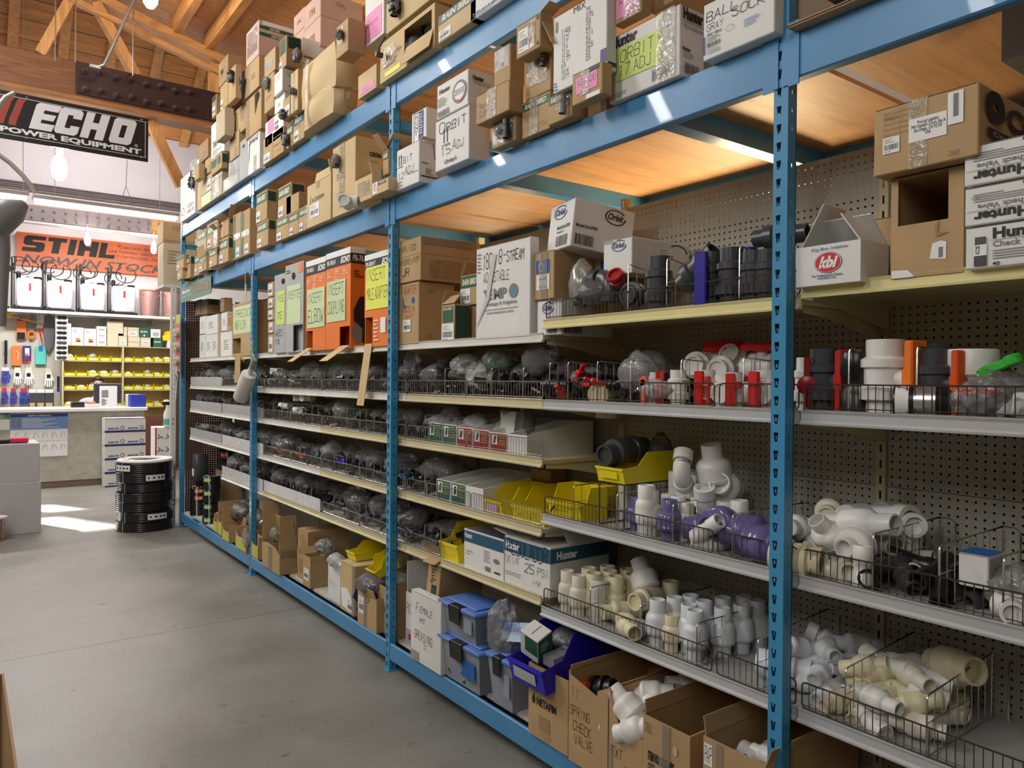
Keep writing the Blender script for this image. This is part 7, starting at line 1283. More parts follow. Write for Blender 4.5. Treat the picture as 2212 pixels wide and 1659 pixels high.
sample('black fitting on the carton cut off by the top edge', G8, 850, 120, 1.87, ('union', .035, .13), BPV, (0, 0, 0), True, .07)
sample('dark bag of parts on the big white carton at the far end', B8, 305, 1330, 1.87, ('union', .04, .14), BPV, (.2, 0, 0), True, .1)
sample('bagged black fitting on the long jutting carton', A8, 1080, 690, 1.77, ('couple', .03, .12), BPV, (.2, 0, 0), True, .06)
sample('dark pouch of parts on a tall upper carton', A8, 1790, 820, 1.87, ('union', .03, .1), GPV, (.3, 0, 0), True, .08)
sample('dark grey part hanging at the carton edge', A8, 1310, 850, 1.85, ('couple', .025, .14), GPV, (.35, 0, 0), False)
sample('black plug on the pink-noted white upper carton', A8, 2120, 1450, 1.83, ('union', .03, .08), BPV, (0, 0, 0))
p = at(*G8(540, 1090), x=1.86); tag(MB().tube([(0, 0, 0), (-.03, -.06, .012), (-.03, -.13, .04)], .007, 8).lathe([(.014, -.02), (.016, .02)], 10, X=T3(0, 0, 0, 0, PI/2)).build('metal_spike', M('rusty_metal', (.12, .1, .07), .5, metal=.5)), 'thin metal spike poking out of the torn carton', 'spike').location = p
for i, (u, v) in enumerate(((1250, 850), (1430, 700), (1350, 400))):
    p = at(*G8(u, v+150), x=1.97); bag(f'clear bag of black fittings inside the torn carton, {ORD[i]} from the front', (1.96+.07*i, p.y, ZU+.04+.12*i), .06, .085, .085, FILM, fill=BPV, fn=14, fr=.02)
# stretch-wrap roll, rope, ribbons, tags on the blue posts
p0, p1 = at(*c4(715, 240), x=1.88), at(*c4(632, 470), x=1.86)
t = thing('stretch_wrap_roll', 'white roll of stretch wrap hanging from yellow twine on the blue post', 'roll', p0); d = p1-p0; Q = d.to_track_quat('Z', 'Y').to_matrix().to_4x4(); L = d.length
MB().lathe([(.022, -.03), (.022, .03), (.06, .035), (.062, .05), (.062, L), (.055, L+.01), (.03, L+.012)], 20, X=Q).build('film_roll', M('milky_roll', (.72, .72, .68), .3), t, smooth=45); MB().lathe([(.02, -.12), (.022, -.12), (.022, 0), (.015, 0)], 14, X=Q).build('core_tube', M('olive_tube', (.3, .3, .22), .5), t, smooth=45)
TW = M('yellow_twine', (.6, .5, .05), .6); a = at(*c4(735, -20), x=1.935)-p0; b = at(*c4(650, 130), x=1.93)-p0
MB().tube([a, (a+Vector((0, .01, -.1))), -d.normalized()*.12, (b+Vector((0, 0, .01))), b], .004, 5).tube([b, b+Vector((0, -.03, -.03)), b+Vector((-.01, .02, .02)), b+Vector((0, 0, .05))], .004, 5).build('twine', TW, t)
p = at(*D8(1390, 540), x=1.93); tag(MB().tube([(0, 0, .15), (0, .01, .0), (-.005, -.005, -.1)], .003, 4).box(-.002, .002, -.02, .02, -.2, -.06).build('hanging_tag', M('tan_tag', (.5, .45, .3), .7)), 'tan tag on a strip hanging from the blue beam', 'tag').location = p
t = thing('blister_card', 'pink hang card holding six tan rope coils on the far blue post', 'blister card', at(*t4(1520, 1340), x=1.9)); hh = .145
MB().box(-.003, 0, -.1, .1, -.32, .3).build('hang_card', M('pink_card', (.6, .12, .2), .5), t); MB().box(-.0035, -.003, -.1, .1, .2, .3).build('yellow_header', YKR, t)
for i in range(3):
    for j in (-1, 1): MB().lathe([(.018, -.02), (.045, -.02), (.048, 0), (.045, .02), (.018, .02), (.018, -.02)], 16, cap=False, X=T3(-.02, j*.05, .1-i*.15, 0, PI/2)).build('rope_coil', M('tan_rope', (.55, .46, .32), .8), t, smooth=50)
p = at(*c4(90, 250), x=1.9); tag(MB().tube([(0, .02, .12), (-.01, 0, 0), (0, -.02, -.05), (0, .02, -.12), (0, .06, -.3)], .006, 5).tube([(0, .02, .12), (0, -.02, .04), (-.012, 0, 0)], .005, 5).build('white_cord', WHT), 'white cord knotted round the far white post', 'cord').location = p
SGN = M('sage_sign', (.14, .27, .2), .45)
p = at(*D8(395, 780), x=1.925); pL, pR = at(*D8(90, 860), x=1.925), at(*D8(695, 680), x=1.925); zt, zb_ = at(*D8(690, 500), x=1.925).z, at(*D8(690, 865), x=1.925).z
t = thing('brand_sign', 'green sprinkler brand sign with a photo strip hanging from the far blue beam', 'sign', (1.925, pR.y, zb_)); W_, H_ = pL.y-pR.y, zt-zb_
MB().box(0, .006, 0, W_, 0, H_).build('sign_panel', SGN, t); XF_ = lambda y, z: Matrix(((0, 0, -1, -.002), (-1, 0, 0, y), (0, 1, 0, z), (0, 0, 0, 1)))
put_text(t, XF_(W_*.93, H_*.5), W_*.28, H_*.22, 'Rain Bird', WHT, 'Bi'); put_text(t, XF_(W_*.93, H_*.3), W_*.32, H_*.06, 'The Intelligent Use of Water', WHT, 'b')
ph = M('photo_strip', (.24, .18, .12), .5, noise_=.7, nscale=40); MB().quad((-.0015, W_*.56, H_*.3), (-.0015, W_*.05, H_*.3), (-.0015, W_*.05, H_*.8), (-.0015, W_*.56, H_*.8)).build('photo_print', ph, t)
# ================================================================ shop counter and back wall at the far end
YC, YB = 12.75, 14.3
def fy(cr, u, v, y): return at(*cr(u, v), y=y)
def box_px(label, name, cat, cr, L, R_, T, B, y, d, mat, z=None, bevel=.004, group=None, extra=None, body='body'):
    a, b = fy(cr, L, B, y), fy(cr, R_, T, y); z0 = a.z if z is None else z
    t = thing(name, label, cat, (a.x, y, z0), group=group); W_, H_ = b.x-a.x, b.z-z0
    MB().box(0, W_, 0, d, 0, H_).build(body, mat, t, bevel=bevel)
    if extra: extra(t, W_, H_, d)
    return t
def FX(x, z, y=-.0012): return Matrix(((1, 0, 0, x), (0, 0, -1, y), (0, 1, 0, z), (0, 0, 0, 1)))
def fq(t, x0, z0, x1, z1, mat, name='printed_panel', y=-.0012): return MB().quad((x0, y, z0), (x1, y, z0), (x1, y, z1), (x0, y, z1)).build(name, mat, t)
CT = M('counter_laminate', (.42, .4, .33), .45, noise_=.14, nscale=9)
xr = fy(w4, 1258, 430, YC).x
t = thing('shop_counter', 'long shop counter with white top and speckled beige front', 'counter', (0, YC, 0))
MB().box(-2, xr-.04, .03, .7, .1, 1.12).build('counter_front', CT, t); MB().box(-2, xr-.06, .06, .7, 0, .1).build('toe_kick', M('toe_kick_brown', (.22, .16, .11), .6), t)
MB().box(-2, xr, -.03, .74, 1.12, 1.172).build('counter_top', WHT, t, bevel=.006)
def poster(label, L, R_, T, B, top, draw, y=YC+.026):
    T, B = min(T, B), max(T, B); a, b = fy(w4, L, B, y), fy(w4, R_, T, y); t = thing('wall_poster', label, 'poster', (a.x, y, a.z)); W_, H_ = b.x-a.x, b.z-a.z
    MB().box(0, W_, -.003, 0, 0, H_).build('poster_sheet', WHT, t); q = -.0045
    fq(t, 0, H_*.64, W_, H_, top, 'colour_header', -.0036); fq(t, 0, H_*.93, W_, H_, NVY if top is not GRN else DGR, 'title_band', -.004)
    m = MB()
    for i in range(8): m.box(W_*.2, W_*(.5+.4*((i*37) % 10)/10), q-.0002, q, H_*(.89-.03*i), H_*(.9-.03*i))
    m.build('fine_print', WHT, t); m = MB()
    if draw:
        for i in range(2):
            for j in range(3): m.box(W_*(.03+.08*i), W_*(.09+.08*i), q-.0002, q, H_*(.86-.075*j), H_*(.91-.075*j))
        m.build('small_picture', GRY, t); m = MB()
        for i in range(12):
            cx, cz = W_*(.1+.16*(i % 6)), H_*(.5 if i < 6 else .22); m.tube([(cx-.03, q, cz-.04), (cx, q, cz+.04), (cx+.03, q, cz+.03), (cx+.05, q, cz-.04)], .0016, 4).tube([(cx, q, cz-.05), (cx, q, cz+.05)], .0012, 4)
        m.box(0, W_, q-.0002, q, H_*.365, H_*.37).build('line_drawing', GRY, t)
    put_text(t, FX(W_*.3, H_*.945, q), W_*.4, H_*.03, 'BENEFITS OF IRRIGATION', WHT, 'b')
poster('poster with blue header and line drawings on the counter front', 85, 578, 828, 446, M('sky_print', (.16, .3, .6), .5), True)
poster('green poster at the left on the counter front', -60, 82, 590, 446, M('leaf_print', (.04, .22, .08), .5), False)
for i, (T, B) in enumerate(((962, 1078), (846, 960), (726, 843), (606, 723), (482, 603))):
    a, b = fy(w4, 893, B, YC-.3), fy(w4, 1243, T, YC-.3); hb_ = fy(w4, 1243, 482, YC-.3).z/5; z0 = .002+i*hb_
    t = carton(f'white and blue product carton, {ORD[i]} from the bottom of the stack before the counter', a.x, YC-.3, z0, b.x-a.x, .28, hb_-.002, mat=WB, prints=[('q', 's', 0, 0, 1, .1, NVY, 'blue_band'), ('q', 's', 0, .95, 1, 1, NVY, 'blue_band')]+[p for q in (.08, .55) for p in (('t', 's', q, .18, q+.26, .3, 'BARRICUTER', NVY, 'Bi'), ('ring', 's', q+.3, .14, q+.4, .44, NVY, .7))])
def grey_front(t, W_, H_, d): pass
a = fy(w4, 352, 1490, 9.22)
box_px('lower grey display plinth at the left edge, on the floor', 'display_plinth', 'plinth', w4, -260, 352, 1026, 1490, 9.22, .6, M('grey_plinth', (.5, .49, .5), .6), z=0)
zz = fy(w4, 352, 1026, 9.22).z
box_px('upper grey display plinth, stacked on a wider one', 'display_plinth', 'plinth', w4, -260, 340, 700, 1020, 9.23, .55, MATS['grey_plinth'], z=zz+.001)
a = fy(w4, 90, 698, 9.3); b = fy(w4, 245, 656, 9.3); t = thing('folded_pack', 'glossy red and black pack lying on the grey plinth', 'pack', (a.x, 9.3, a.z))
MB().box(0, b.x-a.x, 0, .2, 0, b.z-a.z).build('red_wrap', M('cerise_print', (.7, .03, .1), .25), t, bevel=.01); MB().box(-.35, 0, 0, .2, 0, (b.z-a.z)*.8).build('black_wrap', BLK, t, bevel=.01)
a = at(6, 1166, z=.0); t = coil('bright wire spool coil on the floor at the left edge', (a.x-.06, a.y, .002), .075, .04, 10, .011, M('copper_wire', (.5, .36, .3), .25, metal=.8), wrap=False); MB().lathe([(.02, .22), (.1, .22), (.1, .235), (.02, .235)], 20).build('spool_flange', WHT, t)
t = thing('wrapped_roll', 'white film-wrapped ring, partly glare, with orange marks on top of the hose stack', 'wrapped ring', (1.62, 8.88, .73)); MB().lathe([(.17, 0), (.27, 0), (.28, .012), (.27, .03), (.17, .03), (.16, .012), (.17, 0)], 32, cap=False).build('film_glare_ring', WHT, t, smooth=50)  # white of the ring also stands in for glare on the stack top
for q in (2.6, 3.6): MB().lathe([(.0, 0), (.03, 0), (.03, .003), (0, .003)], 14, X=T3(.22*math.cos(q), .22*math.sin(q), .0305)).build('orange_mark', ORP, t)
# things on the counter
ct = 1.173
t = thing('computer_monitor', 'dark computer monitor seen from behind, with a white paper taped on', 'monitor', (0, 0, 0)); y = YC+.42
a, b = fy(w4, 800, 362, y), fy(w4, 1037, 190, y); t.location = (a.x, y, ct); W_ = b.x-a.x; z0, z1 = a.z-ct, b.z-ct
MB().box(0, W_, 0, .05, max(z0, .05), z1).build('monitor_back', M('monitor_black', (.04, .04, .05), .4), t, bevel=.012); MB().box(W_*.35, W_*.65, .02, .05, 0, max(z0, .05)+.03).box(W_*.25, W_*.75, -.03, .12, 0, .01).build('monitor_stand', BPV, t)
a, b = fy(w4, 848, 388, y-.08), fy(w4, 1000, 212, y-.08); W_, H_ = b.x-a.x, b.z-ct; t = thing('paper_notice', 'white paper notice with a black picture leaning on the monitor', 'paper', (a.x, y-.08, ct)); MB().box(0, W_, 0, .004, 0, H_).build('paper_sheet', WHT, t); fq(t, W_*.12, H_*.45, W_*.5, H_*.8, GRY, 'printed_picture'); m = MB()
for i in range(7): m.box(W_*.12, W_*(.3+.07*(i % 3)), -.0014, -.0012, H_*(.08+.045*i), H_*(.1+.045*i))
m.build('fine_print', BLK, t)
box_px('small black card terminal on the counter', 'card_terminal', 'card reader', w4, 610, 722, 352, 412, YC+.2, .15, BPV, z=ct, extra=lambda t, W_, H_, d: MB().bar((W_*.1, .02, H_), (W_*.9, .02, H_), .06, .012).build('keypad', GPV, t))
box_px('white tray with an orange pad on the counter', 'paper_tray', 'tray', w4, 724, 850, 366, 420, YC+.15, .2, WHT, z=ct, extra=lambda t, W_, H_, d: MB().box(W_*.2, W_*.75, .02, .15, H_, H_+.03).build('orange_pad', ORP, t, bevel=.004))
box_px('stack of blue binders beside a white carton edge on the counter', 'binder_stack', 'binder', w4, 1118, 1246, 285, 420, YC+.1, .25, M('binder_blue', (.03, .05, .42), .45), z=ct, extra=lambda t, W_, H_, d: [fq(t, .004, H_*q, W_-.004, H_*q+.003, NVY, 'binder_gap') for q in (.3, .62)])
box_px('white open carton behind the blue binders on the counter', 'paper_carton', 'box', w4, 1085, 1200, 283, 400, YC+.37, .2, WHT, z=ct)
# person at the counter
SKIN = M('skin', (.55, .33, .24), .5); SHIRT = M('grey_shirt', (.38, .4, .42), .8, noise_=.05); HAIR = M('black_hair', (.012, .01, .01), .5)
hp = fy(w4, 836, 205, 13.66); px0 = hp.x
t = thing('person', 'dark-haired person in a grey collared shirt sitting behind the monitor', 'person', (px0, 13.66, 0)); hz = hp.z+.02
def skin_mesh(name, verts, edges, radii, mat, parent, root=0, sub=2):
    me = bpy.data.meshes.new(name); me.from_pydata(verts, edges, []); o = obj(name, me, parent); me.materials.append(mat)
    s = o.modifiers.new('skin', 'SKIN'); s.use_smooth_shade = True
    for i, r in enumerate(radii): me.skin_vertices[0].data[i].radius = r if isinstance(r, tuple) else (r, r)
    me.skin_vertices[0].data[root].use_root = True; m = o.modifiers.new('sub', 'SUBSURF'); m.levels = sub; m.render_levels = sub; return o
sh = hz-.27; V = [(0, .02, sh-.5), (0, .02, sh-.25), (0, 0, sh-.02), (0, -.005, sh+.07), (0, -.012, hz-.09), (0, -.012, hz+.0), (0, .0, hz+.07), (-.22, .0, sh-.03), (-.3, -.03, sh-.24), (-.16, -.33, 1.215), (-.1, -.42, 1.2), (.22, .0, sh-.03), (.3, -.03, sh-.24), (.16, -.33, 1.215), (.1, -.42, 1.2)]
Ed = [(0, 1), (1, 2), (2, 3), (3, 4), (4, 5), (5, 6), (2, 7), (7, 8), (8, 9), (9, 10), (2, 11), (11, 12), (12, 13), (13, 14)]
skin_mesh('body', V, Ed, [(.16, .12), (.17, .12), (.13, .09), .055, (.066, .08), (.078, .095), (.06, .075), .06, .045, .033, (.035, .018), .06, .045, .033, (.035, .018)], SKIN, t)
skin_mesh('shirt', [V[0], V[1], V[2], (0, -.003, sh+.035), V[7], (-.275, -.035, sh-.2), V[11], (.235, -.035, sh-.2)], [(0, 1), (1, 2), (2, 3), (2, 4), (4, 5), (2, 6), (6, 7)], [(.19, .14), (.195, .14), (.16, .11), .07, .078, .075, .078, .075], SHIRT, t)
MB().prism([(-.07, 0), (-.01, -.05), (-.03, .03)], .01, X=T3(0, -.085, sh+.04, PI/2)).prism([(.07, 0), (.01, -.05), (.03, .03)], .01, X=T3(0, -.085, sh+.04, PI/2)).build('collar', SHIRT, t)
hm = blob_mesh(.085, .1, .075, 2, HAIR, 3, rough=.12, flat=False); obj('hair', hm, t, X=T3(0, .018, hz+.062, -.25))
for s in (-1, 1):
    MB().lathe([(0, -.006), (.009, -.004), (.011, .002), (.008, .006), (0, .007)], 10, X=T3(s*.03, -.096, hz+.005, PI/2)).build('eye', M('eye_dark', (.03, .02, .015), .2), t, smooth=60)
    MB().box(s*.03-.018, s*.03+.018, -.103, -.094, hz+.022, hz+.029).build('eyebrow', HAIR, t, bevel=.002); MB().lathe([(0, 0), (.02, .004), (.026, .012), (.012, .018), (0, .018)], 10, X=T3(s*.078, -.005, hz-.005, 0, s*PI/2) @ Matrix.Diagonal((1.3, .8, 1, 1))).build('ear', SKIN, t, smooth=60)
MB().prism([(-.012, -.03), (.012, -.03), (.007, .015), (-.007, .015)], .022, X=T3(0, -.09, hz-.01, PI/2)).build('nose', SKIN, t, bevel=.003, smooth=60); MB().box(-.022, .022, -.097, -.088, hz-.062, hz-.054).build('mouth', M('lip', (.4, .17, .15), .5), t, bevel=.003)
# back wall: pegboard, banner, sprayers
PEGB = peg_mat('beige_pegboard', (.62, .59, .5), (0, 2), pitch=.0254, rad=.0042)
o = MB().box(.35, fy(t4, 1490, 1300, YB+.3).x, YB+.3, YB+.306, .2, 2.66).build('pegboard_wall', PEGB); tag(o, 'beige pegboard wall behind the counter hung with tools', 'pegboard')
p = fy(t4, 700, 1400, YB+.33); tag(MB().box(.35, 3.6, YB+.34, YB+.36, .0, 2.66).build('pegboard_backing', M('peg_backing', (.2, .18, .14), .8)), 'dark backing board behind the beige pegboard wall', 'board')
a, b = fy(t4, 30, 1060, YB-.1), fy(t4, 1478, 1130, YB-.1); zS = (a.z+b.z)/2+.01
t = thing('wall_shelf', 'long white shelf carrying the sprayers and orange buckets', 'shelf', (a.x, YB-.1, zS)); L = b.x-a.x+.6
MB().box(0, L, 0, .4, -.03, 0).build('shelf_board', WHT, t); MB().box(0, L, -.012, 0, -.045, .003).build('shelf_lip', WLS, t, bevel=.003)
for x in (.5, 1.5, 2.2): MB().prism([(0, -.03), (.38, -.03), (.38, -.15)], .006, X=Matrix(((0, 0, 1, x), (1, 0, 0, .02), (0, 1, 0, 0), (0, 0, 0, 1)))).build('bracket', WLS, t)
TANK = M('white_tank_plastic', (.85, .85, .85), .35)
for i, (L_, R_, T) in enumerate(((-140, 68, 785), (132, 368, 802), (396, 626, 826), (682, 906, 852), (947, 1166, 872))):
    y = YB-.05; a, b = fy(t4, L_, T, y), fy(t4, R_, T, y); W_ = b.x-a.x; H_ = b.z-zS
    t = thing('backpack_sprayer', f'white tank backpack sprayer with black pump lever, {ORD[i]} from the left on the long shelf', 'sprayer', (a.x, y, zS+.001), group=None)
    MB().box(.01, W_-.01, .0, .2, .04, H_).build('tank', TANK, t, bevel=.03, smooth=50); MB().box(-.01, W_+.02, -.01, .22, 0, .045).box(-.03, 0, -.02, .05, 0, .08).build('base_frame', BPV, t, bevel=.008)
    MB().box(W_*.48, W_*.56, -.004, 0, H_*.6, H_*.84).build('logo_label', RPL, t, bevel=.002); MB().tube([(W_*.36, .06, H_-.01), (W_*.4, .06, H_+.025), (W_*.6, .06, H_+.025), (W_*.66, .06, H_-.01)], .01, 6).build('carry_handle', TANK, t, smooth=60)
    MB().lathe([(.055, -.01), (.06, .0), (.06, .03), (.05, .035), (0, .035)], 16, X=T3(W_*.82, .1, H_)).build('filler_cap', BPV, t, smooth=50); MB().lathe([(.03, -.02), (.035, .06), (.028, .1), (0, .11)], 12, X=T3(W_*.12, .08, H_)).build('pump_head', BPV, t, smooth=50)
    m = MB(); hx = -.05
    m.tube([(hx, -.02, .02), (hx, -.02, H_+.3)], .014, 7).tube([(hx+.03, -.03, .05), (hx+.03, -.03, H_+.16)], .009, 6).tube([(hx-.02, 0, 0), (hx+.1, 0, .06)], .012, 6).build('pump_lever', BPV, t, smooth=60)
    r = random.Random(i); m = MB()
    for k in range(3):
        c = Vector((.03+.1*k*r.uniform(.5, 1), -.02, H_+.16+.05*r.uniform(-1, 1))); rr = r.uniform(.09, .15); m.tube([c+Vector((rr*1.15*math.cos(q), -.02*math.sin(3*q)-.01*k, rr*math.sin(q))) for q in [j*.35+k for j in range(17)]], .008, 6)
    m.build('spray_hose', BPV, t, smooth=70); MB().tube([(-.02, -.03, H_+.1), (.0, -.03, H_+.32)], .016, 7).build('spray_gun', BPV, t, smooth=60)
for i, (L_, R_, T) in enumerate(((1190, 1365, 905), (1380, 1550, 915))):
    y = YB+.05; a, b = fy(t4, L_, T, y), fy(t4, R_, T, y); r_ = (b.x-a.x)/2; H_ = b.z-zS; t = thing('bucket', f'orange bucket wrapped in clear film on the long shelf, {["left", "right"][i]} one', 'bucket', ((a.x+b.x)/2, y, zS+.001))
    MB().lathe([(r_*.86, 0), (r_*.98, H_*.95), (r_*1.03, H_*.96), (r_*1.03, H_), (r_*.94, H_), (r_*.84, .02), (0, .02)], 24, cap=False).build('bucket_body', M('coral_bucket', (.78, .17, .07), .35), t, smooth=45)
    MB().tube([(r_*math.cos(q)*1.04, r_*.3*math.sin(q)-r_*.9, H_*.93-.1*math.sin(q)) for q in [j*.314 for j in range(11)]], .005, 5).build('wire_handle', WIR, t); obj('film_wrap', MB().lathe([(r_*.9, .005), (r_*1.05, H_*.9), (r_*.9, H_+.01)], 20, cap=False).mesh('f', FILM, 50), t)
# STIHL banner
a, b = fy(t4, 138, 680, FAR-.04), fy(t4, 1500, 535, FAR-.04); zt = fy(t4, 138, 392, FAR-.04).z; W_, H_ = b.x-a.x, zt-a.z
t = thing('wall_banner', 'orange STIHL banner with black lettering on the white far wall', 'banner', (a.x, FAR-.04, a.z)); BAN = M('banner_orange', (.75, .17, .06), .45, noise_=.08, nscale=2); m = MB()
MB().box(0, W_, 0, .01, 0, H_).build('banner_cloth', BAN, t)
XSB = Matrix(((1, 0, 0, 0), (0, 0, -1, -.0012), (0, 1, 0, 0), (0, 0, 0, 1))); x = W_*.03; m = MB()
for ch, w2 in zip('STIHL', (.125, .11, .052, .12, .1)):
    for pl in LE[ch]: m.prism([(x+q*W_*w2+s_*.05, H_*.44+s_*H_*.48) for q, s_ in pl], .001, X=XSB)
    x += W_*(w2+.012)
m.build('lettering', BLK, t); put_text(t, FX(x+.02, H_*.82), .06, .06, '®', BLK, 'n')
put_text(t, FX(W_*.62, H_*.78), W_*.27, H_*.09, 'CHAIN SAWS - BLOWERS', BLK, 'n'); put_text(t, FX(W_*.555, H_*.63), W_*.42, H_*.09, 'LINE TRIMMERS - HEDGE TRIMMERS', BLK, 'n'); put_text(t, FX(W_*.57, H_*.48), W_*.4, H_*.09, 'CUT-OFF MACHINES - POLE SAWS', BLK, 'n'); put_text(t, FX(W_*.03, H_*.08), W_*.92, H_*.27, 'NOW IN STOCK!', M('banner_grey', (.1, .09, .1), .5), 'bi')
# far steel-plated beam, conduits
y = FAR-.6; a, b = fy(t4, 120, 290, y), fy(t4, 1370, 420, y); zt = fy(t4, 230, 160, y).z
t = thing('wall_beam', 'grey steel-plated beam with two rows of bolts above the orange banner', 'beam', (-1, y, a.z)); MB().box(0, b.x+1.6, 0, .12, 0, zt-a.z).build('timber_core', WDX, t); MB().box(0, b.x+.85, -.02, -.001, .01, zt-a.z-.01).build('steel_plate', M('grey_steel_plate', (.33, .28, .28), .5, metal=.3), t)
for i in range(14):
    for q in (.25, .72): MB().lathe([(.02, 0), (.02, .015), (.012, .016), (.012, .035), (0, .036)], 8, X=T3(1.75+.155*i, -.02, (zt-a.z)*q, PI/2)).build('bolt', M('bolt_grey', (.3, .28, .26), .4, metal=.5), t)
MB().box(.0, b.x+1.6, -.03, .12, -.03, 0).build('white_trim_board', WHT, t)
CON = M('conduit_grey', (.32, .3, .33), .4, metal=.4)
for i, (v0, v1) in enumerate(((393, 434), (398, 440), (402, 443), (409, 448))):
    a, b = at(-20, v0-2, y=FAR-.03), at(400, v1+2, y=FAR-.03); z = (a.z+b.z)/2; o = MB().tube([(-3, FAR-.03, z), (4.8, FAR-.03, z)], .012, 6).build('electrical_conduit', CON, smooth=60); tag(o, f'thin grey conduit running along the white far wall, {ORD[i]} from the top', 'conduit', 'conduits on the far wall')
a, b = at(272, 402, y=12.4), at(275, 340, y=12.4); o = MB().tube([at(275, 345, y=12.4), a, at(258, 448, y=12.4)], .004, 4).tube([a, at(289, 448, y=12.4)], .004, 4).build('lamp_chain', CON); tag(o, 'thin forked chain holding the right counter strip light', 'chain')
# bins rack and cartons
rows = [fy(t4, 800, v, YB).z for v in (1500, 1632)]+[fy(w4, 800, v, YB).z for v in (246, 394)]
xl, xm, xr2 = fy(t4, 537, 1550, YB).x, fy(t4, 1050, 1450, YB).x, fy(t4, 1475, 1500, YB).x
zt = fy(t4, 800, 1368, YB).z
t = thing('bin_rack', 'cream shelving rack of small yellow bins behind the counter', 'shelf rack', (xl, YB, .1))
for x in (0, xm-xl, xr2-xl+.02): MB().box(x-.012, x+.012, 0, .28, 0, zt-.1).build('rack_side', CRS, t)
for z in rows+[zt, rows[-1]-.35]: MB().box(.013, xm-xl-.013, 0, .28, z-.1-.012, z-.1).build('rack_shelf', CRS, t); MB().box(xm-xl+.013, xr2-xl+.007, 0, .28, z-.1-.012, z-.1).build('rack_shelf', CRS, t)
MB().box(0, xr2-xl, .28, .285, 0, zt-.1).build('rack_back', KY, t)
for ri, z in enumerate(rows):
    for si, (x0, x1) in enumerate(((xl+.014, xm-.014), (xm+.014, xr2+.004))):
        n = 5; w_ = (x1-x0)/n-.006
        for i in range(n):
            t = thing('storage_bin', f'small yellow bin, {ORD[i]} from the left, {ORD[ri]} row, {["left", "right"][si]} half of the bin rack', 'storage bin', (x0+(x1-x0)*i/n+.003, YB+.004, z+.001), group='small yellow bins in the rack')
            m = MB(); m.box(0, w_, 0, .004, 0, .058).box(0, .003, 0, .26, 0, .065).box(w_-.003, w_, 0, .26, 0, .065).box(0, w_, .256, .26, 0, .1).box(0, w_, 0, .26, 0, .004).prism([(0, .058), (.012, .095), (.03, .065)], .003, X=Matrix(((0, 0, 1, 0), (1, 0, 0, 0), (0, 1, 0, 0), (0, 0, 0, 1)))).prism([(0, .058), (.012, .095), (.03, .065)], .003, X=Matrix(((0, 0, 1, w_-.003), (1, 0, 0, 0), (0, 1, 0, 0), (0, 0, 0, 1)))).build('bin_body', YPL, t)
            MB().box(w_*.2, w_*.75, -.001, 0, .012, .04).build('label_strip', PLM, t); r = random.Random(ri*31+si*7+i)
            if r.random() > .25: obj('bin_contents', blob_mesh(w_*.42, .1, r.uniform(.02, .06), r.randrange(90), r.choice((WHT, FILW, GB, WB, GRN if r.random() > .8 else WHT)), 2), t, X=T3(w_/2, .13, .03))['kind'] = 'stuff'
def sc(label, L, R_, T, B, mat, pr=(), y=YB+.02, d=.2, z=None):
    a, b = fy(t4, L, B or T, y), fy(t4, R_, T, y); z0 = a.z if z is None else z
    return carton(label, a.x, y, z0+.001, b.x-a.x, d, b.z-z0-.002, mat=mat, prints=list(pr))
CB = M('cream_board', (.66, .56, .38), .7)
saw = [('q', 's', .35, .15, .7, .4, ORP, 'saw_picture'), ('q', 's', .4, .2, .75, .26, BLK, 'saw_picture'), ('lines', 's', .1, .7, .5, .9, 3, GRY)]
for k, (L, R_, T, B, m, pr, lb) in enumerate(((575, 608, 1180, None, WB, (), 'narrow white carton beside the sunglasses strip'), (611, 715, 1216, None, WB, saw, 'white chain saw carton with orange picture, left one'), (719, 821, 1226, None, WB, saw, 'white chain saw carton with orange picture, right one'), (825, 908, 1307, None, WB, (('q', 's', .2, .3, .8, .6, GB),), 'flat white carton at the bottom of a stack of three'), (825, 908, 1258, 1304, WB, (('q', 's', .2, .3, .8, .6, GB),), 'flat white carton in the middle of a stack of three'), (825, 908, 1206, 1255, WB, (('q', 's', .2, .3, .8, .6, GB),), 'flat white carton at the top of a stack of three'), (915, 1010, 1266, None, CB, (), 'cream carton under the open-lidded one'), (1013, 1086, 1288, None, CB, (('bar', 's', .2, .2, .8, .6),), 'cream carton with a label next to the open-lidded ones'), (1094, 1195, 1296, None, CB, (('q', 's', 0, .45, 1, .5, KD),), 'pair of flat tan cartons in one wrap'), (1200, 1286, 1302, None, CB, (('bar', 's', .2, .3, .8, .7),), 'cream labelled carton left of the lower green one'), (1310, 1386, 1306, None, GRN, (('t', 's', .1, .5, .8, .7, 'Rain Bird', WHT, 'bi'),), 'green carton, lower one on the small carton shelf'), (915, 1052, 1165, 1263, CB, (('bar', 's', .6, .1, .95, .4),), 'cream carton with its lid standing open'), (1056, 1086, 1210, 1286, CB, (), 'narrow cream carton in the upper row'), (1090, 1186, 1216, 1292, CB, (('bar', 's', .1, .1, .8, .6),), 'cream carton with a wide label in the upper row'), (1190, 1276, 1218, 1298, GRN, (('t', 's', .1, .5, .8, .7, 'Rain Bird', WHT, 'bi'), ('ell', 's', .4, .1, .55, .3, WHT)), 'green carton, upper one on the small carton shelf'), (1286, 1371, 1230, 1302, WB, (('q', 's', .2, .2, .8, .6, GB),), 'white carton right of the upper green one'))):
    sc(lb+' on the shelf above the yellow bins' if len(lb.split()) < 9 else lb, L, R_, T, B, m, pr, z=zt if B is None else None)
a, b = fy(t4, 1388, 1325, YB), fy(t4, 1478, 1246, YB); stock_bin('yellow stock bin turned sideways on the small carton shelf', (a.x, YB+.02, a.z), b.x-a.x, .15, b.z-a.z, YPL)
sc('white carton under the sideways yellow bin', 1428, 1474, 1328, None, WB, z=zt)
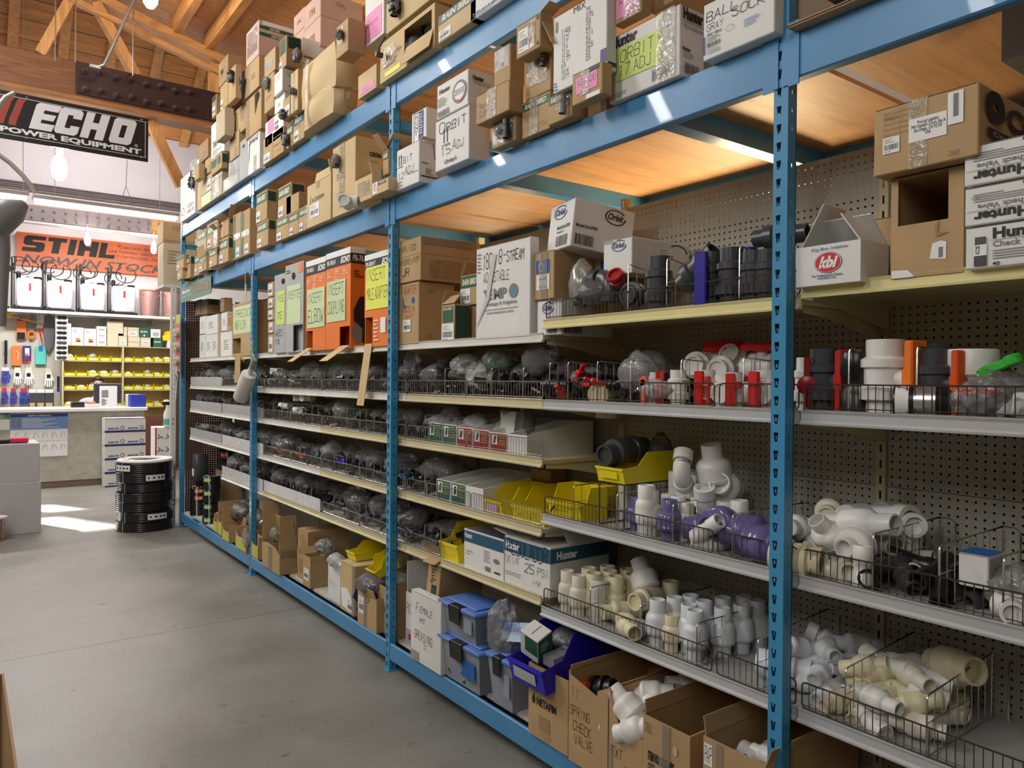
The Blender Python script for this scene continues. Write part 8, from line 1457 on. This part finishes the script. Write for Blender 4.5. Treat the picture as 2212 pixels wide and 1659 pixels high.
# sunglasses strip and tools on the pegboard
yT = YB+.24
def tool(label, name, cat, u, v, y=yT): return thing(name, label, cat, fy(t4, u, v, y))
a, b = fy(t4, 472, 1490, YB-.02), fy(t4, 580, 1085, YB-.02); W_, H_ = b.x-a.x, b.z-a.z; t = thing('sunglasses_strip', 'white hanging display strip holding nine pairs of sunglasses', 'display strip', (a.x, YB-.02, a.z)); MB().box(0, W_, 0, .006, 0, H_).build('strip_card', WHT, t)
for i in range(9):
    z = H_*(.05+.104*i); q = MB()
    for s_ in (.32, .68): q.lathe([(0, 0), (.036, 0), (.04, .006), (.02, .012), (0, .012)], 12, X=T3(W_*s_, -.003, z, PI/2) @ Matrix.Diagonal((1.1, .75, 1, 1)))
    q.tube([(W_*.2, -.01, z+.012), (W_*.5, -.018, z+.01), (W_*.8, -.01, z+.012)], .004, 5).build('sunglasses', BPV if i % 3 else GPV, t, smooth=50)
SAWO = M('saw_orange', (.8, .2, .05), .4)
def flat(label, name, cat, L, R_, T, B, mat, cr=t4, d=.03, extra=None): return box_px(label, name, cat, cr, L, R_, T, B, yT, d, mat, extra=extra)
t = thing('pole_saw', 'yellow-headed pruning hook with wooden handle hung across the pegboard', 'tool', fy(t4, 60, 1110, yT-.05)); q = fy(t4, 378, 1190, yT-.05)-t.location
MB().tube([(0, 0, 0), q], .014, 8).build('wooden_handle', WDX, t, smooth=60); MB().prism([(-.12, .02), (-.06, -.06), (.06, -.05), (.07, .03), (.02, .06)], .03, X=T3(0, -.015, 0, PI/2)).build('head', M('tool_yellow', (.85, .45, .02), .4), t, bevel=.006)
flat('orange blister card with a black folding saw on the pegboard', 'saw_card', 'tool pack', 140, 226, 1130, 1310, SAWO, extra=lambda t, W_, H_, d: (MB().box(.01, W_-.02, -.02, 0, 0, H_*.3).build('saw_handle', BPV, t, bevel=.006), MB().box(.02, W_*.6, -.006, 0, H_*.85, H_).build('card_header', BLK, t)))
t = tool('orange handled pruning saw hanging point up', 'pruning_saw', 'saw', 265, 1250); MB().prism([(-.05, .02), (.05, .02), (.02, .3), (-.0, .3)], .004, X=T3(0, 0, 0, PI/2)).build('blade', M('saw_blade', (.25, .25, .26), .3, metal=.7), t); MB().lathe([(.035, -.02), (.058, -.02), (.062, 0), (.058, .02), (.035, .02), (.035, -.02)], 14, cap=False, X=T3(.01, 0, -.05, PI/2) @ Matrix.Diagonal((1, 1.2, 1, 1))).build('handle', OPL, t, smooth=50)
t = tool('red handled pruning shears in a white holster card', 'pruning_shears', 'shears', 345, 1200); MB().box(-.05, .05, 0, .01, -.05, .18).build('card', WHT, t); MB().tube([(-.03, -.01, -.04), (0, -.01, -.14), (.02, -.01, -.26)], .012, 6).tube([(.02, -.01, -.04), (.06, -.01, -.14), (.08, -.01, -.25)], .012, 6).build('handle', RPL, t, smooth=60)
t = tool('long grey curved scabbard hanging on the pegboard', 'saw_scabbard', 'scabbard', 415, 1270); MB().prism([(-.05, -.24), (.0, -.32), (.06, -.2), (.09, .05), (.05, .3), (-.02, .34), (-.08, .1)], .03, X=T3(0, 0, 0, PI/2)).build('scabbard_body', M('scabbard_grey', (.12, .12, .13), .35), t, bevel=.006)
t = tool('dark slim tool in a clear sleeve at the left edge of the pegboard', 'slim_tool', 'tool', 50, 1420); MB().box(-.03, .03, 0, .02, -.02, .2).build('sleeve', FILM, t); MB().tube([(0, 0, .18), (0, 0, -.2)], .02, 8).build('tool_body', BPV, t, smooth=60)
flat('orange leather pouch with a clip on the pegboard', 'tool_pouch', 'pouch', 98, 182, 1372, 1540, SAWO, extra=lambda t, W_, H_, d: MB().tube([(W_*.5, -.01, H_*.75), (W_*.75, -.012, H_*.6), (W_*.6, -.012, H_*.3)], .006, 5).build('clip', WHT, t))
flat('blue card with small red shears on the pegboard', 'shears_card', 'tool pack', 190, 266, 1372, 1500, NVY, d=.01, extra=lambda t, W_, H_, d: (MB().box(W_*.3, W_*.8, -.002, 0, H_*.35, H_*.85).build('white_patch', WHT, t), MB().tube([(W_*.4, -.01, H_*.5), (W_*.3, -.01, -.04)], .008, 6).tube([(W_*.6, -.01, H_*.5), (W_*.7, -.01, -.04)], .008, 6).build('shear_handle', RPL, t)))
flat('teal pack in a clear blister on the pegboard', 'teal_pack', 'tool pack', 302, 394, 1378, 1530, M('aqua_plastic', (.1, .55, .48), .4), extra=lambda t, W_, H_, d: MB().box(W_*.3, W_*.7, -.004, 0, H_*.75, H_*1.05).build('blue_header', BLU, t))
def gloves(label, L, R_, T, B, mat, cuff, g):
    a, b = fy(w4, L, B, yT), fy(w4, R_, T, yT); W_, H_ = b.x-a.x, b.z-a.z; t = thing('work_gloves', label, 'gloves', (a.x, yT, a.z), group=g)
    MB().box(W_*.2, W_*.8, 0, .012, H_*.78, H_).build('hang_card', cuff, t); m = MB().box(W_*.15, W_*.85, -.012, .014, H_*.38, H_*.8)
    for i in range(4): x = W_*(.2+.19*i); m.tube([(x, 0, H_*.42), (x+W_*.03*(i-1.5), -.006, H_*(.04 if i in (1, 2) else .12))], W_*.085, 7)
    m.tube([(W_*.85, 0, H_*.62), (W_*1.0, -.005, H_*.35)], W_*.08, 7).build('glove_fabric', mat, t, bevel=0, smooth=60); MB().box(W_*.3, W_*.7, -.0135, -.012, H_*.5, H_*.7).build('back_patch', BPV if mat is WHT else GPV, t)
BG = M('glove_blue', (.05, .06, .4), .7)
for i, (L, R_, T, B, m, c) in enumerate(((0, 92, 55, 198, BG, WHT), (106, 190, 55, 208, WHT, CRM), (200, 287, 55, 212, WHT, CRM), (372, 457, 65, 228, WHT, CRM))): gloves(f'{"blue" if m is BG else "black and white"} work gloves in the upper glove row, {ORD[i]} from the left', L, R_, T, B, m, c, None)
for i, (L, R_) in enumerate(((0, 72), (78, 150), (155, 250))): gloves(f'blue work gloves in the lower glove row, {ORD[i]} from the left', L, R_, 232, 375, BG, RED, None)
for i, (L, R_) in enumerate(((247, 305), (312, 380), (385, 456))): box_px(f'clear pack of grey parts in the lower glove row, {ORD[i]} from the left', 'parts_pack', 'pack', w4, L, R_, 240, 395, yT, .02, GPV, extra=lambda t, W_, H_, d: (MB().box(0, W_, -.004, 0, H_*.8, H_).build('pack_header', WHT, t), MB().box(.01, W_-.01, -.003, 0, .01, H_*.25).build('orange_label', KY, t)))
box_px('slim black and blue tool hanging beside the bin rack', 'hang_tool', 'tool', w4, 486, 511, 130, 262, YB+.1, .02, BPV, extra=lambda t, W_, H_, d: MB().box(W_*.2, W_*.8, -.004, 0, 0, H_*.3).build('blue_grip', UPL, t))
# right of the counter: door panel, display card, spray bottle
struct('door_1', MB().box(fy(w4, 1244, 600, 14.0).x, fy(w4, 1500, 600, 14.0).x, 14.0, 14.03, .0, fy(w4, 1244, 470, 14.0).z), M('brown_door', (.16, .06, .035), .5))
a, b = fy(w4, 1325, 800, 10.6), fy(w4, 1480, 562, 10.6); t = thing('display_box', 'white display box with black pipe pictograms and a red edge', 'display box', (a.x, 10.6, 0)); W_, H_ = b.x-a.x, b.z
MB().box(0, W_, 0, .3, 0, H_).build('box_body', WHT, t, bevel=.004); MB().box(-.004, .012, -.004, .0, .0, H_).build('red_edge', RED, t); m = MB()
for i in range(3):
    for j in range(2): cx, cz = W_*(.25+.45*j), H_-.12-.17*i; m.tube([(cx-.03, -.003, cz-.03), (cx, -.003, cz), (cx+.04, -.003, cz-.02)], .008, 5).tube([(cx, -.003, cz), (cx-.02, -.003, cz+.03)], .007, 5)
m.build('pictogram', GRY, t)
p = fy(w4, 1450, 620, 10.5); t = thing('spray_bottle', 'white spray bottle with teal label and orange-tipped black trigger', 'bottle', (p.x, 10.62, b.z+.001)); zq = b.z
MB().lathe([(.05, 0), (.055, .02), (.055, .17), (.03, .24), (.018, .27), (.018, .29)], 18).build('bottle_body', WHT, t, smooth=50); MB().lathe([(.0558, .03), (.0558, .11)], 18, cap=False).build('teal_label', MATS['aqua_plastic'], t); MB().box(-.07, .04, -.015, .015, .29, .335).box(-.05, -.035, -.01, .01, .24, .29).build('trigger_head', BPV, t, bevel=.005); MB().box(-.085, -.07, -.012, .012, .3, .325).build('nozzle_tip', OPL, t)
# near left: blower nozzle, cables, carton edge
p0, p1 = at(-6, 475, y=4.2), at(55, 440, y=4.2)
t = thing('blower_nozzle', 'grey plastic nozzle of a tool hanging at the left edge', 'tool', p0); d = p1-p0; Q = d.to_track_quat('Z', 'Y').to_matrix().to_4x4(); L = d.length
MB().lathe([(.0, -.05), (.075, -.05), (.08, 0), (.06, L*.6), (.02, L), (0, L)], 18, X=Q).build('nozzle', M('grey_tool_plastic', (.3, .31, .33), .35), t, smooth=50)
MB().tube([(0, 0, 0), at(4, 540, y=4.2)-p0, at(2, 705, y=4.2)-p0], [.05, .035, .022], 10).build('tool_shaft', MATS['grey_tool_plastic'], t, smooth=60)
CBL = M('ivory_cable', (.55, .54, .48), .5)
for nm, pts in (('pale cable drooping across the left edge below the ECHO sign', ((-8, 330), (22, 352), (50, 380), (66, 400), (76, 416))), ('short pale strap at the top left corner of the ECHO sign', ((-5, 236), (2, 222), (12, 210), (31, 201)))):
    tag(MB().tube([at(u, v, y=5.5) for u, v in pts], .014, 8).build('cable', CBL, smooth=70), nm, 'cable')
t = carton('kraft carton edge close to the camera in the bottom left corner', -.42, .9, .35, .51, 1.35, .55, mat=KD, style='open')
tag(MB().box(-.5, .12, .85, 2.3, .0, .348).build('low_pallet_box', KD), 'plain brown box on the floor under the near left carton', 'box')
name_rows()
